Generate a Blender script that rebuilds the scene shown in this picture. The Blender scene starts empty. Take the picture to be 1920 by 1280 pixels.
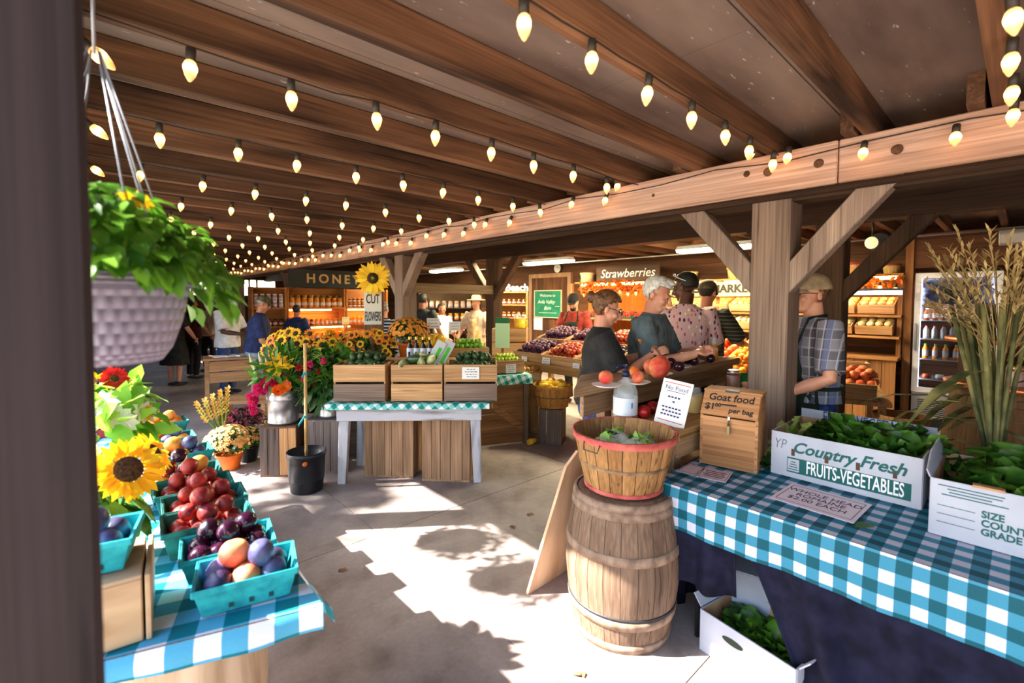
import bpy, math, random
from mathutils import Vector, Matrix, Euler
R = math.radians
SC = bpy.context.scene
COL = SC.collection
random.seed(7)
# ------------------------------------------------------------------ camera
CF, CY0, CH = 868.0, 602.0, 1.6
YAW, PIT, ROL = R(42.16), R(2.4), R(0.3)
_f = Vector((math.sin(YAW)*math.cos(PIT), math.cos(YAW)*math.cos(PIT), -math.sin(PIT)))
_r = Vector((math.cos(YAW), -math.sin(YAW), 0))
_u = _r.cross(_f)
RT = _r*math.cos(ROL) + _u*math.sin(ROL)
UP = _u*math.cos(ROL) - _r*math.sin(ROL)
EYE = Vector((0, 0, CH))
cd = bpy.data.cameras.new('camera')
cam = bpy.data.objects.new('camera', cd)
COL.objects.link(cam)
cam.matrix_world = Matrix(((RT.x, UP.x, -_f.x, 0), (RT.y, UP.y, -_f.y, 0), (RT.z, UP.z, -_f.z, CH), (0, 0, 0, 1)))
cd.sensor_width = 36
cd.lens = CF/1920*36
cd.shift_y = -(640-CY0)/1920
cd.clip_start = .05
cd.clip_end = 300
cd.dof.use_dof = True
cd.dof.focus_distance = 3.2
cd.dof.aperture_fstop = 2.0
SC.camera = cam
# ------------------------------------------------------------------ world, sun, exposure
w = bpy.data.worlds.new('sky')
SC.world = w
w.use_nodes = True
nt = w.node_tree
bg = nt.nodes['Background']
sky = nt.nodes.new('ShaderNodeTexSky')
sky.sky_type = 'NISHITA'
sky.sun_disc = False
sky.sun_elevation = R(38.8)
sky.sun_rotation = R(-54)
sky.air_density = 1.2
nt.links.new(sky.outputs[0], bg.inputs[0])
bg.inputs[1].default_value = .43
sun = bpy.data.lights.new('sun', 'SUN')
sun.energy = 17.0
sun.angle = R(.6)
sun.color = (1, .95, .86)
so = bpy.data.objects.new('sun', sun)
COL.objects.link(so)
TOSUN = Vector((-.81, .585, .805)).normalized()
so.rotation_euler = TOSUN.to_track_quat('Z', 'Y').to_euler()
so.location = (-6, 3, 8)
SC.view_settings.view_transform = 'Standard'
SC.view_settings.look = 'None'
SC.view_settings.exposure = 1.12
SC.view_settings.gamma = 1
SC.view_settings.use_curve_mapping = False
SC.cycles.max_bounces = 7
SC.cycles.diffuse_bounces = 4
SC.cycles.glossy_bounces = 3
SC.cycles.transmission_bounces = 6
SC.cycles.transparent_max_bounces = 8
SC.cycles.sample_clamp_indirect = 6
SC.cycles.caustics_reflective = False
SC.cycles.caustics_refractive = False
SC.cycles.use_denoising = True


# ------------------------------------------------------------------ pixel of the photograph -> point
def ray(u, v):
    return _f + RT*((u-960)/CF) - UP*((v-CY0)/CF)


def at(u, v, z=None, X=None, Y=None, D=None):
    d = ray(u, v)
    t = (z-CH)/d.z if z is not None else X/d.x if X is not None else Y/d.y if Y is not None else D
    return EYE + d*t


# ------------------------------------------------------------------ mesh builder
class MB:
    def __init__(s):
        s.v = []; s.f = []; s.sm = []; s.uv = {}; s.T = None; s.mi = []; s.m = 0

    def add(s, vs, fs, smooth=False, uvs=None):
        n = len(s.v)
        if s.T is not None:
            vs = [s.T @ Vector(p) for p in vs]
        s.v += [tuple(p) for p in vs]
        for k, f in enumerate(fs):
            if uvs:
                s.uv[len(s.f)] = [uvs[i] for i in f]
            s.f.append([n+i for i in f]); s.sm.append(smooth); s.mi.append(s.m)
        return s

    def box(s, c, d, rz=0, rot=None, taper=1):
        x, y, z = d[0]/2, d[1]/2, d[2]/2
        M = Matrix.Translation(c) @ (rot.to_matrix().to_4x4() if rot is not None else Matrix.Rotation(rz, 4, 'Z'))
        p = [M @ Vector(q) for q in ((-x*taper, -y*taper, -z), (x*taper, -y*taper, -z), (x*taper, y*taper, -z), (-x*taper, y*taper, -z),
                                     (-x, -y, z), (x, -y, z), (x, y, z), (-x, y, z))]
        return s.add(p, [(3, 2, 1, 0), (4, 5, 6, 7), (0, 1, 5, 4), (1, 2, 6, 5), (2, 3, 7, 6), (3, 0, 4, 7)])

    def bb(s, a, b):
        return s.box([(a[i]+b[i])/2 for i in range(3)], [abs(b[i]-a[i]) for i in range(3)])

    def beam(s, a, b, w, h, up=(0, 0, 1)):
        a, b = Vector(a), Vector(b)
        d = b-a; L = d.length; d.normalize()
        up = Vector(up)
        if abs(d.dot(up)) > .98: up = Vector((0, 1, 0))
        x = d.cross(up).normalized(); y = x.cross(d)
        p = []
        for q in (a, b):
            for i, j in ((-1, -1), (1, -1), (1, 1), (-1, 1)):
                p.append(q + x*i*w/2 + y*j*h/2)
        return s.add(p, [(3, 2, 1, 0), (4, 5, 6, 7), (0, 1, 5, 4), (1, 2, 6, 5), (2, 3, 7, 6), (3, 0, 4, 7)])

    def lathe(s, prof, n=24, c=(0, 0, 0), sx=1, sy=1, smooth=True, caps=True, M=None):
        vs = []; fs = []
        for r, z in prof:
            for k in range(n):
                a = 2*math.pi*k/n
                p = Vector((r*math.cos(a)*sx, r*math.sin(a)*sy, z))
                if M is not None: p = M @ p
                vs.append(p+Vector(c))
        for i in range(len(prof)-1):
            for k in range(n):
                k2 = (k+1) % n
                fs.append((i*n+k, i*n+k2, (i+1)*n+k2, (i+1)*n+k))
        s.add(vs, fs, smooth)
        if caps:
            base = len(s.v)-len(vs)
            for i, rev in ((0, True), (len(prof)-1, False)):
                if prof[i][0] > 1e-5:
                    f = [base+i*n+k for k in range(n)]
                    s.f.append(f[::-1] if rev else f); s.sm.append(False); s.mi.append(s.m)
        return s

    def ell(s, c, r, n=12, m=8, rot=None, noise=0):
        if not hasattr(r, '__len__'): r = (r, r, r)
        vs = []; fs = []
        Rm = rot.to_matrix() if rot is not None else None
        for i in range(m+1):
            t = math.pi*i/m
            for k in range(n if 0 < i < m else 1):
                a = 2*math.pi*k/n
                q = 1+(random.uniform(-noise, noise) if noise else 0)
                p = Vector((r[0]*math.sin(t)*math.cos(a), r[1]*math.sin(t)*math.sin(a), r[2]*math.cos(t)))*q
                if Rm: p = Rm @ p
                vs.append(p+Vector(c))
        I = lambda i, k: 0 if i == 0 else (1+(m-1)*n if i == m else 1+(i-1)*n+k % n)
        for i in range(m):
            for k in range(n):
                if i == 0: fs.append((0, I(1, k), I(1, k+1)))
                elif i == m-1: fs.append((I(i, k), I(m, 0), I(i, k+1)))
                else: fs.append((I(i, k), I(i+1, k), I(i+1, k+1), I(i, k+1)))
        return s.add(vs, fs, True)

    def tube(s, pts, r, n=8, caps=True, sq=1.0, side=None):
        pts = [Vector(p) for p in pts]
        rs = r if hasattr(r, '__len__') else [r]*len(pts)
        vs = []; fs = []
        prev = None
        for i, p in enumerate(pts):
            d = (pts[min(i+1, len(pts)-1)]-pts[max(i-1, 0)])
            if d.length < 1e-9: d = Vector((0, 0, 1))
            d.normalize()
            if prev is None:
                x = Vector(side) if side else (Vector((0, 0, 1)) if abs(d.z) < .9 else Vector((1, 0, 0)))
                x = (x - d*x.dot(d)).normalized()
            else:
                x = (prev - d*prev.dot(d)).normalized()
            prev = x; y = d.cross(x)
            for k in range(n):
                a = 2*math.pi*k/n
                vs.append(p + x*rs[i]*math.cos(a) + y*rs[i]*sq*math.sin(a))
        for i in range(len(pts)-1):
            for k in range(n):
                k2 = (k+1) % n
                fs.append((i*n+k, i*n+k2, (i+1)*n+k2, (i+1)*n+k))
        if caps:
            fs.append(tuple(range(n))[::-1]); fs.append(tuple((len(pts)-1)*n+k for k in range(n)))
        return s.add(vs, fs, n > 4)

    def grid(s, fn, nu, nv, smooth=True, uvf=None):
        vs = []; fs = []; uv = []
        for j in range(nv+1):
            for i in range(nu+1):
                vs.append(fn(i/nu, j/nv)); uv.append(uvf(i/nu, j/nv) if uvf else (i/nu, j/nv))
        for j in range(nv):
            for i in range(nu):
                a = j*(nu+1)+i
                fs.append((a, a+1, a+nu+2, a+nu+1))
        return s.add(vs, fs, smooth, uv)

    def prism(s, poly, h, M=None):
        n = len(poly)
        vs = [Vector((p[0], p[1], 0)) for p in poly]+[Vector((p[0], p[1], h)) for p in poly]
        if M is not None: vs = [M @ p for p in vs]
        fs = [tuple(range(n))[::-1], tuple(range(n, 2*n))]+[(i, (i+1) % n, n+(i+1) % n, n+i) for i in range(n)]
        return s.add(vs, fs)

    def leaf(s, p, d, up, L, W, bend=.25, fold=.15, segs=3):
        p = Vector(p); d = Vector(d).normalized(); up = Vector(up)
        x = d.cross(up)
        if x.length < 1e-4: x = d.orthogonal()
        x.normalize(); n = x.cross(d)
        vs = []; fs = []
        prof = [.12, .9, .85, .05] if segs == 3 else [.2, 1, .05]
        for i, q in enumerate(prof):
            t = i/(len(prof)-1)
            c = p + d*L*t - n*bend*L*t*t
            h = q*W/2
            vs += [c-x*h+n*fold*h, c, c+x*h+n*fold*h]
        for i in range(len(prof)-1):
            a = i*3
            fs += [(a, a+1, a+4, a+3), (a+1, a+2, a+5, a+4)]
        return s.add(vs, fs, True)

    def build(s, name, mat=None, parent=None, loc=None, rot=None, bevel=0, solid=0, sub=0, kind=None, label=None, flip=False):
        me = bpy.data.meshes.new(name)
        me.from_pydata(s.v, [], s.f)
        for m_ in (mat if isinstance(mat, (list, tuple)) else [mat]):
            if m_: me.materials.append(m_)
        me.polygons.foreach_set('use_smooth', s.sm)
        if any(s.mi): me.polygons.foreach_set('material_index', s.mi)
        if s.uv:
            ul = me.uv_layers.new(name='UVMap')
            for i, q in s.uv.items():
                for k, l in enumerate(me.polygons[i].loop_indices): ul.data[l].uv = q[k]
        me.update()
        o = bpy.data.objects.new(name, me)
        COL.objects.link(o)
        if parent: o.parent = parent
        if loc is not None: o.location = loc
        if rot is not None: o.rotation_euler = rot
        if bevel:
            b = o.modifiers.new('bevel', 'BEVEL'); b.width = bevel; b.segments = 1; b.limit_method = 'ANGLE'
        if solid:
            b = o.modifiers.new('solid', 'SOLIDIFY'); b.thickness = solid; b.offset = 0
        if sub:
            b = o.modifiers.new('sub', 'SUBSURF'); b.levels = sub; b.render_levels = sub
        if kind: o['kind'] = kind
        if label: o['label'] = label
        return o


def tag(o, label, cat, group=None, kind=None):
    o['label'] = label; o['category'] = cat
    if group: o['group'] = group
    if kind: o['kind'] = kind
    return o


def thing(name, label, cat, loc=(0, 0, 0), rz=0, group=None, rot=None):
    o = bpy.data.objects.new(name, None)
    COL.objects.link(o)
    o.empty_display_size = .05
    o.location = loc
    o.rotation_euler = rot if rot is not None else (0, 0, rz)
    return tag(o, label, cat, group)


def dup(root, loc=None, rot=None, label=None, group=None, scale=None):
    def cp(o, par):
        c = o.copy(); COL.objects.link(c)
        if par is not None: c.parent = par
        for ch in o.children: cp(ch, c)
        return c
    r = cp(root, None)
    if loc is not None: r.location = loc
    if rot is not None: r.rotation_euler = rot
    if scale is not None: r.scale = (scale,)*3 if not hasattr(scale, '__len__') else scale
    if label: r['label'] = label
    if group: r['group'] = group
    return r


def struct(mb, name, mat, **k):
    o = mb.build(name, mat, **k); o['kind'] = 'structure'; return o


# ------------------------------------------------------------------ materials
def srgb(r, g, b):
    f = lambda c: (c/255/12.92) if c/255 <= .04045 else ((c/255+.055)/1.055)**2.4
    return (f(r), f(g), f(b), 1)


MATS = {}


def newmat(key):
    m = bpy.data.materials.new(key); m.use_nodes = True
    t = m.node_tree
    return m, t, t.nodes['Principled BSDF']


def N(t, typ, **k):
    n = t.nodes.new('ShaderNode'+typ)
    for a, b in k.items():
        if a.startswith('i_'):
            n.inputs[int(a[2:])].default_value = b
        else: setattr(n, a, b)
    return n


def flat(name, c, rough=.6, metal=0, emit=0, spec=.5, trans=0, alpha=1, ior=1.45, ecol=None, sheen=0):
    if name in MATS: return MATS[name]
    m, t, p = newmat(name)
    p.inputs['Base Color'].default_value = c
    p.inputs['Roughness'].default_value = rough
    p.inputs['Metallic'].default_value = metal
    p.inputs['Specular IOR Level'].default_value = spec
    p.inputs['IOR'].default_value = ior
    if trans: p.inputs['Transmission Weight'].default_value = trans
    if emit:
        p.inputs['Emission Color'].default_value = ecol or c
        p.inputs['Emission Strength'].default_value = emit
    MATS[name] = m
    return m


def noisy(name, c1, c2, scale=8, rough=.6, bump=.1, detail=4, stretch=(1, 1, 1), island=0, objr=0, metal=0, spec=.4, transl=0, lo=.35, hi=.65, distort=0, sheen=0, coord='Object'):
    """two-tone noise; island / objr vary the brightness per loose piece / per object; transl lets light through (leaves)"""
    if name in MATS: return MATS[name]
    m, t, p = newmat(name)
    L = t.links.new
    tc = N(t, 'TexCoord'); mp = N(t, 'Mapping'); mp.inputs['Scale'].default_value = stretch
    vec = tc.outputs[coord]
    if objr or island:
        oi = N(t, 'ObjectInfo'); ad = N(t, 'VectorMath', operation='MULTIPLY_ADD'); ad.inputs[1].default_value = (13, 17, 19)
        L(oi.outputs['Random'], ad.inputs[0]); L(vec, ad.inputs[2]); vec = ad.outputs[0]
    if island:
        g = N(t, 'NewGeometry'); ad = N(t, 'VectorMath', operation='MULTIPLY_ADD'); ad.inputs[1].default_value = (23, 29, 31)
        L(g.outputs['Random Per Island'], ad.inputs[0]); L(vec, ad.inputs[2]); vec = ad.outputs[0]
    L(vec, mp.inputs[0])
    no = N(t, 'TexNoise'); no.inputs['Scale'].default_value = scale; no.inputs['Detail'].default_value = detail; no.inputs['Distortion'].default_value = distort
    L(mp.outputs[0], no.inputs['Vector'])
    cr = N(t, 'ValToRGB'); cr.color_ramp.elements[0].position = lo; cr.color_ramp.elements[1].position = hi
    cr.color_ramp.elements[0].color = c1; cr.color_ramp.elements[1].color = c2
    L(no.outputs[0], cr.inputs[0])
    out = cr.outputs[0]
    for amt, src in ((island, 'i'), (objr, 'o')):
        if amt:
            hs = N(t, 'HueSaturation'); mr = N(t, 'MapRange'); mr.inputs[3].default_value = 1-amt; mr.inputs[4].default_value = 1+amt
            L((N(t, 'NewGeometry').outputs['Random Per Island'] if src == 'i' else N(t, 'ObjectInfo').outputs['Random']), mr.inputs[0])
            L(mr.outputs[0], hs.inputs['Value']); L(out, hs.inputs['Color']); out = hs.outputs[0]
    L(out, p.inputs['Base Color'])
    p.inputs['Roughness'].default_value = rough; p.inputs['Metallic'].default_value = metal
    p.inputs['Specular IOR Level'].default_value = spec
    if bump:
        b = N(t, 'Bump'); b.inputs['Strength'].default_value = bump; b.inputs['Distance'].default_value = .01
        L(no.outputs[0], b.inputs['Height']); L(b.outputs[0], p.inputs['Normal'])
    if transl:
        tr = N(t, 'BsdfTranslucent'); mx = N(t, 'MixShader'); mx.inputs[0].default_value = transl
        L(out, tr.inputs[0]); L(p.outputs[0], mx.inputs[1]); L(tr.outputs[0], mx.inputs[2]); L(mx.outputs[0], t.nodes['Material Output'].inputs[0])
    MATS[name] = m
    return m


def wood(name, c1, c2, axis='X', scale=6, rough=.75, island=.22, bump=.3, objr=.1, lo=.2, hi=.8):
    """sawn timber: broad tone, fine grain streaks along the axis and a few dark checks"""
    name = name+' grain '+axis
    if name in MATS: return MATS[name]
    m, t, p = newmat(name); L = t.links.new
    tc = N(t, 'TexCoord'); oi = N(t, 'ObjectInfo'); g = N(t, 'NewGeometry')
    a1 = N(t, 'VectorMath', operation='MULTIPLY_ADD'); a1.inputs[1].default_value = (13, 17, 19); L(oi.outputs['Random'], a1.inputs[0]); L(tc.outputs['Object'], a1.inputs[2])
    a2 = N(t, 'VectorMath', operation='MULTIPLY_ADD'); a2.inputs[1].default_value = (23, 29, 31); L(g.outputs['Random Per Island'], a2.inputs[0]); L(a1.outputs[0], a2.inputs[2])
    def no(st, sc, det, dist=.4):
        mp = N(t, 'Mapping'); mp.inputs['Scale'].default_value = {'X': (st[0], st[1], st[1]), 'Y': (st[1], st[0], st[1]), 'Z': (st[1], st[1], st[0])}[axis]
        n = N(t, 'TexNoise'); n.inputs['Scale'].default_value = sc; n.inputs['Detail'].default_value = det; n.inputs['Distortion'].default_value = dist
        L(a2.outputs[0], mp.inputs[0]); L(mp.outputs[0], n.inputs['Vector']); return n.outputs[0]
    def ramp(src, p0, c0, p1, c1_):
        r = N(t, 'ValToRGB'); e = r.color_ramp.elements; e[0].position = p0; e[0].color = c0; e[1].position = p1; e[1].color = c1_; L(src, r.inputs[0]); return r.outputs[0]
    def mul(a, b, f=1):
        x = N(t, 'MixRGB', blend_type='MULTIPLY'); x.inputs[0].default_value = f; L(a, x.inputs[1]); L(b, x.inputs[2]); return x.outputs[0]
    n1 = no((.22, 1.6), scale*.5, 4, .8); n2 = no((.12, 7), scale*2.2, 5, .3); n3 = no((.25, 9), scale*.9, 2, .5)
    base = ramp(n1, lo, c1, hi, c2)
    out = mul(base, ramp(n2, .3, (.52, .48, .46, 1), .72, (1.12, 1.12, 1.12, 1)), .85)
    out = mul(out, ramp(n3, .27, (.35, .3, .28, 1), .36, (1, 1, 1, 1)), .8)
    for amt, src in ((island, g.outputs['Random Per Island']), (objr, oi.outputs['Random'])):
        if amt:
            hs = N(t, 'HueSaturation'); mr = N(t, 'MapRange'); mr.inputs[3].default_value = 1-amt; mr.inputs[4].default_value = 1+amt
            L(src, mr.inputs[0]); L(mr.outputs[0], hs.inputs['Value']); L(out, hs.inputs['Color']); out = hs.outputs[0]
    L(out, p.inputs['Base Color']); p.inputs['Roughness'].default_value = rough; p.inputs['Specular IOR Level'].default_value = .25
    b = N(t, 'Bump'); b.inputs['Strength'].default_value = bump; b.inputs['Distance'].default_value = .006; L(n2, b.inputs['Height']); L(b.outputs[0], p.inputs['Normal'])
    MATS[name] = m
    return m


def gingham(name, dark, mid, light, s, rough=.6):
    if name in MATS: return MATS[name]
    m, t, p = newmat(name); L = t.links.new
    tc = N(t, 'TexCoord'); sp = N(t, 'SeparateXYZ'); L(tc.outputs['UV'], sp.inputs[0])
    o = []
    for i in (0, 1):
        d = N(t, 'Math', operation='DIVIDE'); d.inputs[1].default_value = 2*s; L(sp.outputs[i], d.inputs[0])
        f = N(t, 'Math', operation='FRACT'); L(d.outputs[0], f.inputs[0])
        g = N(t, 'Math', operation='GREATER_THAN'); g.inputs[1].default_value = .5; L(f.outputs[0], g.inputs[0]); o.append(g.outputs[0])
    ad = N(t, 'Math', operation='ADD'); L(o[0], ad.inputs[0]); L(o[1], ad.inputs[1])
    dv = N(t, 'Math', operation='DIVIDE'); dv.inputs[1].default_value = 2; L(ad.outputs[0], dv.inputs[0])
    cr = N(t, 'ValToRGB'); cr.color_ramp.interpolation = 'CONSTANT'
    e = cr.color_ramp.elements; e[0].position = 0; e[0].color = light; e[1].position = .3; e[1].color = mid
    x = e.new(.8); x.color = dark
    L(dv.outputs[0], cr.inputs[0])
    no = N(t, 'TexNoise'); no.inputs['Scale'].default_value = 220; L(tc.outputs['UV'], no.inputs['Vector'])
    mr = N(t, 'MapRange'); mr.inputs[3].default_value = .88; mr.inputs[4].default_value = 1.1; L(no.outputs[0], mr.inputs[0])
    hs = N(t, 'HueSaturation'); L(cr.outputs[0], hs.inputs['Color']); L(mr.outputs[0], hs.inputs['Value']); L(hs.outputs[0], p.inputs['Base Color'])
    p.inputs['Roughness'].default_value = rough; p.inputs['Specular IOR Level'].default_value = .2
    MATS[name] = m
    return m


def text(body, size, mat, parent=None, loc=(0, 0, 0), rot=(R(90), 0, 0), align='CENTER', ext=.0015, shear=0, offset=0, sx=1, space=1, name='lettering', line=1):
    c = bpy.data.curves.new(name, 'FONT')
    c.body = body; c.size = size; c.align_x = align; c.align_y = 'CENTER'; c.extrude = ext; c.shear = shear; c.offset = offset
    c.space_character = space; c.space_line = line; c.resolution_u = 3
    c.materials.append(mat)
    tmp = bpy.data.objects.new(name, c)
    me = bpy.data.meshes.new_from_object(tmp)
    bpy.data.objects.remove(tmp); bpy.data.curves.remove(c)
    o = bpy.data.objects.new(name, me); COL.objects.link(o)
    o.location = loc; o.rotation_euler = rot; o.scale = (sx, 1, 1)
    if parent: o.parent = parent
    return o


BLACK = flat('black ink', (.012, .012, .014, 1), .7)
WHITE = flat('white paint', (.8, .8, .78, 1), .6)
PAPER = flat('paper', (.82, .81, .79, 1), .8)
# ------------------------------------------------------------------ the building
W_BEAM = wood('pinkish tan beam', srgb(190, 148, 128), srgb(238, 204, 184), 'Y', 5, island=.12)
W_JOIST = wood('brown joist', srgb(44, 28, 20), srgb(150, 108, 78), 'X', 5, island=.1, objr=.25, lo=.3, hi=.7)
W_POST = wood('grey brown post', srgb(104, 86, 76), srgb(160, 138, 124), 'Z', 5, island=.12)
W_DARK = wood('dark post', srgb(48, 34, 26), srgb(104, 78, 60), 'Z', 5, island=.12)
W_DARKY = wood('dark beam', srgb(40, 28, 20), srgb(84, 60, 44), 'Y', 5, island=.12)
W_WALL = wood('brown wall boards', srgb(52, 30, 18), srgb(128, 82, 50), 'Z', 5, island=.25)
W_WALLY = wood('brown wall boards', srgb(52, 30, 18), srgb(118, 76, 46), 'Y', 5, island=.25)


def floor_mat():
    m, t, p = newmat('stained concrete'); L = t.links.new
    tc = N(t, 'TexCoord')
    n1 = N(t, 'TexNoise'); n1.inputs['Scale'].default_value = 1.1; n1.inputs['Detail'].default_value = 8; n1.inputs['Roughness'].default_value = .65
    n2 = N(t, 'TexNoise'); n2.inputs['Scale'].default_value = 45; n2.inputs['Detail'].default_value = 4
    n3 = N(t, 'TexNoise'); n3.inputs['Scale'].default_value = 4.5; n3.inputs['Detail'].default_value = 5
    for n in (n1, n2, n3): L(tc.outputs['Object'], n.inputs['Vector'])
    cr = N(t, 'ValToRGB'); e = cr.color_ramp.elements
    e[0].position = .32; e[0].color = srgb(120, 108, 106); e[1].position = .68; e[1].color = srgb(174, 160, 154)
    L(n1.outputs[0], cr.inputs[0])
    c3 = N(t, 'ValToRGB'); e = c3.color_ramp.elements
    e[0].position = .3; e[0].color = (.55, .52, .5, 1); e[1].position = .5; e[1].color = (1, 1, 1, 1)
    L(n3.outputs[0], c3.inputs[0])
    mx = N(t, 'MixRGB', blend_type='MULTIPLY'); mx.inputs[0].default_value = .7
    L(cr.outputs[0], mx.inputs[1]); L(c3.outputs[0], mx.inputs[2])
    mr = N(t, 'MapRange'); mr.inputs[3].default_value = .8; mr.inputs[4].default_value = 1.2; L(n2.outputs[0], mr.inputs[0])
    hs = N(t, 'HueSaturation'); L(mx.outputs[0], hs.inputs['Color']); L(mr.outputs[0], hs.inputs['Value'])
    L(hs.outputs[0], p.inputs['Base Color'])
    rr = N(t, 'MapRange'); rr.inputs[3].default_value = .45; rr.inputs[4].default_value = .75; L(n3.outputs[0], rr.inputs[0]); L(rr.outputs[0], p.inputs['Roughness'])
    b = N(t, 'Bump'); b.inputs['Strength'].default_value = .15; b.inputs['Distance'].default_value = .004; L(n2.outputs[0], b.inputs['Height']); L(b.outputs[0], p.inputs['Normal'])
    return m


FLOOR = floor_mat()
# the slab is poured in bays: real gaps between them
m = MB()
xs = [-.6, 1.42, 3.45, 5.5, 8.6]
ys = [-3, -1.0, .9, 2.92, 4.75, 6.8, 8.8, 11, 13, 15, 17, 19.3]
for i in range(len(xs)-1):
    for j in range(len(ys)-1):
        m.bb((xs[i]+.003, ys[j]+.003, -.12), (xs[i+1]-.003, ys[j+1]-.003, 0))
struct(m, 'floor', FLOOR)
m = MB(); m.bb((-.6, -3, -.16), (8.6, 19.3, -.02))
struct(m, 'floor_joint_bed', flat('joint dirt', srgb(60, 54, 50), .9))
m = MB(); m.bb((-30, -25, -.3), (-.6, 45, -.06)); m.bb((-.6, -25, -.3), (30, -3, -.06)); m.bb((-.6, 19.3, -.3), (30, 45, -.06))
struct(m, 'ground', noisy('pale gravel', srgb(150, 138, 122), srgb(196, 184, 166), 3, .9))


def ceil_mat():
    m, t, p = newmat('weathered plywood'); L = t.links.new
    tc = N(t, 'TexCoord'); mp = N(t, 'Mapping'); mp.inputs['Scale'].default_value = (.5, 2, 1); L(tc.outputs['Object'], mp.inputs[0])
    n1 = N(t, 'TexNoise'); n1.inputs['Scale'].default_value = 1.6; n1.inputs['Detail'].default_value = 7
    n2 = N(t, 'TexNoise'); n2.inputs['Scale'].default_value = 24; n2.inputs['Detail'].default_value = 6
    L(mp.outputs[0], n1.inputs['Vector']); L(mp.outputs[0], n2.inputs['Vector'])
    cr = N(t, 'ValToRGB'); e = cr.color_ramp.elements
    e[0].position = .3; e[0].color = srgb(92, 72, 64); e[1].position = .7; e[1].color = srgb(158, 136, 122)
    L(n1.outputs[0], cr.inputs[0])
    sp = N(t, 'ValToRGB'); e = sp.color_ramp.elements
    e[0].position = .68; e[0].color = (0, 0, 0, 1); e[1].position = .74; e[1].color = (1, 1, 1, 1)
    L(n2.outputs[0], sp.inputs[0])
    mx = N(t, 'MixRGB'); L(sp.outputs[0], mx.inputs[0]); L(cr.outputs[0], mx.inputs[1]); mx.inputs[2].default_value = srgb(214, 206, 198)
    L(mx.outputs[0], p.inputs['Base Color']); p.inputs['Roughness'].default_value = .85
    return m


ZJ, ZC = 2.51, 2.655
CEIL = ceil_mat()
m = MB()
for i in range(-3, 16):                      # plywood sheets 1.22 m wide, small gaps between them
    y = .11+i*1.22-.6
    for x0, x1 in ((-.5, 1.9), (1.904, 4.34), (4.344, 6.7), (6.704, 8.6)):
        m.bb((x0, y+.003, ZC), (x1, min(y+1.217, 19.3), ZC+.02))
struct(m, 'ceiling', CEIL)
m = MB(); m.bb((-.5, -5.5, ZC+.025), (8.6, 19.3, ZC+.06))
struct(m, 'ceiling_roofing', flat('roof felt', (.05, .05, .05, 1), .9))
JY = [.1+.484*k for k in range(-6, 40)]
for k, y in enumerate(JY):
    m = MB()
    m.bb((-.42, y-.035, ZJ), (3.75, y+.035, ZC-.001)) if k % 2 else m.bb((-.42, y-.04, ZJ), (3.6, y+.03, ZC-.001))
    struct(m, 'ceiling_joist', W_JOIST, bevel=.006)
    m = MB()
    y2 = y+.08
    m.bb((3.0, y2-.03, ZJ+.002), (8.5, y2+.03, ZC-.001))
    struct(m, 'ceiling_joist', W_JOIST)
# header beams
m = MB(); m.bb((3.1, .0, 2.27), (3.26, -2.84, ZJ)); m.bb((3.1, .72, 2.27), (3.26, .004, ZJ))
struct(m, 'header_beam', W_BEAM, bevel=.006)
m = MB(); m.bb((3.095, .725, 2.27), (3.26, 7.0, ZJ)); m.bb((3.1, 7.005, 2.27), (3.26, 13.2, ZJ)); m.bb((3.1, 13.205, 2.27), (3.26, 19.2, ZJ))
struct(m, 'header_beam', W_BEAM, bevel=.006)
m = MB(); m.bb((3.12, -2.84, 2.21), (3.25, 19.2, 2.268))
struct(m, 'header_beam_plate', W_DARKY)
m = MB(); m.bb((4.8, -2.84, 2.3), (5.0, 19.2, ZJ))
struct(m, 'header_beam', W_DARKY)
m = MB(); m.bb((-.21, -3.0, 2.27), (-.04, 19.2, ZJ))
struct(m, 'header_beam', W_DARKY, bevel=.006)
# knots on the beam face
for u, v, r in ((1440, 322, .028), (1535, 306, .026), (1400, 326, .02), (1682, 280, .026), (1225, 366, .012)):
    p = at(u, v, X=3.094)
    m = MB(); m.lathe([(r, 0), (r*.9, .004), (r*.4, .006)], 12, M=Matrix.Rotation(R(-90), 4, 'Y')); 
    struct(m, 'header_beam_plank_knot_strip', wood('knot', srgb(60, 40, 28), srgb(140, 100, 74), 'X', 30), loc=p)


def post(x, y, label, mat, size=.2, braces=(1, -1), top=2.27, bmat=None, bl=.62, cat='post', bw=.15, brun=None):
    t = thing('timber_post', label, cat, (x, y, 0), 0)
    m = MB(); m.bb((-size/2, -size/2, 0), (size/2, size/2, top)); m.build('post_shaft', mat, t, bevel=.008)
    for sgn in braces:
        m = MB()
        m.beam((-size/2+.06, sgn*(size/2-.03), top-bl), (-size/2+.06, sgn*(size/2+bl-.06), top+.02), .12, bw, (1, 0, 0)) if False else m.add(
            [(-size/2+.005+dx, sgn*yy, zz) for dx in (0, .11) for yy, zz in ((size/2, top-bl-.09), (size/2+bl, top-.0), (size/2+bl-.17, top-.0), (size/2, top-bl+.1))],
            [(0, 1, 2, 3), (7, 6, 5, 4), (0, 4, 5, 1), (1, 5, 6, 2), (2, 6, 7, 3), (3, 7, 4, 0)])
        m.build('brace', bmat or mat, t, bevel=.006)
    return t


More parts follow.
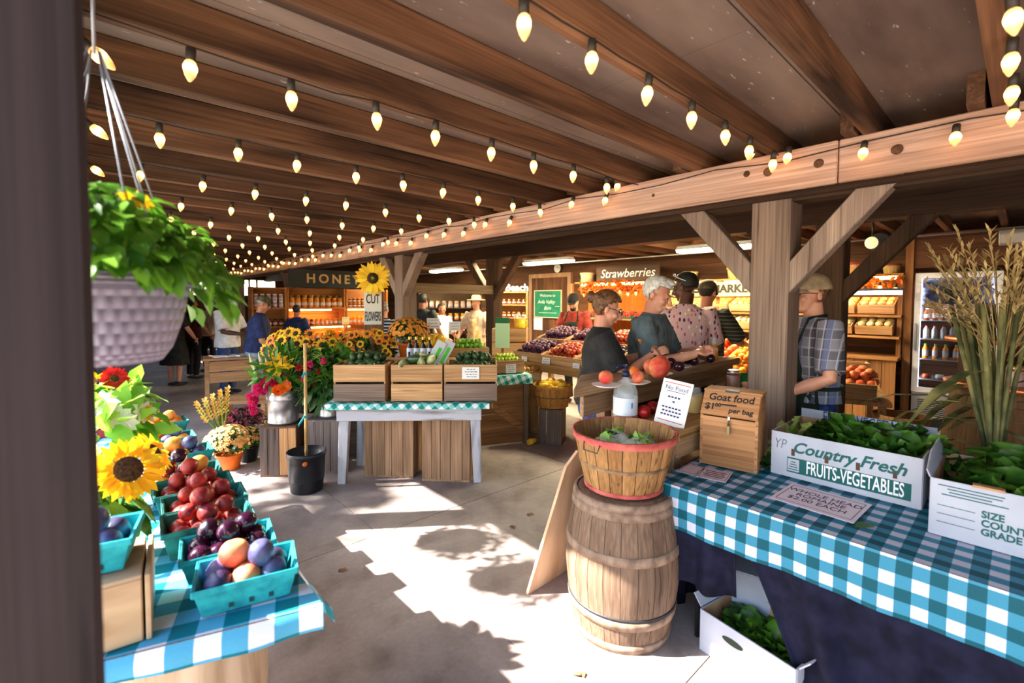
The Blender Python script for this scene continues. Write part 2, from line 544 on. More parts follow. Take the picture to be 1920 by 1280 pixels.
W_BR = wood('grey brace', srgb(112, 94, 86), srgb(172, 152, 138), 'Z', 7, island=.15)
px0 = 3.2
post(px0, 1.06, 'thick rough-sawn timber post with two diagonal braces, behind the goat food box', W_POST, .22, bmat=W_BR, bl=.52)
post(px0, 5.72, 'timber post with braces behind the pot of orange mums', W_POST, .22, bmat=W_BR, bl=.52)
post(px0, 10.5, 'timber post with braces rising in front of the honey shelves', W_POST, .2, bmat=W_BR, bl=.55)
post(px0, 15.4, 'distant timber post with braces behind the man in the white T-shirt', W_POST, .2, bmat=W_BR, bl=.55)
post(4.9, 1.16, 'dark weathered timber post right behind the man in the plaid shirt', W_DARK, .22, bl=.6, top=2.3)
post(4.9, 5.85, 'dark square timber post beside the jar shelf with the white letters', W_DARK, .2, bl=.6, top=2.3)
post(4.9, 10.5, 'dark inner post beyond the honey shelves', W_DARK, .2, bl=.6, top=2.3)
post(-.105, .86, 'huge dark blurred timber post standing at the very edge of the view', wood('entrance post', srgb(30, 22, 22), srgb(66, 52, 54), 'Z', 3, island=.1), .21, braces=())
post(-.12, 4.28, 'outer timber post behind the hanging basket and the cut flowers', W_DARK, .19, braces=())
post(-.12, 9.4, 'outer timber post far down the open side behind the hanging basket', W_DARK, .2, braces=())
# cross rail between two posts
m = MB(); m.bb((3.315, 5.74, 1.72), (4.795, 5.78, 1.86))
tag(m.build('cross_rail', wood('rail', srgb(110, 92, 70), srgb(190, 165, 130), 'X', 6), bevel=.004), 'weathered horizontal rail nailed between two timber posts', 'rail')
# walls
m = MB()
z = .0
for k in range(14):
    m.bb((8.4, -2.85, z), (8.44, 19.2, z+.188)); z += .194
m.bb((8.445, -2.85, 0), (8.5, 19.2, 2.7))
struct(m, 'wall_right', W_WALLY)
m = MB()
m = MB()
for k in range(58):                           # boards added along the far open side to keep the floor there dark
    m.bb((-.27, 7.6+k*.2, 0), (-.23, 7.6+k*.2+.196, 2.26))
m.bb((-.3, 7.6, 0), (-.275, 19.2, 2.26))
struct(m, 'wall_left_added', W_WALL)
m = MB()
for k in range(40):                           # far end wall with openings between boards
    x0 = -.1+k*.215
    full = not (.55 < x0 < 3.2 or 3.6 < x0 < 5.2)
    if full: m.bb((x0, 19.1, 0), (x0+.205, 19.14, ZC-.01))
    else:
        m.bb((x0, 19.1, 0), (x0+.205, 19.14, 1.75)); m.bb((x0, 19.1, 2.35), (x0+.205, 19.14, ZC-.01))
m.bb((-.1, 19.145, 0), (8.5, 19.19, 1.74)); m.bb((-.1, 19.145, 2.36), (8.5, 19.19, 2.7)); m.bb((5.2, 19.145, 1.74), (8.5, 19.19, 2.36))
struct(m, 'wall_back', W_WALL)
m = MB()
for k in range(40):  # unseen wall added behind the camera to block light on the joist sides
    x0 = .55+k*.2
    m.bb((x0, -2.9, 0), (x0+.195, -2.86, ZC-.01))
m.bb((.55, -2.95, 0), (8.5, -2.905, ZC))
struct(m, 'wall_front_added', W_WALL)
for k, (xa, xb) in enumerate(((.52, 1.2), (1.4, 2.3), (2.5, 3.15), (3.62, 4.3), (4.5, 5.2))):
    m = MB()
    for a, b in (((xa, 19.06, 1.72), (xb, 19.16, 1.78)), ((xa, 19.06, 2.34), (xb, 19.16, 2.4)), ((xa, 19.06, 1.78), (xa+.05, 19.16, 2.34)), ((xb-.05, 19.06, 1.78), (xb, 19.16, 2.34))):
        m.bb(a, b)
    struct(m, 'window_%d' % (k+1), W_DARK)
# plank door with frame in the inner wall
yd0, yd1 = 7.25, 8.45
m = MB()
for k in range(6):
    w_ = (yd1-yd0)/6
    m.bb((8.34, yd0+k*w_+.003, .01), (8.385, yd0+(k+1)*w_-.003, 2.2))
dr = struct(m, 'door_1', W_WALL)
m = MB(); m.bb((8.32, yd0-.1, 0), (8.4, yd0, 2.3)); m.bb((8.32, yd1, 0), (8.4, yd1+.1, 2.3)); m.bb((8.32, yd0, 2.2), (8.4, yd1, 2.3))
m.build('door_frame', wood('door frame', srgb(130, 96, 70), srgb(180, 142, 110), 'Z', 6), dr)
# conduits under the inner ceiling
for k, (x, z, r) in enumerate(((5.6, 2.44, .012), (7.4, 2.42, .012))):
    m = MB(); m.tube([(x, -1.5, z), (x, 19, z)], r, 8)
    tag(m.build('conduit', flat('conduit steel', (.55, .54, .52, 1), .35, .8)), ('thin steel conduit running under the inner ceiling close to the lamps', 'thin steel conduit close to the inner back wall')[k], 'pipe')
m = MB(); m.tube([(3.075, -1.6, 2.24), (3.075, 19, 2.24)], .02, 8)
tag(m.build('conduit', W_DARKY), 'dark pipe clipped under the long header beam', 'pipe')
# shade trees outside the open side: they stand toward the sun and throw the dapple on the floor
BARK = noisy('bark', srgb(60, 48, 38), srgb(110, 92, 74), 8, .9)
TLEAF = noisy('tree leaf', srgb(44, 82, 22), srgb(110, 150, 50), 2, .5, 0, island=.3, transl=.4)


def shade_tree(label, base, ycut, lits, yr, n, seed):
    rg = random.Random(seed)
    t = thing('shade_tree', label, 'tree', base)
    m = MB()
    m.tube([(0, 0, -.1), (.1, .05, 1.6), (-.05, .1, 3.4), (0, 0, 5.2)], [.22, .17, .14, .08], 10)
    m.build('trunk', BARK, t)
    m = MB()
    B = Vector(base)
    for k in range(14):
        a = rg.uniform(0, 6.28)
        m.tube([(0, 0, 3.2+k*.12), (math.cos(a)*.8, math.sin(a)*1.1, 4.4+k*.1), (math.cos(a)*1.6, math.sin(a)*2.6, 5.0+k*.12)], [.07, .045, .015], 6)
    m.build('branch', BARK, t)
    m = MB()
    hs = (-TOSUN.x, -TOSUN.y)
    for k in range(n):
        q = Vector((rg.uniform(-.2, 2.6), rg.uniform(*yr), 0))     # where its shadow falls
        if q.y < ycut+.25*math.sin(q.x*7)+.15*math.sin(q.x*17+1): continue
        if any(((q.x-a)/c)**2+((q.y-b)/d)**2 < 1 + .35*math.sin(9*q.x)*math.sin(8*q.y) for a, b, c, d in lits): continue
        p = q + TOSUN*((q.x-B.x+rg.uniform(-.9, .9))/-TOSUN.x*1.0) - B
        m.leaf(p, (rg.uniform(-1, 1), rg.uniform(-1, 1), rg.uniform(-1, .4)), (rg.uniform(-1, 1), rg.uniform(-1, 1), 1), rg.uniform(.12, .2), rg.uniform(.07, .12), segs=2)
    m.build('foliage', TLEAF, t, kind='stuff')


LIT = [(.8, 4.75, .65, .55), (1.15, 4.1, .35, .12), (.75, 4.2, .3, .15), (1.2, 5.6, .3, .2)]
LIT += [(.7+.13*k+.05*math.sin(k*5), 3.75+.22*math.sin(k*2.3)**2+.1*math.cos(k*7), .09, .035) for k in range(9)]
shade_tree('leafy tree outside the open side of the market', (-5.6, 9.2, 0), 3.5, LIT, (3.2, 7.5), 9000, 3)
shade_tree('second leafy tree outside, farther along the open side', (-6.2, 16.5, 0), 7.6, [(1.6, 8.2, .18, .5)], (7.0, 13), 7000, 5)
# ------------------------------------------------------------------ near fruit table on the open side
TEAL = srgb(22, 138, 142)
GING = gingham('teal gingham', srgb(4, 112, 130), srgb(80, 164, 200), srgb(226, 226, 236), .062)
GING2 = gingham('dark teal gingham', srgb(0, 72, 86), srgb(50, 122, 150), srgb(188, 188, 204), .0437)
GING3 = gingham('small teal gingham', srgb(20, 130, 120), srgb(120, 196, 190), srgb(232, 236, 232), .04)
W_CRATE = wood('crate pine', srgb(150, 104, 62), srgb(224, 180, 130), 'X', 7, island=.16, objr=.2)
W_CRATEG = wood('grey crate board', srgb(92, 74, 66), srgb(158, 134, 118), 'X', 7, island=.2, objr=.2)
W_CRATEZ = wood('upright crate board', srgb(104, 78, 58), srgb(176, 140, 110), 'Z', 7, island=.25, objr=.22)
W_BARREL = wood('barrel oak', srgb(98, 76, 62), srgb(152, 124, 102), 'Z', 6, island=.12)
HOOP = noisy('hoop wood', srgb(112, 88, 72), srgb(156, 130, 110), 20, .7)
STEEL = noisy('galvanised steel', (.36, .38, .42, 1), (.5, .52, .55, 1), 14, .3, 0, metal=.95)
IRON = flat('dark iron', (.05, .05, .06, 1), .5, .7)
NAVY = noisy('navy cloth', srgb(15, 15, 29), srgb(27, 27, 48), 14, .85, spec=.12)


def poly_cloth(top, z, drop, mat, name, label, ruf=.004, pleat=0, group=None, cat='tablecloth', uvr=0):
    """cloth over a polygon top: flat top plus hanging strips, with UVs in metres"""
    m = MB()
    n = len(top)
    rt = lambda x, y: (x*math.cos(uvr)-y*math.sin(uvr), x*math.sin(uvr)+y*math.cos(uvr))
    m.add([(p[0], p[1], z) for p in top], [tuple(range(n))], False, [rt(p[0], p[1]) for p in top])
    for i in range(n):
        a = Vector(top[i]); b = Vector(top[(i+1) % n])
        d = drop[i]
        if not d: continue
        L = (b-a).length; nn = Vector(((b-a).y, -(b-a).x)).normalized()
        ns = max(2, int(L/.03))
        d1 = drop[(i+1) % n] or d

        def fn(u, v, a=a, b=b, nn=nn, d=d, L=L):
            p = a.lerp(b, u); w_ = math.sin(u*L*13+i)*.5+math.sin(u*L*31+2*i)*.25
            o = nn*(.006+.018*min(v*3, 1)+ruf*4*v*w_+pleat*v*v)
            return (p.x+o.x, p.y+o.y, z-d*v)
        base = a.dot((b-a).normalized())

        def uvf(u, v, a=a, b=b, d=d):
            p = a.lerp(b, u); t = v*d
            q = nn*t
            return rt(p.x+q.x, p.y+q.y)
        m.grid(fn, ns, 4, True, uvf)
    o = m.build(name, mat)
    return tag(o, label, cat, group)


A, B_, C_, D_ = (-.32, 1.58), (.475, 1.335), (.45, 4.25), (-.32, 4.25)
m_ = thing('produce_table', 'plank table on a barrel under the bright gingham cloth with fruit baskets', 'table', (0, 0, 0))
m = MB(); m.prism([(-.3, 1.6), (.46, 1.36), (.435, 4.23), (-.3, 4.23)], .03, Matrix.Translation((0, 0, .685))); m.build('tabletop', W_CRATEZ, m_)
BAR_PROF = [(.84, 0), (.88, .03), (.95, .2), (1.0, .45), (1.0, .55), (.95, .8), (.88, .97), (.84, 1)]
m = MB(); m.lathe([(r*.21, z*.682) for r, z in BAR_PROF], 28, (.22, 1.78, 0)); m.build('barrel_base', noisy('pale barrel', srgb(170, 140, 110), srgb(222, 196, 168), 6, .7, stretch=(3, 3, .3)), m_)
for x, y in ((-.2, 4.1), (.36, 4.1)):
    m = MB(); m.box((x, y, .34), (.06, .06, .68)); m.build('leg', W_CRATEZ, m_)
poly_cloth([A, B_, C_, D_], .719, [.06, .07, .06, .06], GING, 'gingham_tablecloth', 'bright teal and white gingham cloth under the fruit baskets at the open side', uvr=R(17))


def fruit(name, mat, r, n=16, el=1.0, dent=.12, crease=0, stem=None, seed=1):
    """one fruit mesh with a stem dimple (and a crease for plums and peaches)"""
    rg = random.Random(seed)
    m = MB()
    k = n//2+2
    vs = []; fs = []
    for i in range(k+1):
        t = math.pi*i/k
        for j in range(n):
            a = 2*math.pi*j/n
            q = 1-dent*math.exp(-(t/.42)**2)-.03*math.exp(-((math.pi-t)/.3)**2)
            if crease: q -= crease*math.exp(-(a/.22)**2)*math.sin(t)**.5+crease*math.exp(-((a-2*math.pi)/.22)**2)*math.sin(t)**.5
            rr = r*q
            vs.append((rr*math.sin(t)*math.cos(a), rr*math.sin(t)*math.sin(a), r*el*math.cos(t)*(q if t < .8 else 1)))
    for i in range(k):
        for j in range(n):
            j2 = (j+1) % n
            fs.append((i*n+j, (i+1)*n+j, (i+1)*n+j2, i*n+j2))
    m.add(vs, fs, True)
    o = m.build(name, mat)
    if stem:
        m = MB(); m.tube([(0, 0, r*el*.8), (r*.05, 0, r*el*1.12)], [r*.07, r*.05], 5); m.build('stem', stem, o)
    return o


STEM = flat('fruit stem', srgb(90, 70, 40), .8)
F_PLUM = noisy('blue plum skin', srgb(38, 22, 58), srgb(106, 108, 156), 22, .42, 0, objr=.3, lo=.3, hi=.75)
F_DARK = noisy('black plum skin', srgb(28, 6, 22), srgb(58, 18, 44), 14, .15, 0, objr=.3, spec=.6)
F_RED = noisy('red pluot skin', srgb(112, 20, 32), srgb(186, 62, 50), 24, .33, 0, objr=.3)
F_PEACH = noisy('peach skin', srgb(206, 62, 50), srgb(244, 158, 104), 13, .6, 0, objr=.15, lo=.35, hi=.7)
F_ORP = noisy('orange peach', srgb(232, 106, 34), srgb(250, 178, 78), 14, .55, 0, objr=.12)
PROTO = {}


def proto(kind, n=16):
    key = kind+str(n)
    if key not in PROTO:
        a = dict(plum=('plum', F_PLUM, .034, 1.15, .1, .05), dark=('plum', F_DARK, .033, 1.0, .12, .04), red=('pluot', F_RED, .032, 1.0, .12, .05), peach=('peach', F_PEACH, .040, .95, .14, .07), orp=('peach', F_ORP, .039, .95, .14, .06),
                 avo=('avocado', F_AVO, .035, 1.25, .02, 0), lemon=('lemon', F_LEM, .029, 1.3, -.12, 0), lime=('lime', F_LIME, .026, 1.12, -.06, 0), orange=('orange', F_ORG, .036, 1, .05, 0), apple=('apple', F_APP, .038, .92, .2, 0), tan=('potato', F_TAN, .03, 1.4, 0, 0),
                 grape=('green_plum', F_GRN, .019, 1.05, .08, 0), mango=('mango', F_PEACH, .05, 1.2, .05, .02), squash=('yellow_squash', F_SQ, .032, 1.9, .02, 0))[kind]
        o = fruit(a[0], a[1], a[2], n, a[3], a[4], a[5])
        PROTO[key] = [o, a[2], 0]
    return PROTO[key]


F_AVO = noisy('avocado skin', srgb(22, 44, 22), srgb(64, 96, 46), 30, .42, .3, objr=.3)
F_LEM = noisy('lemon skin', srgb(238, 172, 18), srgb(252, 208, 52), 12, .4, .1, objr=.1)
F_LIME = noisy('lime skin', srgb(84, 142, 22), srgb(150, 192, 50), 12, .4, .1, objr=.15)
F_ORG = noisy('orange skin', srgb(236, 120, 14), srgb(252, 156, 40), 20, .4, .15, objr=.1)
F_APP = noisy('apple skin', srgb(120, 10, 20), srgb(196, 36, 36), 12, .3, 0, objr=.15)
F_TAN = noisy('tan potato', srgb(150, 106, 56), srgb(204, 160, 94), 14, .7, 0, objr=.15)
F_GRN = noisy('green plum skin', srgb(150, 184, 30), srgb(204, 220, 70), 12, .4, 0, objr=.12)
F_SQ = noisy('yellow squash skin', srgb(236, 176, 30), srgb(250, 212, 70), 10, .45, 0, objr=.1)


def put(kind, p, label, group, n=16, s=1.0, rot=None, cat=None):
    e = proto(kind, n)
    o = e[0] if e[2] == 0 else dup(e[0])
    e[2] += 1
    o.location = p; o.scale = (s, s, s)
    o.rotation_euler = rot or (random.uniform(-.8, .8), random.uniform(-.8, .8), random.uniform(0, 6.28))
    return tag(o, label, cat or o.name.split('.')[0].replace('_', ' '), group)


def pile(kind, M, nx, ny, dx, layers, label, group, n=10, s=1.0, jit=.15, dome=0, skip=0, kinds=None, slope=None):
    """hexagonal layers of fruit on the local plane of M (x along, y deep, z up)"""
    cnt = 0
    for l in range(layers):
        for j in range(ny-l):
            for i in range(nx-l):
                if random.random() < skip: continue
                x = (i-(nx-l-1)/2+(.5 if j % 2 else 0)*(1 if l == 0 else 1))*dx+random.uniform(-jit, jit)*dx*.5
                y = (j-(ny-l-1)/2)*dx*.9+random.uniform(-jit, jit)*dx*.5
                z = (l*.72)*dx + (dome*(1-(2*x/(nx*dx))**2)*(1-(2*y/(ny*dx))**2) if dome else 0) + random.uniform(0, jit)*dx*.3
                k = random.choice(kinds) if kinds else kind
                put(k, M @ Vector((x, y, z)), label, group, n, s*random.uniform(.92, 1.06)); cnt += 1
    return cnt


BASKM = noisy('teal pulp', srgb(10, 138, 150), srgb(36, 172, 178), 30, .75, .2)
BASKM2 = noisy('dark green pulp', srgb(8, 84, 80), srgb(20, 116, 108), 30, .75, .2)


def tray(p, rz, label, group, wx=.26, wy=.175, h=.085, mat=None):
    """folded pulp fruit basket: four flared walls, rolled rim, slots"""
    t = thing('fruit_basket', label, 'basket', p, rz, group)
    m = MB(); f = .84
    x, y = wx/2, wy/2
    lo = [(-x*f, -y*f), (x*f, -y*f), (x*f, y*f), (-x*f, y*f)]; hi = [(-x, -y), (x, -y), (x, y), (-x, y)]
    vs = [(a, b, 0) for a, b in lo]+[(a, b, h) for a, b in hi]
    th = .004
    vs += [(a*.96, b*.96, .004) for a, b in lo]+[(a*.96, b*.95, h) for a, b in hi]
    fs = [(3, 2, 1, 0), (8, 9, 10, 11)]
    for i in range(4):
        j = (i+1) % 4
        fs += [(i, j, j+4, i+4), (8+j, 8+i, 12+i, 12+j), (4+i, 4+j, 12+j, 12+i)]
    m.add(vs, fs); m.build('basket_body', mat or BASKM, t, bevel=.003)
    m = MB()
    for i in range(4):
        a, b = hi[i], hi[(i+1) % 4]
        m.beam((a[0]*1.01, a[1]*1.01, h-.008), (b[0]*1.01, b[1]*1.01, h-.008), .004, .02)
    m.build('rim', mat or BASKM, t, bevel=.002)
    for i in (-1, 0, 1):
        m = MB(); m.box((i*.05+.01, -y*f-.004, .02), (.012, .003, .014), rot=Euler((R(8), 0, 0)))
        m.build('slot', flat('slot shade', (.01, .05, .06, 1), .9), t)
    return t


def fill(p, rz, kinds, label, group, wx=.26, wy=.175, h=.085, nx=3, n=20, s=1.0, layers=2, z0=.062):
    M = Matrix.Translation(Vector(p)+Vector((0, 0, z0))) @ Matrix.Rotation(rz, 4, 'Z')
    dx = wx*.8/nx; dy = wy*.38
    for l in range(layers):
        cells = [((i-(nx-1)/2)*dx, (j-.5)*dy) for j in (0, 1) for i in range(nx)] if l == 0 else [((i-(nx-2)/2)*dx, ((i+l) % 2-.5)*dy*.6) for i in range(nx-1)] if l == 1 else [(random.uniform(-.02, .02), 0)]
        for c, (x, y) in enumerate(cells):
            k = kinds[(c+l*4) % len(kinds)]
            q = Vector((x+random.uniform(-.003, .003), y, l*.056+random.uniform(0, .006)))
            nm = proto(k, n)[0].name.split('.')[0]
            put(k, M @ q, label[k] if isinstance(label, dict) else label, (group+' '+nm) if isinstance(label, dict) else group, n, s*random.uniform(.95, 1.06))


ZT = .725
tray((.325, 1.535, ZT), R(-13), 'teal pulp basket of plums and peaches at the front corner of the cloth', None)
fill((.325, 1.535, ZT), R(-13), ['plum', 'peach', 'plum', 'plum', 'peach'], {'plum': 'dusty blue plum in the front corner fruit basket', 'peach': 'blushed peach in the front corner fruit basket'}, 'front basket', n=24, s=1.06)
tray((.315, 1.745, ZT), R(-8), 'teal pulp basket of glossy black plums behind the front corner basket', None)
fill((.315, 1.745, ZT), R(-8), ['dark'], 'glossy black plum in the second basket from the cloth corner', 'black plums in the second basket', nx=4, n=24, s=1.0)
reds = [((.29, 1.955), 'first row'), ((.31, 2.145), 'second row'), ((.30, 2.335), 'third row'), ((.29, 2.53), 'fourth row')]
for k, (q, nm) in enumerate(reds):
    tray((q[0], q[1], ZT), R(-4), 'dark teal pulp basket of red pluots, %s behind the black plums' % nm, None, mat=BASKM2, wx=.27, h=.1)
    fill((q[0], q[1], ZT), R(-4), ['red'] if k < 3 else ['orp', 'red', 'dark'], {'red': 'dark red pluot in the %s of pluot baskets' % nm, 'orp': 'orange red peach in the %s of pluot baskets' % nm, 'dark': 'dark plum among the pluots in the %s' % nm}, nm, nx=4, n=14, wx=.27, layers=3, s=1.0, z0=.06)
for k, (q, nm, kn) in enumerate((((.33, 2.95), 'sunlit basket past the pluots', ['dark', 'orp', 'plum']), ((.3, 3.3), 'far basket behind the sunflowers', ['orp', 'plum']), ((.32, 3.75), 'farthest basket at the table end', ['orp']))):
    tray((q[0], q[1], ZT), 0, 'dark teal pulp %s' % nm, None, mat=BASKM2)
    fill((q[0], q[1], ZT), 0, kn, {'dark': 'black plum in the '+nm, 'orp': 'orange peach in the '+nm, 'plum': 'blue plum in the '+nm}, nm, n=12)
# lidded wooden box with a basket on top
t = thing('wooden_box', 'plain pale wooden box with a hinged latch standing on the gingham cloth', 'box', (-.02, 1.63, .722), R(-6))
wb = noisy('pale box wood', srgb(160, 124, 88), srgb(206, 174, 136), 4, .7, stretch=(.4, 2, 2))
m = MB(); m.box((-.04, 0, .082), (.30, .25, .164)); m.build('box_body', wb, t, bevel=.003)
m = MB(); m.box((.122, 0, .086), (.012, .256, .172)); m.build('end_panel', wb, t, bevel=.002)
m = MB(); m.box((-.04, 0, .169), (.3, .25, .01)); m.build('lid', noisy('box lid', srgb(146, 112, 84), srgb(190, 160, 130), 5, .7, stretch=(.4, 2, 2)), t, bevel=.002)
m = MB(); m.box((-.0, -.128, .07), (.05, .005, .012)); m.box((.022, -.13, .065), (.008, .008, .03)); m.build('latch', IRON, t)
tray((-.045, 1.64, .9), R(-12), 'teal pulp basket of plums and a peach on top of the wooden box', None, wx=.25)
fill((-.045, 1.64, .9), R(-12), ['plum', 'orp', 'plum'], {'plum': 'dusty blue plum in the basket on the wooden box', 'orp': 'big orange peach in the basket on the wooden box'}, 'box basket', n=24, s=1.05, wx=.25)

# ------------------------------------------------------------------ flowers
PETY = noisy('sunflower petal', srgb(240, 168, 8), srgb(255, 214, 40), 6, .6, 0, island=.12, transl=.3)
PETO = noisy('orange petal', srgb(222, 110, 12), srgb(246, 160, 36), 6, .6, 0, island=.18, transl=.2)
PETP = noisy('pink petal', srgb(206, 14, 92), srgb(238, 50, 130), 10, .6, .3, island=.15, transl=.2)
PETR = noisy('red petal', srgb(170, 14, 22), srgb(226, 44, 34), 10, .6, 0, island=.15, transl=.2)
PETW = noisy('white petal', srgb(226, 222, 226), srgb(250, 250, 250), 6, .6, 0, transl=.3)
DISC = noisy('sunflower disc', srgb(34, 18, 6), srgb(92, 56, 16), 120, .9, .6)
LEAFG = noisy('leaf green', srgb(34, 84, 18), srgb(104, 160, 44), 5, .45, 0, island=.3, transl=.35)
LEAFD = noisy('dark leaf', srgb(20, 56, 16), srgb(62, 104, 40), 5, .5, 0, island=.3, transl=.25)
LEAFL = noisy('light leaf', srgb(96, 158, 40), srgb(176, 214, 84), 5, .45, 0, island=.2, transl=.4)


def petals(m, c, nrm, r0, L, W, n, lift=.2, seed=0, jit=.1):
    rg = random.Random(seed)
    nrm = Vector(nrm).normalized(); x = nrm.orthogonal().normalized(); y = nrm.cross(x)
    for k in range(n):
        a = 2*math.pi*(k+rg.uniform(-.25, .25))/n
        d = x*math.cos(a)+y*math.sin(a)
        m.leaf(Vector(c)+d*r0, d+nrm*(lift+rg.uniform(-jit, jit)), nrm, L*rg.uniform(.85, 1.1), W, .15, .1)


def sunflower(parent, c, nrm, r, n=20, pet=None, name='flower_head', seed=0, disc=.42):
    o = MB()
    petals(o, c, nrm, r*disc*.9, r*(1-disc*.8), r*.28, n, .22, seed)
    petals(o, Vector(c)-Vector(nrm).normalized()*r*.04, nrm, r*disc*.9, r*(1-disc*.85), r*.3, n, .05, seed+1)
    h = o.build(name, pet or PETY, parent)
    q = MB(); q.ell(c, (r*disc, r*disc, r*.16), 14, 6, Vector(nrm).to_track_quat('Z', 'Y'))
    q.build('disc', DISC, h)
    return h


def foliage(m, c, rad, n, L, W, seed=0, out=.7, down=0, shell=.5, zmin=-1):
    rg = random.Random(seed); c = Vector(c)
    for k in range(n):
        while True:
            d = Vector((rg.gauss(0, 1), rg.gauss(0, 1), rg.gauss(0, 1)))
            if d.length > .1:
                d.normalize()
                if d.z > zmin: break
        q = rg.uniform(shell, 1)
        p = c+Vector((d.x*rad[0], d.y*rad[1], d.z*rad[2]))*q
        dr = d*out+Vector((rg.uniform(-1, 1), rg.uniform(-1, 1), rg.uniform(-1, 1)))*.6+Vector((0, 0, -down))
        m.leaf(p, dr, d+Vector((0, 0, .6)), L*rg.uniform(.6, 1.2), W*rg.uniform(.7, 1.2), rg.uniform(0, .5), .2)
    return m


LEAFH = noisy('bright basket leaf', srgb(46, 98, 22), srgb(118, 172, 52), 5, .3, 0, island=.35, transl=.4)
# sunflower bouquet in a glass jar
t = thing('sunflower_bouquet', 'bouquet of big yellow sunflowers with dark leaves in a labelled glass jar', 'bouquet', (.03, 2.02, ZT))
m = MB(); m.lathe([(.055, 0), (.06, .01), (.06, .13), (.05, .15), (.05, .17)], 20, caps=False); m.build('glass_jar', flat('jar glass', (.92, .96, .95, 1), .05, trans=.9), t, solid=.003)
m = MB(); m.grid(lambda u, v: (.0625*math.cos(R(-130)+u*R(140)), .0625*math.sin(R(-130)+u*R(140)), .02+.09*v), 10, 1); m.build('paper_label', flat('lilac paper', srgb(214, 200, 208), .8), t)
m = MB()
for k in range(9): m.tube([(.03*math.cos(k), .03*math.sin(k), .01), (.02*math.cos(k*2), .02*math.sin(k*2), .16), (.06*math.cos(k*1.3), .05*math.sin(k*1.3), .3)], .005, 5)
m.build('stem', LEAFG, t)
m = MB()
for k in range(16):
    a = k*2.4
    m.leaf((.03*math.cos(a), .03*math.sin(a), .19+.012*(k % 5)), (math.cos(a), math.sin(a), -.9+.1*(k % 4)), (math.cos(a), math.sin(a), 1), .15, .075, .3)
m.build('leaf', LEAFG, t)
sunflower(t, (.045, -.05, .315), (.35, -.75, .45), .105, 22, seed=3)
sunflower(t, (.12, .05, .33), (.8, -.3, .5), .085, 20, seed=8)
sunflower(t, (-.07, .03, .31), (-.5, -.5, .6), .09, 20, seed=12)
# mixed bouquet behind it
t = thing('mixed_bouquet', 'sunlit bouquet of white and yellow flowers with lime leaves and a red gerbera', 'bouquet', (.03, 2.5, ZT))
m = MB(); m.lathe([(.075, 0), (.085, .2), (.09, .21)], 20); m.build('bucket', STEEL, t)
m = foliage(MB(), (0, 0, .36), (.16, .15, .16), 90, .12, .07, 4, zmin=-.3); m.build('leaf', LEAFL, t)
rg = random.Random(5)
m = MB()
for k in range(16):
    d = Vector((rg.uniform(-1, 1), rg.uniform(-1, .6), rg.uniform(.2, 1))).normalized()
    petals(m, Vector((0, 0, .36))+Vector((d.x*.16, d.y*.15, d.z*.16)), d, .004, .055, .03, 9, .4, k)
m.build('white_blossom', PETW, t)
for k, c in enumerate(((-.07, -.03, .52), (-.02, .06, .53), (.1, -.1, .42))): sunflower(t, c, (.2*k-.1, -.7, .5), .05, 14, seed=30+k)
h = sunflower(t, (.03, -.03, .555), (.3, -.8, .35), .052, 22, PETR, seed=9, disc=.3)
m = foliage(MB(), (-.12, 0, .5), (.05, .05, .04), 40, .03, .02, 8); m.build('lilac_blossom', flat('lilac', srgb(190, 120, 196), .7), t)
# red trays stacked far down the table
for k in range(3):
    m = MB(); m.bb((-.13, -.1, 0), (.13, .1, .012))
    for a, b in (((-.13, -.1, .012), (.13, -.092, .05)), ((-.13, .092, .012), (.13, .1, .05)), ((-.13, -.092, .012), (-.122, .092, .05)), ((.122, -.092, .012), (.13, .092, .05))): m.bb(a, b)
    tag(m.build('red_tray', flat('red plastic', srgb(190, 26, 40), .4), loc=(.13, 4.0, ZT+.056*k)), 'shallow red tray, %s of the stack at the far end of the fruit table' % ('lowest', 'middle', 'topmost')[k], 'tray')

# ------------------------------------------------------------------ hanging baskets
POTM = None


def pot_mat():
    m, t, p = newmat('lilac woven plastic'); L = t.links.new
    tc = N(t, 'TexCoord'); sp = N(t, 'SeparateXYZ'); L(tc.outputs['UV'], sp.inputs[0])
    def mul(s, k):
        a = N(t, 'Math', operation='MULTIPLY'); L(s, a.inputs[0]); a.inputs[1].default_value = k; return a.outputs[0]
    def sn(s):
        a = N(t, 'Math', operation='SINE'); L(s, a.inputs[0]); return a.outputs[0]
    fl = N(t, 'Math', operation='FLOOR'); L(mul(sp.outputs[1], 21), fl.inputs[0])
    ph = N(t, 'Math', operation='MULTIPLY_ADD'); L(fl.outputs[0], ph.inputs[0]); ph.inputs[1].default_value = math.pi; L(mul(sp.outputs[0], 240), ph.inputs[2])
    ab = N(t, 'Math', operation='MULTIPLY'); L(sn(ph.outputs[0]), ab.inputs[0]); L(sn(mul(sp.outputs[1], 21*math.pi)), ab.inputs[1])
    a2 = N(t, 'Math', operation='ABSOLUTE'); L(sn(mul(sp.outputs[1], 21*math.pi)), a2.inputs[0])
    s2 = N(t, 'Math', operation='MULTIPLY_ADD'); L(sn(ph.outputs[0]), s2.inputs[0]); s2.inputs[1].default_value = .5; L(a2.outputs[0], s2.inputs[2])
    b = N(t, 'Bump'); b.inputs['Strength'].default_value = .8; b.inputs['Distance'].default_value = .004; L(s2.outputs[0], b.inputs['Height']); L(b.outputs[0], p.inputs['Normal'])
    p.inputs['Base Color'].default_value = srgb(150, 142, 166); p.inputs['Roughness'].default_value = .45
    return m


POTM = pot_mat()
prof = [(.06, 0), (.1, .004), (.118, .03), (.138, .09), (.15, .155), (.152, .16), (.156, .162), (.156, .188), (.15, .19)]


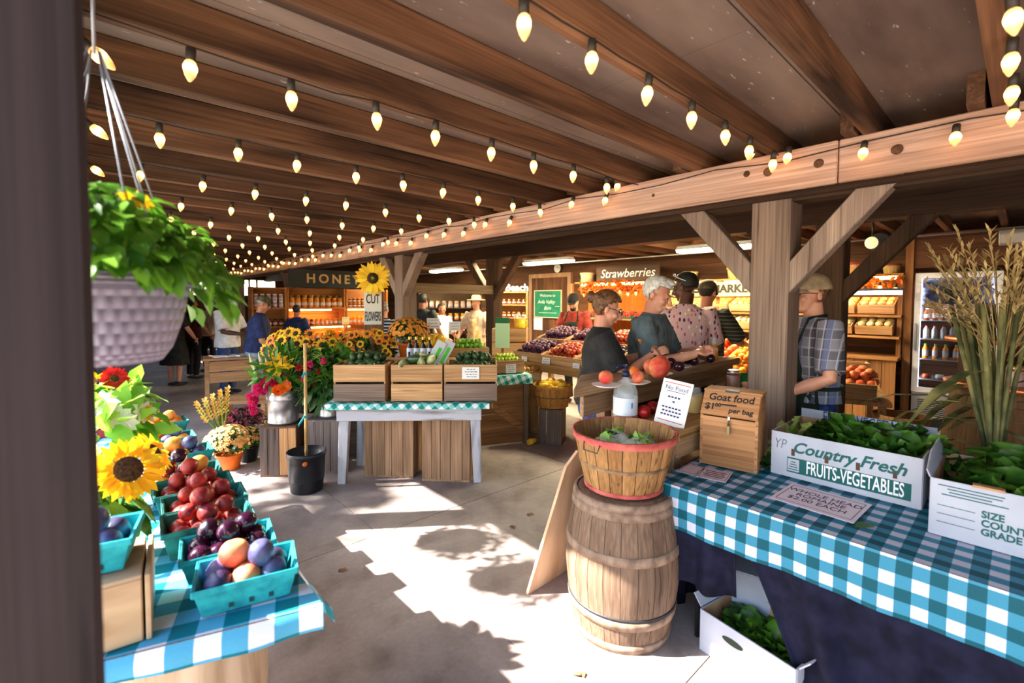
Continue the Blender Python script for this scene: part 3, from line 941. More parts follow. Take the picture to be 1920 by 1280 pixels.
def hanging_basket(loc, label, nleaf, seed, hang):
    t = thing('hanging_basket', label, 'hanging plant', loc)
    m = MB()
    nn = 48
    m.grid(lambda u, v: (lambda a, q: (q[0]*math.cos(a), q[0]*math.sin(a), q[1]))(2*math.pi*u, (lambda f: (lambda i: tuple(prof[i][k]+(prof[i+1][k]-prof[i][k])*(f-i) for k in (0, 1)))(min(int(f), len(prof)-2)))(v*(len(prof)-1))), nn, 32, True)
    m.lathe([(0.0, .002), (.1, .004)], 48, caps=False)
    m.build('pot', POTM, t)
    m = MB(); m.lathe([(.146, .17), (.1, .178), (0.001, .18)], 24, caps=False); m.build('soil', flat('potting soil', (.03, .02, .015, 1), .95), t)
    rg = random.Random(seed)
    m = MB()
    for k in range(nleaf):
        a = rg.uniform(0, 6.28); q = rg.uniform(0, 1)**.6
        rr = .235*q
        z = .19+.17*(1-q*q)*rg.uniform(.3, 1.15)+(-.1*rg.random()**2 if q > .75 and math.cos(a-1.2) > -.4 else 0)
        d = Vector((math.cos(a), math.sin(a), rg.uniform(-.9, .5)-q*.5))
        m.leaf((rr*math.cos(a), rr*math.sin(a), z), d, (rg.uniform(-.4, .4), rg.uniform(-.4, .4), 1), rg.uniform(.03, .062), rg.uniform(.022, .042), .4, .25)
    m.build('leaf', LEAFH, t)
    for k in range(9):
        a = rg.uniform(2.5, 5.5); q = rg.uniform(.3, 1)
        m = MB(); petals(m, (.21*q*math.cos(a), .21*q*math.sin(a), .275+.12*(1-q)), (math.cos(a), math.sin(a), .6), .003, .021, .017, 6, .3, k)
        m.build('yellow_flower', PETY, t)
    m = MB()
    for k in range(4):
        a = k*math.pi/2+.5
        for e in (-.15, .15):
            m.tube([(.154*math.cos(a+e), .154*math.sin(a+e), .185), (.01*math.cos(a), .01*math.sin(a), hang-.14)], .0019, 5)
    m.tube([(0, 0, hang-.15), (0, 0, hang-.02), (.012, 0, hang), (.0, 0, hang+.015), (-.01, 0, hang+.005)], .003, 6)
    m.build('hanger', flat('grey wire', (.3, .3, .33, 1), .4, .3), t)
    return t


hanging_basket((.015, 1.3, 1.465), 'big hanging basket in a lilac woven pot with leafy green plants and tiny yellow blooms', 1150, 11, .79)
hanging_basket((-.1, 3.28, 1.72), 'hanging basket with green plants, half hidden directly behind the big lilac one', 300, 12, .53)
hanging_basket((-.1, 3.86, 1.72), 'farther hanging basket with green plants along the open side', 300, 13, .53)

# a few dry leaves on the slab
rg = random.Random(12)
for k, (u, v, lb) in enumerate(((965, 985, 'dry brown leaf on the floor at the edge of the sun patch'), (990, 962, 'crumpled dry leaf on the shaded floor beyond the sun patch'), (640, 1065, 'pale dry leaf on the floor near the black plums'), (1095, 1270, 'dry leaf on the sunny floor in front of the barrel'))):
    m = MB(); m.leaf((0, 0, 0), (1, .2, .15), (0, 0, 1), .05, .03, .4, .3); m.leaf((.01, .01, .004), (.3, 1, .2), (0, 0, 1), .035, .022, .4, .3)
    tag(m.build('dry_leaf', noisy('dry leaf', srgb(70, 46, 28), srgb(150, 110, 74), 9, .8, 0, objr=.3), loc=at(u, v, z=.004), rot=(0, 0, rg.uniform(0, 6))), lb, 'leaf')
# ------------------------------------------------------------------ white produce table and what stands on it
TA = Vector((1.571, 3.942, 0)); TB = Vector((2.486, 3.184, 0))
TD = (TB-TA).normalized(); TRZ = math.atan2(TD.y, TD.x); TN = Vector((-TD.y, TD.x, 0))    # TN points away from the camera
W_WHITE = noisy('worn white paint', srgb(118, 108, 106), srgb(184, 182, 190), 7, .75, .3, 7, (.35, 3, 3), island=.08, lo=.28, hi=.5)
W_WHITEZ = noisy('worn white paint legs', srgb(112, 104, 104), srgb(176, 176, 186), 7, .75, .3, 7, (3, 3, .35), island=.08, lo=.28, hi=.5)


def loc(x, y, z=0, base=TA, d=TD, n=TN): return Vector((base.x, base.y, z)) + d*x + n*y


t = thing('produce_table', 'low worn white wooden table with splayed legs under three produce crates', 'table', TA, TRZ)
Lw = (TB-TA).length
m = MB(); m.box((Lw/2, .24, .70), (Lw+.1, .56, .03)); m.build('tabletop', W_WHITE, t, bevel=.003)
m = MB(); m.box((Lw/2, -.01, .625), (Lw+.06, .025, .125)); m.build('apron', W_WHITE, t, bevel=.004)
m = MB(); m.box((-.01, .24, .625), (.025, .45, .12)); m.build('apron', W_WHITE, t, bevel=.004)
for x, y, sx in ((0, 0, -1), (Lw, 0, 1), (.03, .45, -1), (Lw-.03, .45, 1)):
    m = MB(); m.add([(x-.035, y-.0, 0), (x+.035, y, 0), (x+.035, y+.06, 0), (x-.035, y+.06, 0)]+[(x-.045-sx*.03, y, .685), (x+.045-sx*.03, y, .685), (x+.045-sx*.03, y+.07, .685), (x-.045-sx*.03, y+.07, .685)],
                    [(3, 2, 1, 0), (4, 5, 6, 7), (0, 1, 5, 4), (1, 2, 6, 5), (2, 3, 7, 6), (3, 0, 4, 7)])
    m.build('leg', W_WHITEZ, t, bevel=.004)
cl = [loc(-.11, -.06), loc(Lw+.1, -.06), loc(Lw+.1, .55), loc(-.11, .55)]
poly_cloth([(p.x, p.y) for p in cl], .722, [.045, .05, .04, .05], GING3, 'gingham_tablecloth', 'narrow teal gingham cloth covering the worn white table', ruf=.002)


def crate(label, loc_, rz, w=.48, d=.36, h=.33, slats=2, mat=None, gap=.02, group=None, th=.014, tone=None, name='wooden_crate'):
    """slatted produce crate: end panels, two boards each long side, bottom"""
    t = thing(name, label, 'crate', loc_, rz, group)
    wm = mat or W_CRATE
    for sx in (-1, 1):
        m = MB(); m.box((sx*(w/2-th/2), 0, h/2+.006), (th, d-2*th, h+.012)); m.build('end_panel', wm, t, bevel=.002)
    for sy in (-1, 1):
        for k in range(slats):
            hh = (h-gap*(slats-1))/slats
            m = MB(); m.box((0, sy*(d/2-th/2), .01+hh/2+k*(hh+gap)), (w, th, hh)); m.build('side_board', (tone[k] if tone else wm), t, bevel=.002)
    m = MB()
    m.box((0, 0, .012), (w-2*th, d-2*th, .012)); m.build('bottom_board', wm, t)
    return t


ctx = [(.2, .44), (.69, .44), (1.155, .46)]
zc_ = .728
for k, ((x, wd), lb, tone) in enumerate(zip(ctx, ('wooden crate of dark avocados at the flower end of the white table', 'middle wooden crate of squash between the two avocado crates', 'wooden crate of green avocados with a white price card on its front'),
                                       ((W_CRATEG, W_CRATE), (W_CRATE, W_CRATE), (W_CRATEG, W_CRATE)))):
    p = loc(x-.03, .15, zc_)
    crate(lb, p, TRZ, wd, .36, .315, tone=tone)
    M = Matrix.Translation(p+Vector((0, 0, .215))) @ Matrix.Rotation(TRZ, 4, 'Z')
    m = MB(); m.box((0, 0, .2), (wd-.04, .32, .006))
    if k != 1:
        pile('avo', M, 5, 4, .073, 1, ('dark', 'bright green')[k//2]+' avocado heaped in the '+('crate nearest the flowers', 'crate with the white price card')[k//2], 'avocados in crate %d' % k, 12, 1, .15)
        M2 = M @ Matrix.Translation((0, .0, .058))
        pile('avo', M2, 5, 4, .071, 1, ('dark', 'bright green')[k//2]+' avocado heaped in the '+('crate nearest the flowers', 'crate with the white price card')[k//2], 'avocados in crate %d' % k, 12, 1.02, .2, dome=.05)
        M3 = M @ Matrix.Translation((0, .05, .145))
        pile('avo', M3, 4, 2, .071, 1, ('dark', 'bright green')[k//2]+' avocado heaped in the '+('crate nearest the flowers', 'crate with the white price card')[k//2], 'avocados in crate %d' % k, 12, 1.02, .2, dome=.02)
ZCR = zc_+.327
# squash in the middle crate
SQM = noisy('striped squash', srgb(24, 52, 24), srgb(190, 196, 140), 9, .4, 0, 2, (1, 1, .25), objr=.2, lo=.45, hi=.6)
SQD = noisy('dark squash', srgb(20, 44, 22), srgb(54, 84, 38), 9, .4, 0, 2, (1, 1, .3), objr=.2)
for k in range(11):
    o = MB(); o.lathe([(.001, -.09), (.02, -.085), (.036, -.05), (.042, 0), (.036, .05), (.018, .085), (.01, .1), (.008, .12)], 14)
    row = k//4
    o = o.build('squash', (SQM, SQD)[(k % 3) == 1], loc=loc(.54+(k % 4)*.075+row*.02, .05+row*.1, zc_+.325+.035*(k % 2)), rot=(R(80+random.uniform(-25, 25)), 0, TRZ+random.uniform(-.9, .9)))
    tag(o, ('green and cream striped', 'plain dark green')[(k % 3) == 1]+' squash in the middle crate', 'squash', ('striped', 'dark')[(k % 3) == 1]+' squash in the middle crate')


def card(loc_, rz, w, h, label, lines=4, tilt=0, header=None, name='price_card', body=None, size=.03, mat=None, cat='sign', stick=False):
    """small paper notice with lines of print"""
    t = thing(name, label, cat, loc_, rot=(tilt, 0, rz))
    m = MB(); m.box((0, 0, h/2), (w, .003, h)); m.build('card', mat or PAPER, t)
    rg = random.Random(int(w*9999+h*777+loc_[0]*99))
    if body:
        text(body, size, BLACK, t, (0, -.0018, h/2), ext=.0004)
    else:
        for k in range(lines):
            z = h*(.82-.62*k/max(1, lines-1)); x0 = -w*.4*rg.uniform(.5, 1)
            while x0 < w*.3:
                L = w*rg.uniform(.06, .2)
                m = MB(); m.box((x0+L/2, -.0017, z), (L, .0006, h*.05)); 
                if k == 0 and x0 < 0 or True: PRINT.setdefault(t.name, MB()).box((x0+L/2, -.0017, z), (L, .0006, h*.055))
                x0 += L+w*.05
        PRINT[t.name].build('print', flat('grey print', (.12, .12, .14, 1), .8), t)
    if stick:
        m = MB(); m.box((0, .003, -.06), (.012, .004, .16)); m.build('stick', W_CRATE, t)
    return t


PRINT = {}
card(loc(1.155-.03, -.036, zc_+.2), TRZ, .15, .105, 'white price card on the front of the crate of green avocados', 4)
# two packets and four bottles in the middle crate
for k in range(2):
    t = thing('seed_packet', 'flat plastic packet with a green stripe leaning in the middle crate, %s' % ('nearer the bottles', 'nearer the green avocados')[k], 'packet', loc(.76+.075*k, .05+.03*k, zc_+.31), rot=(R(-18), R(28), TRZ))
    m = MB(); m.box((0, 0, .12), (.09, .008, .24)); m.build('sleeve', flat('clear sleeve', srgb(200, 204, 206), .3), t, bevel=.003)
    m = MB(); m.box((.012, -.006, .1), (.03, .004, .16)); m.build('stripe', flat('leaf green print', srgb(70, 190, 40), .5), t)
t0 = None
for k in range(4):
    if t0 is None:
        t0 = t = thing('dressing_bottle', '', 'bottle', (0, 0, 0))
        m = MB(); m.lathe([(.026, 0), (.029, .004), (.029, .13), (.012, .165), (.012, .2)], 16); m.build('bottle_body', flat('dark bottle glass', (.02, .012, .01, 1), .1), t)
        m = MB(); m.lathe([(.0297, .02), (.0297, .12)], 16, caps=False); m.build('bottle_label', flat('white label', srgb(214, 214, 226), .6), t)
        m = MB(); m.lathe([(.014, .196), (.015, .2), (.015, .225), (.013, .228)], 12); m.build('cap', flat('gold cap', srgb(200, 160, 70), .35, .6), t)
        m = MB(); m.box((0, -.0302, .065), (.02, .002, .045)); m.build('label_print', BLACK, t)
    else: t = dup(t0)
    t.location = loc(.53+.063*k, .38, zc_+.31); t.rotation_euler = (0, 0, TRZ)
    t['label'] = 'small dark bottle with a white label, %s of four above the squash crate' % ('first', 'second', 'third', 'last')[k]; t['group'] = 'bottles above the squash crate'
m = MB(); m.box((0, 0, -.155), (1.35, .28, .31)); 
tag(m.build('back_stand', W_CRATE, loc=loc(.62, .5, zc_+.31), rot=(0, 0, TRZ), bevel=.004), 'long plain wooden box standing on the white table behind the crates', 'box')
# crates on end underneath
def upright_crate(label, a, b, h, depth, mat=None, boards=4, z=0, name='wooden_crate', group=None, tones=None):
    """crate stood on its end: vertical boards on the visible faces"""
    a, b = Vector((a[0], a[1], 0)), Vector((b[0], b[1], 0)); d = (b-a); L = d.length; d.normalize()
    t = thing(name, label, 'crate', (a.x, a.y, z), math.atan2(d.y, d.x), group)
    wm = mat or W_CRATEZ
    ww = [1]*boards; rg = random.Random(int(L*1000+a.x*100)); ww = [rg.uniform(.7, 1.4) for _ in ww]; S = sum(ww); x = 0
    for q in ww:
        w_ = q/S*L
        m = MB(); m.box((x+w_/2, .008, h/2), (w_-.004, .016, h-.03)); m.build('front_board', tones[len(t.children) % len(tones)] if tones else wm, t, bevel=.002); x += w_
    for x in (.008, L-.008):
        m = MB(); m.box((x, depth/2+.008, h/2), (.016, depth-.02, h-.02)); m.build('side_panel', wm, t, bevel=.002)
    m = MB(); m.box((L/2, depth/2, h-.009), (L, depth, .018)); m.build('top_board', wm, t, bevel=.003)
    m = MB(); m.box((L/2, depth/2, .009), (L, depth, .018)); m.build('bottom_board', wm, t, bevel=.003)
    return t


upright_crate('brown crate stood on end under the white table, nearer the nursery pot', (1.80, 3.985), (2.115, 3.655), .60, .3, boards=5)
upright_crate('pinkish crate stood on end under the white table, nearer its open end', (2.14, 3.55), (2.44, 3.235), .60, .3, boards=5)
upright_crate('two-tone crate stood on end holding the big flower bucket', (1.085, 4.585), (1.34, 4.395), .46, .32, mat=wood('brown side board', srgb(84, 58, 46), srgb(128, 92, 70), 'Z', 5), boards=4, tones=[wood('grey board dark', srgb(76, 64, 60), srgb(124, 108, 102), 'Z', 5), wood('grey board dark', srgb(76, 64, 60), srgb(124, 108, 102), 'Z', 5), wood('tan board', srgb(160, 112, 70), srgb(208, 160, 112), 'Z', 5), wood('tan board', srgb(160, 112, 70), srgb(208, 160, 112), 'Z', 5)])
upright_crate('grey crate stood on end holding the smaller flower bucket', (1.43, 4.40), (1.66, 4.22), .5, .3, mat=wood('grey board', srgb(80, 70, 68), srgb(140, 126, 120), 'Z', 6, island=.2), boards=4)


def bucket(label, loc_, r, h, name='metal_bucket'):
    t = thing(name, label, 'bucket', loc_)
    m = MB(); m.lathe([(r*.9, 0), (r*.92, .006), (r*.93, .02), (r*.9, .03), (r*.97, h*.72), (r*1.0, h*.73), (r*.985, h*.76), (r*1.0, h*.79), (r*.985, h*.82), (r, h-.01), (r*1.03, h-.006), (r*1.03, h), (r*.98, h), (r*.86, .03), (.001, .03)], 36, caps=False)
    m.build('bucket_body', STEEL, t)
    m = MB(); m.lathe([(0, .0), (r*.9, .0)], 30, caps=False); m.build('base', STEEL, t)
    for sx in (-1, 1):
        m = MB(); m.lathe([(.018, 0), (.018, .004), (.005, .006)], 10, M=Matrix.Rotation(R(90*sx), 4, 'Y'), c=(sx*r*.99, 0, h*.88)); m.build('handle_ear', STEEL, t)
    return t


B1 = Vector((1.30, 4.62, .465)); B2 = Vector((1.655, 4.42, .505))
bucket('shiny galvanised bucket of pink and orange flowers on the two-tone crate', B1, .145, .305)
bucket('smaller galvanised bucket partly hidden by the bamboo stake', B2, .115, .25)
# pink, orange and lily bouquet in the big bucket
t = thing('flower_bouquet', 'hot pink cockscomb, orange blooms and budding lilies bunched in the shiny bucket', 'bouquet', B1+Vector((0, 0, .3)))
m = MB()
for k in range(14): m.tube([(.05*math.cos(k), .05*math.sin(k), -.25), (.1*math.cos(k*1.7), .1*math.sin(k*1.7), .15), (.2*math.cos(k*1.7), .2*math.sin(k*1.7), .35)], .005, 5)
m.build('stem', LEAFG, t)
m = foliage(MB(), (.0, .0, .18), (.24, .2, .2), 130, .15, .045, 6, out=.9, zmin=-.5); m.build('leaf', LEAFG, t)
def frill(c, r, mat, seed, name):
    rg = random.Random(seed); m = MB()
    for k in range(60):
        d = Vector((rg.gauss(0, 1), rg.gauss(0, 1), rg.gauss(0, 1))).normalized()
        m.leaf(Vector(c)+d*r*.35, d, (rg.random(), rg.random(), rg.random()), r*.75, r*.5, .4, .3, 2)
    return m.build(name, mat, t)
cam2 = lambda a, b, z: (TD*a-TN*b)+Vector((0, 0, z))     # across, toward the camera, up
for k, (a, b, z, r) in enumerate(((-.09, .1, .07, .075), (-.03, .12, .11, .075), (-.12, .05, .02, .06), (.0, .08, .14, .06), (-.16, .12, .04, .06))): frill(cam2(a, b, z), r, PETP, k, 'pink_bloom')
for k, (z, r) in enumerate(((-.03, .05), (-.08, .05), (-.13, .042), (-.18, .03))): frill(cam2(-.215, .12, z), r, PETP, 20+k, 'pink_bloom')
for k, (a, b, z) in enumerate(((.03, .16, .02), (.085, .15, .05))):
    m = MB(); petals(m, cam2(a, b, z), (-.2, -.8, .5), .012, .06, .06, 9, .9, k); petals(m, cam2(a, b, z), (-.2, -.8, .5), .006, .05, .05, 6, 1.4, k+5)
    m.build('orange_bloom', noisy('vivid orange petal', srgb(238, 84, 10), srgb(252, 132, 30), 8, .5, 0, island=.1, transl=.2), t)
for k, (a, z) in enumerate(((-.2, .3), (-.12, .31), (-.06, .26), (-.17, .22))):
    m = MB(); m.tube([cam2(a, .12, z-.1), cam2(a-.01, .13, z-.03), cam2(a-.03, .14, z+.06)], [.006, .02, .004], 8); m.build('lily_bud', noisy('lily bud', srgb(140, 180, 90), srgb(226, 190, 160), 9, .5, 0), t)
for k, (a, b, z) in enumerate(((.0, .12, .27), (.06, .1, .24), (.03, .14, .22))):
    m = MB(); petals(m, cam2(a, b, z), (-.4, -.7, .6), .005, .1, .04, 7, .5, k+40); m.build('yellow_bloom', PETY, t)
# red wild sprays and greenery in the smaller bucket
t = thing('flower_bouquet', 'leafy bouquet with dark red blooms behind the bamboo stake', 'bouquet', B2+Vector((0, 0, .25)))
m = foliage(MB(), (-.02, -.02, .1), (.24, .2, .26), 340, .13, .06, 21, out=.9, down=.3, zmin=-.8); m.build('leaf', LEAFD, t)
m = foliage(MB(), (.05, -.08, .16), (.16, .16, .24), 120, .11, .06, 22, out=.9, zmin=-.6); m.build('leaf', LEAFG, t)
m = MB()
rg = random.Random(9)
for k in range(40):
    a = rg.uniform(-.2, .12); z = rg.uniform(.0, .34)
    p = cam2(a*.6, .1, z); m.tube([p, p+cam2(rg.uniform(-.08, .08), .06, rg.uniform(-.03, .08)), p+cam2(rg.uniform(-.16, .16), .1, rg.uniform(-.14, .14))], .002, 4)
m.build('stem', LEAFL, t)
for k, (a, z, r) in enumerate(((-.13, .2, .035), (-.17, .14, .03), (-.1, .27, .03), (-.06, .06, .028), (-.14, .04, .025), (-.2, .24, .03), (.02, .3, .03), (-.03, .2, .025))): frill(cam2(a, .2, z), r, PETR if k % 2 else PETP, 50+k, 'red_bloom')
# sunflower masses: two tall buckets behind
def sunflower_mass(label, loc_, rad, nh, seed, r=.05, mix=(PETY, PETO), h=.32):
    t = thing('sunflower_bouquet', label, 'bouquet', loc_)
    m = MB(); m.lathe([(.12, 0), (.13, .02), (.14, h), (.145, h+.005)], 24); m.build('bucket', BLACKP, t)
    m = foliage(MB(), (0, 0, h+.14), (rad[0]*.9, rad[1]*.9, rad[2]*.9), 240, .12, .06, seed, out=.8, zmin=-.7); m.build('leaf', LEAFD, t)
    rg = random.Random(seed); n = 0
    fr = -TN
    while n < nh:
        a = rg.uniform(-1, 1); b = rg.uniform(-.2, 1); z = rg.uniform(.1, 1)
        q = math.sqrt(a*a+b*b*.8+z*z)
        if q < 1.0 or q > 1.25: continue
        c = TD*a*rad[0]-TN*b*rad[1]+Vector((0, 0, h+.2+z*rad[2]))
        nrm = TD*a*.6-TN*(b+.6)+Vector((0, 0, .2+z*.5))
        sunflower(t, c, nrm, r*rg.uniform(.8, 1.15), 14, mix[n % 2], seed=n+seed, disc=.45); n += 1
    return t


BLACKP = flat('black plastic', (.012, .013, .018, 1), .35)
sunflower_mass('wide bunch of golden sunflowers with dark centres behind the pink bouquet', (1.62, 4.92, .47), (.38, .2, .30), 44, 61, .056)
sunflower_mass('bunch of orange yellow sunflowers behind the dark avocados', (2.12, 4.62, .5), (.3, .2, .26), 34, 62, .045)
for k, (p, hh) in enumerate((((1.62, 4.92), .47), ((2.12, 4.62), .5))):
    m = MB(); m.box((0, 0, hh/2-.002), (.34, .3, hh-.004)); tag(m.build('display_box', W_CRATEG, loc=(p[0], p[1], 0), rot=(0, 0, TRZ)), ('grey box under the wide sunflower bunch', 'grey box under the orange yellow sunflower bunch')[k], 'box')
# sign with a giant sunflower
t = thing('flower_sign', 'tall white post sign lettered CUT FLOWERS with a giant yellow sunflower on top', 'sign', (2.4, 5.02, 0), TRZ+R(14))
SP = Vector((2.4, 5.02, 0))
m = MB(); m.bb((-.11, .012, .02), (.11, .06, 1.8)); m.build('post', wood('sign post', srgb(96, 66, 44), srgb(170, 126, 90), 'Z', 6), t, bevel=.003)
m = MB(); m.bb((-.108, 0, 1.33), (.085, .012, 1.76)); m.build('board', flat('cream board', srgb(236, 232, 218), .7), t)
text('CUT', .15, BLACK, t, (-.012, -.002, 1.62), sx=.5, offset=.002); text('FLOWERS', .15, BLACK, t, (-.012, -.002, 1.42), sx=.27, offset=.002)
h = sunflower(t, (-.01, -.05, 1.86), (-.1, -1, .05), .19, 22, noisy('silk petal', srgb(240, 176, 10), srgb(255, 218, 50), 4, .7, 0, island=.15), 'giant_flower', 77, .34)
m = MB(); m.ell((-.01, -.085, 1.86), (.02, .01, .02), 10, 6); m.build('flower_eye', LEAFL, h)
# nursery pot with a bamboo stake
NP = Vector((1.31, 4.03, 0))
t = thing('nursery_pot', 'black plastic nursery pot with a bamboo stake standing on the floor', 'pot', NP)
m = MB(); m.lathe([(.125, 0), (.13, .01), (.148, .30), (.157, .302), (.157, .335), (.150, .336), (.14, .1)], 36, caps=False); m.lathe([(0, .004), (.126, .004)], 36, caps=False); m.build('pot_body', BLACKP, t)
m = MB(); m.lathe([(.0, .25), (.147, .25)], 24, caps=False); m.build('soil', flat('dark soil', (.04, .03, .025, 1), .95), t)
m = MB(); m.lathe([(.02, 0), (.02, .003), (.006, .004)], 10, M=Matrix.Rotation(R(90), 4, 'X'), c=(-.06, -.147, .27)); m.build('sticker', flat('orange sticker', srgb(214, 110, 40), .5), t)
BAMB = noisy('bamboo', srgb(150, 112, 60), srgb(206, 164, 100), 8, .5, .1, stretch=(3, 3, .4))
m = MB()
pts = []; rs = []
for k in range(11):
    for dz, r in ((0, .0135), (.012, .016), (.024, .0135)):
        pts.append((0, 0, .22+k*.1+dz)); rs.append(r)
m.tube(pts, rs, 10); st = m.build('bamboo_stake', BAMB, t)
for z, L in ((.62, .11), (.98, .05)):
    m = MB(); m.tube([(.0, 0, z), (.0, 0, z+.018)], .0165, 10); m.grid(lambda u, v: (-.012-u*L*.6*TD.x, -.015-u*.02+u*L*.3, z-u*L*.7+v*.028), 5, 1); m.build('ribbon', flat('teal ribbon', srgb(20, 160, 180), .5), t, solid=.002)
# mums and other plants on the floor
def mum(label, loc_, pr, ph, fr, nb, petm, pot_m, seed, leafm=None, flat_=.75, name='potted_mum'):
    t = thing(name, label, 'potted plant', loc_)
    m = MB(); m.lathe([(pr*.72, 0), (pr*.75, .006), (pr*.95, ph*.85), (pr*1.03, ph*.86), (pr*1.03, ph), (pr*.94, ph), (pr*.9, ph*.85), (0.001, ph*.85)], 28); m.build('pot', pot_m, t)
    m = foliage(MB(), (0, 0, ph+fr*.5), (fr*.95, fr*.95, fr*.6), 300, .055, .03, seed, zmin=-.6); m.build('leaf', leafm or LEAFD, t)
    rg = random.Random(seed); m = MB()
    for k in range(nb):
        d = Vector((rg.gauss(0, 1), rg.gauss(0, 1), abs(rg.gauss(0, .9))-.1)).normalized()
        c = Vector((d.x*fr, d.y*fr, ph+fr*.5+d.z*fr*flat_))
        petals(m, c, d+Vector((0, 0, .3)), .002, .021, .011, 8, .35, k)
    m.build('blossom', petm, t, kind='stuff')
    return t


MUMY = noisy('peach mum', srgb(236, 160, 70), srgb(252, 212, 140), 8, .6, 0, island=.15, transl=.15)
TERRA = noisy('orange plastic pot', srgb(206, 92, 22), srgb(232, 120, 40), 5, .5, 0)
mum('potted peach mum in an orange pot on the sunny floor', (.93, 5.03, 0), .115, .15, .21, 190, MUMY, TERRA, 3)
mum('round orange mum standing high behind the bottles', tuple(loc(.42, .95, 1.0)), .12, .16, .215, 260, noisy('rust mum', srgb(196, 110, 20), srgb(232, 156, 50), 8, .6, 0, island=.2), TERRA, 4)
DKL = noisy('dark burgundy leaf', srgb(40, 8, 22), srgb(100, 24, 44), 7, .35, 0, island=.3)
mum('dark burgundy leafy plant in a black pot behind the peach mum', (1.2, 5.62, 0), .13, .2, .2, 90, noisy('burgundy bloom', srgb(90, 12, 34), srgb(160, 40, 60), 8, .6, 0), BLACKP, 8, DKL)
mum('small second mum in a black pot tucked beside the two-tone crate', (1.12, 5.15, 0), .1, .16, .14, 80, MUMY, BLACKP, 9)
t = thing('flower_bouquet', 'yellow gladiolus spikes leaning from a floor pot by the burgundy plant', 'bouquet', (.98, 5.55, 0))
m = MB(); m.lathe([(.07, 0), (.09, .2), (.095, .205)], 20); m.build('pot', BLACKP, t)
m = MB()
for k in range(5):
    a = -.5-.12*k; tip = Vector((-.22+.07*k, .05, .52+.03*k)); m.tube([(0, 0, .15), tip*.6+Vector((0, 0, .06)), tip], .008, 6)
m.build('stem', LEAFL, t)
for k in range(5):
    tip = Vector((-.22+.07*k, .05, .52+.03*k)); m = MB()
    for j in range(7): petals(m, tip*(1-.06*j)+Vector((0, 0, .03)), (-.5, -.5, .6), .003, .035, .025, 5, .8, k*9+j)
    m.build('yellow_bloom', noisy('glad petal', srgb(240, 170, 60), srgb(252, 220, 120), 8, .6, 0, transl=.2), t)
# ------------------------------------------------------------------ side cabinet with gingham top, citrus, green plums
CA = Vector((3.64, 3.74, 0)); CD = (Vector((3.177, 3.917, 0))-CA).normalized(); CN = Vector((-CD.y, CD.x, 0))
if CN.dot(Vector((.67, .74, 0))) < 0: CN = -CN
CRZ = math.atan2(-CD.y, -CD.x)
cp_ = lambda x, y, z=0: CA+CD*x+CN*y+Vector((0, 0, z))
W_CAB = wood('cabinet boards', srgb(108, 74, 44), srgb(178, 130, 84), 'X', 5, island=.2)
t = thing('display_cabinet', 'boarded wooden display counter with a diagonal brace under the gingham cloth', 'cabinet', cp_(0, 0), CRZ)
CL = 1.5
for k in range(4):
    m = MB(); m.box((-CL/2, .02, .1+.17*k), (CL-.02, .02, .164)); m.build('front_board', W_CAB, t, bevel=.003)
m = MB(); m.box((-.03, -.0, .39), (.06, .03, .78)); m.build('corner_post', wood('cabinet post', srgb(80, 66, 54), srgb(136, 116, 96), 'Z', 6), t, bevel=.003)
m = MB(); m.beam((-.62, .0, .6), (-.05, .0, .16), .07, .018, (0, 1, 0)); m.build('diagonal_brace', W_CAB, t, bevel=.003)
m = MB(); m.box((-.01, .36, .39), (.02, .66, .76)); m.build('side_panel', W_CAB, t, bevel=.003)
m = MB(); m.box((-CL/2, .36, .765), (CL, .7, .025)); m.build('top_board', W_CAB, t)
q = [cp_(CL, -.03), cp_(-.03, -.03), cp_(-.03, .72), cp_(CL, .72)]
poly_cloth([(p.x, p.y) for p in q], .785, [.1, .1, 0, 0], GING3, 'gingham_tablecloth', 'dark green and white gingham cloth on the boarded display counter', ruf=.003)
p = cp_(.2, .2, .79); crate('shallow crate of light green plums beside the yellow squash basket', p, CRZ, .34, .3, .14, 1)
M = Matrix.Translation(p+Vector((0, 0, .12))) @ Matrix.Rotation(CRZ, 4, 'Z')
for l in range(3): pile('grape', M @ Matrix.Translation((0, .02*l, .034*l)), 7-l, 6-l, .042, 1, 'small bright green plum heaped in the crate by the squash basket', 'green plums', 8, 1.05, .3)
card(cp_(.2, .03, .8), CRZ, .12, .1, 'white price card in front of the light green plums', 4)
p = cp_(.62, .35, .79); crate('wooden crate of limes behind the green avocados', p, CRZ, .42, .36, .28, 1)
M = Matrix.Translation(p+Vector((0, 0, .26))) @ Matrix.Rotation(CRZ, 4, 'Z')
for l in range(3): pile('lime', M @ Matrix.Translation((0, .02*l, .045*l)), 7-l, 6-l, .055, 1, 'bright green lime heaped behind the avocados', 'limes behind the avocados', 8, 1.1, .3)
p = cp_(1.06, .22, .79); crate('wooden crate of lemons beside the limes', p, CRZ, .4, .36, .32, 1)
M = Matrix.Translation(p+Vector((0, 0, .31))) @ Matrix.Rotation(CRZ, 4, 'Z')
for l in range(3): pile('lemon', M @ Matrix.Translation((0, .03*l, .05*l)), 6-l, 5-l, .064, 1, 'yellow lemon heaped beside the limes', 'lemons beside the limes', 8, 1.15, .3)
for k, (x, y, z, s_) in enumerate(((1.02, .3, 1.3, .12), (.78, .3, 1.27, .11))):
    card(cp_(x, y, z), CRZ, s_*1.2, s_*.95, 'white price sign on a stick above the %s' % ('lemons', 'limes')[k], 3, stick=True)
m = MB(); m.box((0, 0, .1), (.3, .3, .196)); tag(m.build('mum_riser', W_CRATE, loc=tuple(loc(.42, .95, .79)), rot=(0, 0, TRZ)), 'wooden riser under the round orange mum', 'box')
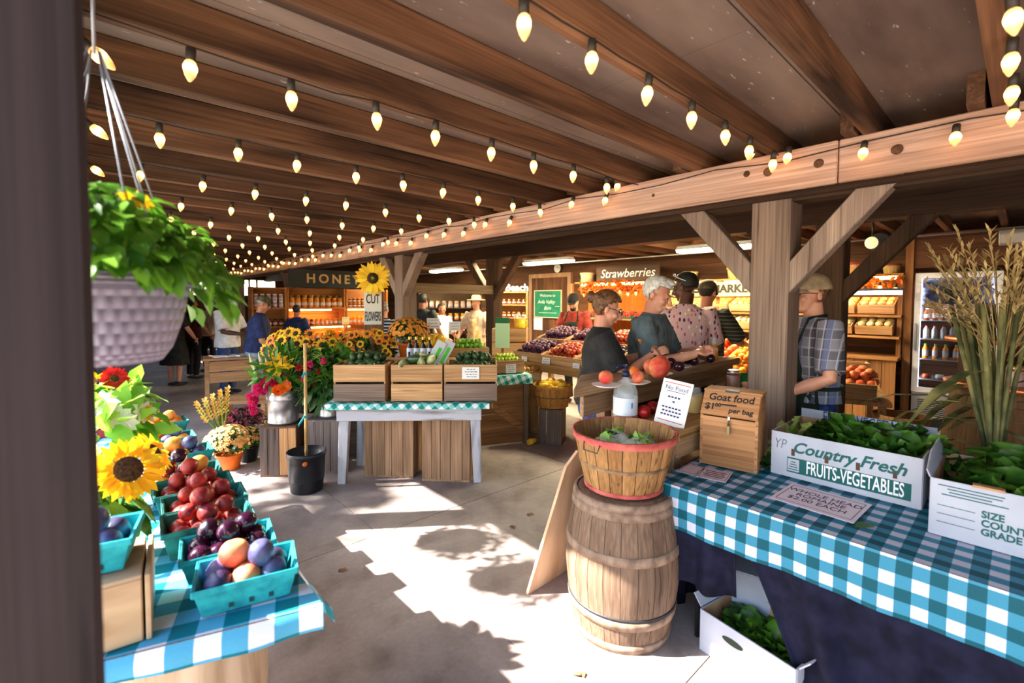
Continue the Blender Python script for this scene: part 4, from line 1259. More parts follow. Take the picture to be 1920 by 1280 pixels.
# bushel basket on grey crate
def bushel(label, loc_, r0, r1, h, mats, group=None, wire=True, name='bushel_basket'):
    """splint basket: separate staves, rim and middle hoops, wire handles"""
    t = thing(name, label, 'basket', loc_, 0, group)
    n = 22
    m = MB()
    for k in range(n):
        a0 = 2*math.pi*(k+.03)/n; a1 = 2*math.pi*(k+.97)/n
        vs = []
        for r, z in ((r0, 0), (r0+(r1-r0)*.55, h*.5), (r1, h)):
            for a, e in ((a0, 0), ((a0+a1)/2, .002), (a1, 0)): vs.append(((r+e)*math.cos(a), (r+e)*math.sin(a), z))
            for a in (a0, a1): vs.append(((r-.005)*math.cos(a), (r-.005)*math.sin(a), z))
        fs = []
        for i in (0, 5):
            fs += [(i, i+1, i+6, i+5), (i+1, i+2, i+7, i+6), (i+4, i+3, i+8, i+9)]
        m.add(vs, fs)
    m.build('stave', mats[0], t)
    hp = lambda ra, za, zb, mt, nm: MB().lathe([(ra(za), za), (ra(zb), zb), (ra(zb)-.012, zb), (ra(za)-.012, za)], 40, caps=False).build(nm, mt, t)
    rr = lambda e: (lambda z: r0+(r1-r0)*z/h+e)
    hp(rr(.011), h*.88, h, mats[1], 'rim'); hp(rr(.007), h*.44, h*.5, mats[2], 'hoop'); hp(rr(.007), 0.0, h*.07, mats[1], 'bottom_hoop')
    m = MB(); m.lathe([(.001, .006), (r0-.004, .006)], 24, caps=False); m.build('bottom', mats[0], t)
    if wire:
        for s_ in (-1, 1):
            m = MB(); m.tube([(s_*(r1+.008), -.045, h*.93), (s_*(r1+.02), -.04, h*.8), (s_*(r1+.02), .04, h*.8), (s_*(r1+.008), .045, h*.93)], .003, 5); m.build('handle', IRON, t)
    return t


W_BUSH = wood('basket splint', srgb(120, 78, 42), srgb(200, 152, 98), 'Z', 7, island=.16)
W_BUSY = wood('yellow splint', srgb(176, 116, 48), srgb(226, 170, 88), 'Z', 7, island=.1)
HOOPB = noisy('brown hoop', srgb(96, 72, 48), srgb(150, 118, 84), 18, .7)
upright_crate('grey weathered crate stood on end under the bushel of yellow squash', (3.69, 3.625), (3.83, 3.40), .4, .3, mat=wood('grey brown board', srgb(66, 58, 52), srgb(120, 106, 94), 'Z', 6, island=.15), boards=2)
q = Vector((3.93, 3.63, .402))
bushel('tan bushel basket of yellow squash on the grey upright crate', q, .175, .225, .25, (W_BUSY, W_BUSY, HOOPB))
M = Matrix.Translation(q+Vector((0, 0, .215)))
for k in range(22):
    a = k*2.4; rr_ = .165*math.sqrt(k/22)
    put('squash', M @ Vector((rr_*math.cos(a), rr_*math.sin(a), .05-.05*(rr_/.165)**2+(.02 if k % 2 else 0))), 'yellow squash heaped in the bushel basket', 'yellow squash in the bushel', 10, 1.0, (R(75+random.uniform(-15, 15)), 0, random.uniform(0, 6.28)))
m = MB(); m.lathe([(.03, -.05), (.035, 0), (.025, .05), (.012, .07)], 12, M=Matrix.Rotation(R(85), 4, 'Y')); tag(m.build('yellow_squash', F_SQ, loc=(3.62, 3.66, .035)), 'lone yellow squash on the floor beside the grey upright crate', 'squash')
# ------------------------------------------------------------------ barrel, bushel basket, leaning board
BC = Vector((1.935, 1.31, 0))
t = thing('wooden_barrel', 'old oak barrel with pale wooden hoops standing on the floor at the aisle', 'barrel', BC, .3)
PR = [(.825, 0), (.84, .03), (.90, .15), (.965, .32), (1, .47), (1, .53), (.965, .68), (.90, .85), (.84, .97), (.825, 1)]
BH, BR = .685, .277
n = 22
m = MB()
for k in range(n):
    a0 = 2*math.pi*(k+.015)/n; a1 = 2*math.pi*(k+.985)/n; vs = []; fs = []
    for r, z in PR:
        for j in range(4):
            a = a0+(a1-a0)*j/3; vs.append((r*BR*math.cos(a), r*BR*math.sin(a), z*BH))
    for i in range(len(PR)-1):
        for j in range(3): fs.append((i*4+j, i*4+j+1, i*4+j+5, i*4+j+4))
    m.add(vs, fs, True)
m.lathe([(r*BR-.012, z*BH) for r, z in PR], 40)
m.build('stave', W_BARREL, t)
def prat(z):
    for (r0, z0), (r1, z1) in zip(PR, PR[1:]):
        if z0 <= z <= z1: return r0+(r1-r0)*(z-z0)/(z1-z0)
for z0, z1, e, mm in ((.0, .06, .007, HOOP), (.18, .24, .007, HOOP), (.62, .68, .006, HOOP), (.9, .955, .008, HOOP), (.955, 1.0, .01, HOOP), (.245, .262, .004, IRON)):
    m = MB(); m.lathe([(prat(z0)*BR-.004, z0*BH), (prat(z0)*BR+e, z0*BH), (prat(z1)*BR+e, z1*BH), (prat(z1)*BR-.004, z1*BH)], 48, caps=False); m.build('hoop', mm, t)
m = MB(); m.lathe([(.001, BH-.012), (BR*.81, BH-.012)], 36, caps=False); m.build('barrel_head', wood('barrel head', srgb(80, 60, 54), srgb(132, 108, 98), 'X', 6), t)
m = MB()
for k in range(26):
    a = 2*math.pi*k/26; m.ell((BR*.845*math.cos(a), BR*.845*math.sin(a), BH*.977), (.006, .006, .004), 6, 4)
m.build('nail', IRON, t)
W_BUSR = noisy('faded red hoop', srgb(166, 62, 58), srgb(206, 104, 92), 14, .7)
bushel('bushel basket with a faded red rim holding bagged lettuce, on top of the barrel', BC+Vector((.005, .0, BH+.012)), .185, .246, .275, (W_BUSH, W_BUSR, HOOPB))
BAGM = flat('clear bag plastic', (.82, .88, .82, 1), .15, alpha=1, spec=.6)
BAGM.node_tree.nodes['Principled BSDF'].inputs['Alpha'].default_value = .5
for k, (x, y, s_) in enumerate(((-.085, .045, .9), (.01, .03, 1.0), (.08, -.05, .85), (-.03, -.085, .85), (.06, .085, .75))):
    t = thing('lettuce_bag', 'clear bag of lettuce in the red rimmed bushel, ' + ('against its aisle side', 'darkest green one at the centre', 'nearest the goat food box', 'at the near rim', 'at the back')[k], 'bag', BC+Vector((x, y, BH+.19)), k)
    m = foliage(MB(), (0, 0, 0), (.075*s_, .06*s_, .045), 40, .06, .05, 30+k); m.build('leaf', LEAFL if k != 1 else LEAFD, t)
    m = MB(); m.ell((0, 0, 0), (.1*s_, .085*s_, .065), 16, 10, noise=.12); m.build('plastic', BAGM, t)
t = thing('plywood_board', 'tall thin plywood board leaning against the side of the barrel', 'board', (0, 0, 0))
m = MB()
p4 = at(1062, 876, Y=1.625); p3 = at(1084, 846, Y=1.615)
P = [Vector(p) for p in ((1.725, 1.765, 0), (2.06, 1.775, 0), (p3.x+.17, 1.615, p3.z), p3, p4)]
nn = (P[1]-P[0]).cross(P[2]-P[0]).normalized()*.016
m.add(P+[p-nn for p in P], [(0, 1, 2, 3, 4), (9, 8, 7, 6, 5)]+[(i, i+5, (i+1) % 5+5, (i+1) % 5) for i in range(5)])
m.build('panel', noisy('raw plywood', srgb(196, 152, 116), srgb(226, 190, 156), 4, .7, stretch=(2, 2, .5)), t)
# ------------------------------------------------------------------ right-hand table, cloth, skirt
t = thing('folding_table', 'long folding table under the dark teal gingham cloth with boxes of greens', 'table', (0, 0, 0))
m = MB(); m.bb((2.09, -.98, .70), (2.77, 1.16, .735)); m.build('tabletop', flat('table plastic', (.6, .6, .58, 1), .6), t)
for x, y in ((2.12, 1.0), (2.68, 1.0), (2.12, -.85), (2.68, -.85)):
    m = MB(); m.tube([(x, y, 0), (x, y, .7)], .014, 8); m.build('leg', flat('dark steel', (.03, .03, .035, 1), .4, .6), t)
poly_cloth([(2.02, -1.0), (2.78, -1.0), (2.78, 1.175), (2.02, 1.175)], .739, [.18, .18, .2, .2], GING2, 'gingham_tablecloth', 'dark teal gingham cloth hanging over the long table with boxes of greens', ruf=.004)
t = thing('table_skirt', 'dark navy cloth skirt hanging in folds beneath the teal gingham cloth', 'cloth', (0, 0, 0))
m = MB()
def skirt(u, v):
    y = .84-u*1.8 - (.36*v*(1-u)**3)
    return (2.056+.034*math.sin(u*34)*(.3+v)+.02*math.sin(u*71+1)*v-.09*v*v, y, .70-.69*v)
m.grid(skirt, 110, 14); m.build('skirt_panel', NAVY, t, solid=.003)
m = MB()
m.grid(lambda u, v: (2.04+.02*math.sin(u*16)*(.3+v)-.07*v*(1-u)+.05*u*v, 1.17-u*.36, .70-(.3+.13*math.sin(u*2.2))*v), 30, 10); m.build('skirt_panel', NAVY, t, solid=.003)
m = MB(); m.grid(lambda u, v: (2.02+u*.7, 1.165+.02*math.sin(u*30)*v, .70-.68*v), 40, 8); m.build('skirt_panel', NAVY, t, solid=.003)
CARD = noisy('white cardboard', srgb(156, 158, 174), srgb(180, 182, 196), 3, .75, 0)
KRAFT = noisy('brown cardboard', srgb(150, 108, 72), srgb(188, 146, 104), 5, .8, 0)
INK = flat('green print ink', srgb(10, 84, 84), .7)


def carton(label, loc_, rz, w, d, h, flap=0, th=.006, back=None):
    t = thing('produce_box', label, 'box', loc_, rz)
    for nm, c, s_ in (('front_panel', (0, -d/2, h/2), (w, th, h)), ('back_panel', (0, d/2, (back or h)/2), (w, th, back or h)), ('end_panel', (-w/2, 0, h/2), (th, d-th, h)), ('end_panel', (w/2, 0, h/2), (th, d-th, h)), ('bottom_panel', (0, 0, th/2), (w-th, d-th, th))):
        m = MB(); m.box(c, s_); m.build(nm, CARD, t)
    m = MB(); m.bb((-w/2+.004, -d/2+.004, .01), (w/2-.004, -d/2+.006, h-.002)); m.bb((-w/2+.004, -d/2+.006, .01), (-w/2+.006, d/2-.004, h-.002)); m.bb((w/2-.006, -d/2+.006, .01), (w/2-.004, d/2-.004, h-.002)); m.bb((-w/2+.006, d/2-.006, .01), (w/2-.006, d/2-.004, h-.002)); m.build('lining', KRAFT, t)
    return t


W1 = .575
b1 = carton('white box lettered Country Fresh fruits vegetables, filled with romaine', (2.765, .545, .744), R(-90), W1, .46, .215, back=.26)
text('Country Fresh', .074, INK, b1, (.02, -.2335, .15), shear=.35, offset=.0016, sx=.98)
m = MB(); m.box((.02, -.2337, .062), (.47, .001, .074)); m.build('print_panel', INK, b1)
text('FRUITS-VEGETABLES', .086, flat('box white', srgb(228, 228, 234), .7), b1, (.05, -.2346, .062), sx=.47, offset=.0012, ext=.0006, name='white_lettering')
text('YP', .07, flat('pencil', srgb(96, 98, 112), .8), b1, (-.25, -.2335, .155), shear=.2, sx=.7, offset=-.0012, name='pencil_mark')
m = MB(); m.box((-.187, -.2346, .062), (.05, .001, .06)); m.build('print_picture', CARD, b1)
m = MB()
for k in range(4): m.box((-.187, -.2354, .042+.012*k), (.044-.008*k, .0008, .004))
m.build('print_line', INK, b1)
for x in (-.19, -.05, .07, .2):
    m = MB(); m.box((x, -.2337, .125), (.015, .002, .034)); m.build('slot', flat('slot brown', srgb(84, 58, 44), .9), b1)
text('FRUITS-VEGETABLES', .09, flat('blue print', srgb(22, 70, 120), .7), b1, (.02, .2265, .225), rot=(R(90), 0, 0), sx=.5, name='back_lettering')
b2 = carton('white box printed size count grade, heaped with green lettuce', (2.53, -.07, .744), R(-90), .56, .44, .21)
text('SIZE\nCOUNT\nGRADE', .034, INK, b2, (-.145, -.2235, .085), align='LEFT', sx=.9, offset=.001, line=.92)
text('NET WT', .034, INK, b2, (.12, -.2235, .03), align='LEFT', sx=.9, offset=.001)
m = MB()
for k in range(3): m.box((-.21, -.2232, .115-.031*k), (.1, .0006, .0025))
for k in range(4): m.box((-.175+.01*(k % 2), -.2232, .19-.011*k), (.17-.03*(k % 3), .0006, .004))
m.build('print_line', INK, b2)
m = MB(); m.lathe([(.026, 0), (.026, .002)], 20, sx=2.2, sy=.62, M=Matrix.Rotation(R(90), 4, 'X'), c=(.02, -.2215, .145)); m.build('hand_hole', flat('hole shade', (.02, .03, .015, 1), .9), b2)
m = MB(); m.box((-.13, -.217, .213), (.08, .03, .008)); m.build('fold_tab', KRAFT, b2)
for sx in (-1,):
    m = MB(); m.add([(-.283, -.22, .21), (-.283, .22, .21), (-.30, .22, .27), (-.30, -.05, .27), (-.295, -.2, .23)], [(0, 1, 2, 3, 4)]); m.build('flap', CARD, b2, solid=.005)


def lettuce(label, loc_, rad, n, L, W, seed, mat, rot=None, group=None, name='romaine_head', cat='lettuce'):
    t = thing(name, label, cat, loc_, group=group, rot=rot)
    rg = random.Random(seed); m = MB()
    for k in range(n):
        a = 2.4*k; q = math.sqrt((k+1)/n)
        base = Vector((rad*.25*q*math.cos(a), rad*.25*q*math.sin(a), 0)); d = Vector((math.cos(a)*q*.9, math.sin(a)*q*.9, 1.0-.6*q))
        d.normalize(); x = d.cross(Vector((0, 0, 1)));
        if x.length < .01: x = Vector((1, 0, 0))
        x.normalize(); nrm = x.cross(d); ph = rg.uniform(0, 6); l = L*rg.uniform(.8, 1.15); w_ = W*rg.uniform(.8, 1.2)
        def fn(u, v, base=base, d=d, x=x, nrm=nrm, ph=ph, l=l, w_=w_):
            s_ = (u-.5)*2
            wd = w_*(.25+.75*math.sin(min(1, v*1.15)*math.pi*.62)) * (1 if v < .85 else 1-(v-.85)*2.2)
            return base + d*l*v - nrm*(.35*l*v*v) + x*s_*wd*.5 + nrm*(abs(s_)**1.5*.25*w_+.16*w_*abs(s_)*math.sin(v*17+ph+s_*3)*(.3+v))
        m.grid(fn, 6, 8)
    m.build('leaf', mat, t)
    return t


ROM = noisy('romaine leaf', srgb(18, 56, 14), srgb(84, 134, 42), 9, .42, .4, island=.3, transl=.22)
ROML = noisy('pale romaine leaf', srgb(96, 130, 50), srgb(190, 196, 120), 9, .42, .4, island=.2, transl=.22)
GLET = noisy('leaf lettuce', srgb(28, 66, 18), srgb(86, 130, 44), 7, .45, .4, island=.25, transl=.22)
for k, (x, y, z, lb) in enumerate(((2.66, .42, .86, 'front romaine head nearest the printed end of the box'), (2.72, .58, .85, 'romaine head in the middle front of the lettered box'), (2.86, .42, .88, 'romaine head at the back corner of the lettered box'), (2.88, .6, .87, 'tallest back romaine head in the lettered box'), (2.7, .32, .87, 'dark romaine head flopping over the end of the lettered box'))):
    lettuce(lb, (x+.06, y, z), .12, 40, .15, .085, 40+k, ROM, (R(12*math.sin(k*2)), R(12*math.cos(k*3)), k))
lettuce('pale romaine head lying at the goat food end of the lettered box', (2.7, .76, .87), .05, 14, .15, .06, 50, ROML, (R(-50), R(-10), .3))
for k, (x, y, z, lb) in enumerate(((2.45, -.03, .86, 'broad green lettuce head nearest the printed box corner'), (2.62, -.02, .9, 'broad green lettuce head behind, close to the corn stalks'), (2.5, -.2, .86, 'green lettuce head half out of view at the table end'))):
    lettuce(lb, (x+.06, y, z), .14, 40, .16, .12, 60+k, GLET, (R(10*k-10), R(10), k), name='green_lettuce')
# papers on the cloth
def sheet(label, uvs, z, lines):
    P = [at(u, v, z=z) for u, v in uvs]                       # near-left, far-left, far-right, near-right
    c = sum(P, Vector())/4; w_ = ((P[3]-P[0]).length+(P[2]-P[1]).length)/2; h = ((P[1]-P[0]).length+(P[2]-P[3]).length)/2
    d = (P[3]-P[0]+P[2]-P[1]); rz = math.atan2(d.y, d.x)
    t = thing('paper_sign', label, 'sign', (c.x, c.y, z), rz)
    m = MB(); m.box((0, 0, .0008), (w_, h, .0016)); m.build('paper', flat('pinkish paper', srgb(224, 208, 216), .5), t)
    m = MB()
    for sy in (-1, 1): m.box((0, sy*h*.4, .002), (w_*.9, .0022, .0006))
    for sx in (-1, 1): m.box((sx*w_*.45, 0, .002), (.0022, h*.8, .0006))
    m.build('border', INKP, t)
    return t, w_, h


INKP = flat('plum ink', srgb(64, 40, 70), .7)
t, w_, h = sheet('laminated sign lying flat, whole head romaine two dollars each', ((1450, 934), (1480, 904), (1630, 944), (1606, 984)), .745, 3)
text('WHOLE HEAD\nROMAINE\n$2.00 EACH', h*.2, INKP, t, (0, 0, .0022), rot=(0, 0, 0), ext=.0003, sx=.8, line=.95)
t, w_, h = sheet('small paper notice lying by the goat food box', ((1308, 893), (1318, 876), (1372, 886), (1362, 906)), .745, 3)
m = MB()
for k in range(4): MB().box((0, h*(.25-.16*k), .002), (w_*(.75-.1*(k % 2)), h*.06, .0006)).build('print_line', INKP, t)
t, w_, h = sheet('shiny laminated card half under the goat food box, at the cloth corner', ((1272, 884), (1288, 868), (1316, 876), (1308, 893)), .745, 3)
# goat food box
G0 = Vector((2.395, 1.14, .744)); G1 = Vector((2.447, .868, .744)); gd = (G1-G0); gw = gd.length; grz = math.atan2(gd.y, gd.x)
W_GOAT = wood('goat box plywood', srgb(142, 94, 58), srgb(204, 150, 104), 'X', 4, island=.06)
t = thing('donation_box', 'plywood goat food box with a slanted hand-lettered lid and a padlock', 'box', G0, grz)
D, H1, H2, DF = .215, .265, .375, .085
m = MB(); m.prism([(0, 0), (D, 0), (D, H2), (DF, H2), (0, H1)], .014, Matrix(((0, 0, 1, 0), (1, 0, 0, 0), (0, 1, 0, 0), (0, 0, 0, 1)))); m.build('side_panel', W_GOAT, t)
m = MB(); m.prism([(0, 0), (D, 0), (D, H2), (DF, H2), (0, H1)], .014, Matrix(((0, 0, 1, gw-.014), (1, 0, 0, 0), (0, 1, 0, 0), (0, 0, 0, 1)))); m.build('side_panel', W_GOAT, t)
m = MB(); m.bb((.014, 0, 0), (gw-.014, .014, H1-.006)); m.build('front_panel', W_GOAT, t)
m = MB(); m.bb((.014, D-.014, 0), (gw-.014, D, H2)); m.build('back_panel', W_GOAT, t)
m = MB(); m.bb((-.004, DF-.004, H2), (gw+.004, D+.004, H2+.014)); m.build('top_board', W_GOAT, t, bevel=.002)
sl = math.atan2(H2-H1, DF); LL = math.hypot(H2-H1, DF)
lid = MB().box((0, 0, 0), (gw-.002, LL, .012)).build('lid', W_GOAT, t, loc=(gw/2, DF/2-.006, (H1+H2)/2+.004), rot=(sl, 0, 0), bevel=.002)
text('Goat food', .056, BLACK, lid, (.0, LL*.24, .0065), rot=(0, 0, 0), offset=.0012, shear=.1, sx=.94, ext=.0004)
text('$1', .05, BLACK, lid, (-.095, -.024, .0065), rot=(0, 0, 0), offset=.0014, ext=.0004)
text('00', .03, BLACK, lid, (-.057, -.013, .0065), rot=(0, 0, 0), offset=.001, ext=.0004)
text('per bag', .038, BLACK, lid, (.055, -.036, .0065), rot=(0, 0, 0), offset=.001, shear=.1, ext=.0004)
m = MB(); m.box((-.005, -.006, .0066), (.075, .008, .0008)); m.build('underline', BLACK, lid)
m = MB(); m.bb((gw*.38, DF-.012, H2+.003), (gw*.62, DF+.02, H2+.017)); m.build('hinge', IRON, t)
m = MB(); m.bb((gw*.49, -.006, H1-.05), (gw*.53, 0, H1+.012)); m.build('hasp', STEEL, t)
m = MB(); m.tube([(gw*.5, -.012, H1-.04), (gw*.5, -.012, H1-.02), (gw*.51, -.012, H1-.014), (gw*.525, -.012, H1-.02), (gw*.525, -.012, H1-.04)], .003, 6); m.bb((gw*.485, -.02, H1-.085), (gw*.54, -.006, H1-.04)); m.build('padlock', flat('brass lock', srgb(130, 116, 90), .35, .8), t, bevel=.003)
m = MB()
for k in range(5):
    for x in (.007, gw-.007): m.ell((x, -.001, .02+.055*k), (.003, .002, .003), 6, 4)
m.build('nail', IRON, t)
m = MB(); m.lathe([(.036, 0), (.038, .004), (.038, .33), (.036, .335), (.03, .335), (.03, .33)], 22); o = m.build('tin', noisy('teal tin', srgb(24, 140, 130), srgb(52, 168, 156), 6, .4, 0), loc=(2.66, .955, .744)); tag(o, 'tall teal canister tucked between the goat food box and the lettered box', 'canister')
lettuce('small loose green leaf bundle on the cloth beside the teal canister', (2.6, .87, .75), .03, 6, .08, .05, 71, LEAFD, name='lettuce_leaf')
m = MB(); m.leaf((0, 0, 0), (1, .2, .1), (0, 0, 1), .09, .05, .1); tag(m.build('lettuce_leaf', ROM, loc=at(1640, 984, z=.748), rot=(0, 0, 2.4)), 'single fallen leaf on the cloth by the romaine sign', 'leaf')
# cartons under the table
c1 = carton('white carton standing on the floor under the table, behind the open one', (2.46, .78, 0), R(-78), .44, .3, .30)
for k in range(3):
    m = MB(); m.box((.02+.03*k, -.1535, .13), (.018, .001, .04-.008*k)); m.build('print_mark', flat('grey ink', srgb(130, 130, 150), .7), c1)
m = MB(); m.box((0, 0, .303), (.44, .3, .006)); m.build('lid_panel', CARD, c1)
c2 = carton('open white carton of bright green lettuce on the sunny floor under the table', (2.16, .72, 0), R(-100), .42, .3, .19)
for sx in (-1, 1):
    m = MB(); m.box((sx*.235, 0, .215), (.06, .28, .005), rot=Euler((0, R(-50*sx), 0))); m.build('flap', CARD, c2)
m = MB(); m.box((0, .17, .225), (.4, .08, .005), rot=Euler((R(35), 0, 0))); m.build('flap', CARD, c2)
m = MB(); m.lathe([(.024, 0), (.024, .002)], 18, sx=2, sy=.6, M=Matrix.Rotation(R(90), 4, 'X'), c=(-.05, -.1535, .13)); m.build('hand_hole', flat('hole shade', (.02, .03, .015, 1), .9), c2)
lettuce('bright lettuce head inside the open carton under the table', (2.19, .68, .07), .08, 30, .12, .09, 81, LEAFG, name='green_lettuce')
lettuce('second lettuce head deeper in the open carton under the table', (2.2, .8, .07), .08, 24, .12, .09, 82, ROM, name='green_lettuce')
# ------------------------------------------------------------------ sampling counter and low bench
W_CNT = wood('counter plank', srgb(112, 84, 62), srgb(186, 150, 116), 'X', 4, island=.12)
W_CNTL = wood('worn plank', srgb(150, 112, 66), srgb(206, 168, 114), 'X', 4, island=.12)
t = thing('sampling_counter', 'long rough plank counter where shoppers stand tasting fruit', 'counter', (1.965, 1.66, 0))
for k in range(2):
    m = MB(); m.prism([(.215*k, .15*k), (2.25, .15*k), (2.25, .15*k+.145), (.215*k+.207, .15*k+.145)], .055, Matrix.Translation((0, 0, 1.065))); m.build('top_plank', W_CNT, t, bevel=.006)
m = MB(); m.bb((.14, .04, .93), (2.2, .07, 1.064)); m.build('apron', W_CNT, t, bevel=.003)
m = MB(); m.bb((.5, .1, .3), (2.2, .3, .33)); m.build('shelf', W_CNT, t)
for x in (.56, 1.3, 2.1):
    for y in (.075, .2):
        m = MB(); m.bb((x, y, 0), (x+.07, y+.07, 1.064)); m.build('leg', W_CNT, t)
t = thing('low_bench', 'plank bench with apples and a lemonade jar below the sampling counter', 'bench', (2.25, 1.18, 0))
for k in range(2):
    m = MB(); m.bb((0, .225*k, .875), (1.9 if k else .72, .225*k+.215, .92)); m.build('top_plank', W_CNTL, t, bevel=.004)
for x in (.06, .5, 1.3):
    m = MB(); m.bb((x, .36, 0), (x+.07, .43, .874)); m.build('leg', W_CNT, t)
m = MB(); m.bb((.06, .06, 0), (.13, .13, .874)); m.build('leg', W_CNT, t)
m = MB(); m.bb((.02, .015, .78), (.55, .045, .874)); m.build('apron', W_CNT, t)
# fruit samples on paper plates
PL = flat('paper plate', srgb(232, 230, 228), .6)
for k, (u, v, lb) in enumerate(((1138, 728, 'at the aisle end of the counter'), (1192, 722, 'behind the water bottle'), (1236, 706, 'holding the biggest peach'), (1275, 692, 'holding two dark plums'), (1300, 682, 'near the far end of the counter'))):
    p = at(u, v-4, z=1.123)
    m = MB(); m.lathe([(.001, .001), (.06, .001), (.085, .012), (.087, .012), (.06, -.001+.001)], 24, caps=False); tag(m.build('paper_plate', PL, loc=p), 'white paper plate '+lb, 'plate', None)
def one(kind, u, v, z, s_, lb):
    r = proto(kind, 16)[1]*s_
    p = at(u, v, z=z); p.z = z+r*.95
    put(kind, p, lb, None, 16, s_)
one('peach', 1136, 720, 1.132, 1.05, 'single round peach on the plate at the aisle end of the counter')
one('mango', 1196, 718, 1.132, .7, 'red cut nectarine on the plate behind the water bottle')
one('orp', 1190, 706, 1.132, .9, 'orange peach at the back of the plate behind the water bottle')
one('peach', 1222, 702, 1.132, 1.35, 'large peach leaning on the biggest peach')
one('mango', 1236, 706, 1.132, 1.3, 'biggest peach, on the middle plate of the counter')
for k, (u, v, lb) in enumerate(((1258, 688, 'dark plum closest to the big peach'), (1273, 696, 'cut dark plum in front on the plum plate'), (1290, 682, 'dark plum beside the tallest plum'), (1301, 684, 'large dark plum by the pink shirt'), (1332, 680, 'dark red plum beside the honey bottle'))):
    one('dark', u, v, 1.132, 1.1, lb)
CLJ = flat('clear jar glass', (.85, .9, .9, 1), .05, spec=.8)
CLJ.node_tree.nodes['Principled BSDF'].inputs['Alpha'].default_value = .22


def jar(label, loc_, r, h, cont, lid, name='jar', fillh=.85, group=None):
    t = thing(name, label, 'jar', loc_, 0, group)
    m = MB(); m.lathe([(.001, .002), (r*.9, .002), (r*.97, .01), (r*.97, h*fillh*.9), (r*.9, h*fillh), (.001, h*fillh)], 18, caps=False); m.build('contents', cont, t)
    m = MB(); m.lathe([(r*.92, 0), (r, .008), (r, h*.76), (r*.82, h*.86), (r*.82, h)], 18, caps=False); m.build('glass', CLJ, t)
    if lid:
        m = MB(); m.lathe([(r*.86, h*.9), (r*.86, h*1.0), (r*.8, h*1.01), (.001, h*1.01)], 18, caps=False); m.build('lid', lid, t)
    return t


LEMN = flat('lemonade', srgb(226, 196, 60), .2, spec=.6)
AMB = flat('amber jam', srgb(140, 52, 14), .25, spec=.6)
HON = flat('honey', srgb(238, 160, 30), .2, spec=.6)
jar('open mason jar of lemonade on the low bench beside the goat food box', at(1299, 772, z=.922), .055, .15, LEMN, None, fillh=.62)
jar('small jar of amber jam at the far end of the sampling counter', at(1319, 676, z=1.122), .036, .12, AMB, STEEL)
t = thing('honey_bottle', 'squeeze bottle of pale honey with a white cap on the counter', 'bottle', at(1338, 674, z=1.122))
m = MB(); m.lathe([(.03, 0), (.034, .008), (.034, .09), (.02, .125), (.018, .13)], 16); m.build('bottle_body', HON, t)
m = MB(); m.lathe([(.02, .128), (.02, .15), (.014, .153), (.012, .185), (.001, .187)], 14); m.build('cap', WHITE, t)
for k, (u, v, lb) in enumerate(((1182, 784, 'red apple on the low bench beside the water bottle'), (1207, 784, 'red apple on the low bench nearest the leaning notice'), (1225, 776, 'red apple half hidden behind the leaning notice'))): one('apple', u, v, .922, 1.1, lb)
one('lemon', 1288, 758, .922, 1.3, 'yellow lemon beside the lemonade jar on the low bench')
p = at(1286, 768, z=.922); tray(p, R(-80), 'small teal pulp basket behind the lemonade jar', None, .16, .11, .06)
p = at(1372, 712, z=.93); jar('glass canister of dark preserve behind the goat food box', at(1374, 735, z=.922), .05, .17, AMB, STEEL)
m = MB(); m.lathe([(.05, 0), (.07, .11), (.073, .11), (.053, .0)], 20, caps=False); m.lathe([(.001, .003), (.05, .003)], 20, caps=False); tag(m.build('green_tub', flat('green plastic', srgb(14, 130, 60), .4), loc=at(1398, 727, z=.922)), 'bright green plastic tub by the thick timber post', 'tub')
for k, (u, v, lb) in enumerate(((1340, 742, 'bruised dark plum lying behind the goat food box'), (1356, 742, 'dark plum beside the glass canister'))): one('dark', u, v, .922, 1.1, lb)
# pump bottle
t = thing('sanitizer_bottle', 'clear pump bottle of hand sanitizer standing behind the bushel basket', 'bottle', at(1172, 784, z=.922))
CLR = flat('clear plastic', (.8, .86, .9, 1), .08, spec=.8)
CLR.node_tree.nodes['Principled BSDF'].inputs['Alpha'].default_value = .3
m = MB(); m.lathe([(.066, 0), (.07, .006), (.07, .15), (.066, .175), (.045, .215), (.02, .235), (.018, .25)], 24); m.build('bottle_body', CLR, t)
m = MB(); m.lathe([(.0705, .03), (.0705, .13)], 24, caps=False); o_ = m.build('bottle_label', flat('label white', srgb(226, 232, 240), .6), t)
m = MB(); m.lathe([(.022, .245), (.022, .275), (.012, .278), (.006, .282), (.006, .3), (.014, .302), (.014, .315), (.001, .316)], 14); m.tube([(0, 0, .308), (-.05, .02, .306), (-.056, .022, .298)], .006, 8); m.build('pump', flat('navy plastic', srgb(24, 36, 78), .35), t)
m = MB(); m.box((-.03, -.066, .09), (.03, .004, .03), rz=.4); m.build('label_print', flat('label blue', srgb(40, 120, 200), .5), t)
# leaning notice
t = thing('notice_sign', 'white notice headed no food in a clear stand above the bushel basket', 'sign', (2.338, 1.292, .925), rot=(R(-14), R(8), R(-78)))
m = MB(); m.box((0, 0, .125), (.165, .003, .25)); m.build('sheet', PAPER, t)
text('No Food', .034, flat('navy ink', srgb(50, 56, 110), .7), t, (0, -.002, .205), ext=.0004)
for z in (.232, .022): MB().box((0, -.0019, z), (.14, .0008, .004)).build('red_rule', flat('red ink', srgb(200, 60, 70), .7), t)
m = MB(); m.box((0, -.0019, .186), (.1, .0008, .003))
for k, (w_, z) in enumerate(((.08, .155), (.02, .13), (.12, .095), (.11, .075), (.12, .055))):
    for j in range(int(w_/.018)): m.box((-w_/2+.009+j*.018, -.0019, z), (.013, .0008, .009))
m.build('print', flat('navy ink', srgb(50, 56, 110), .7), t)
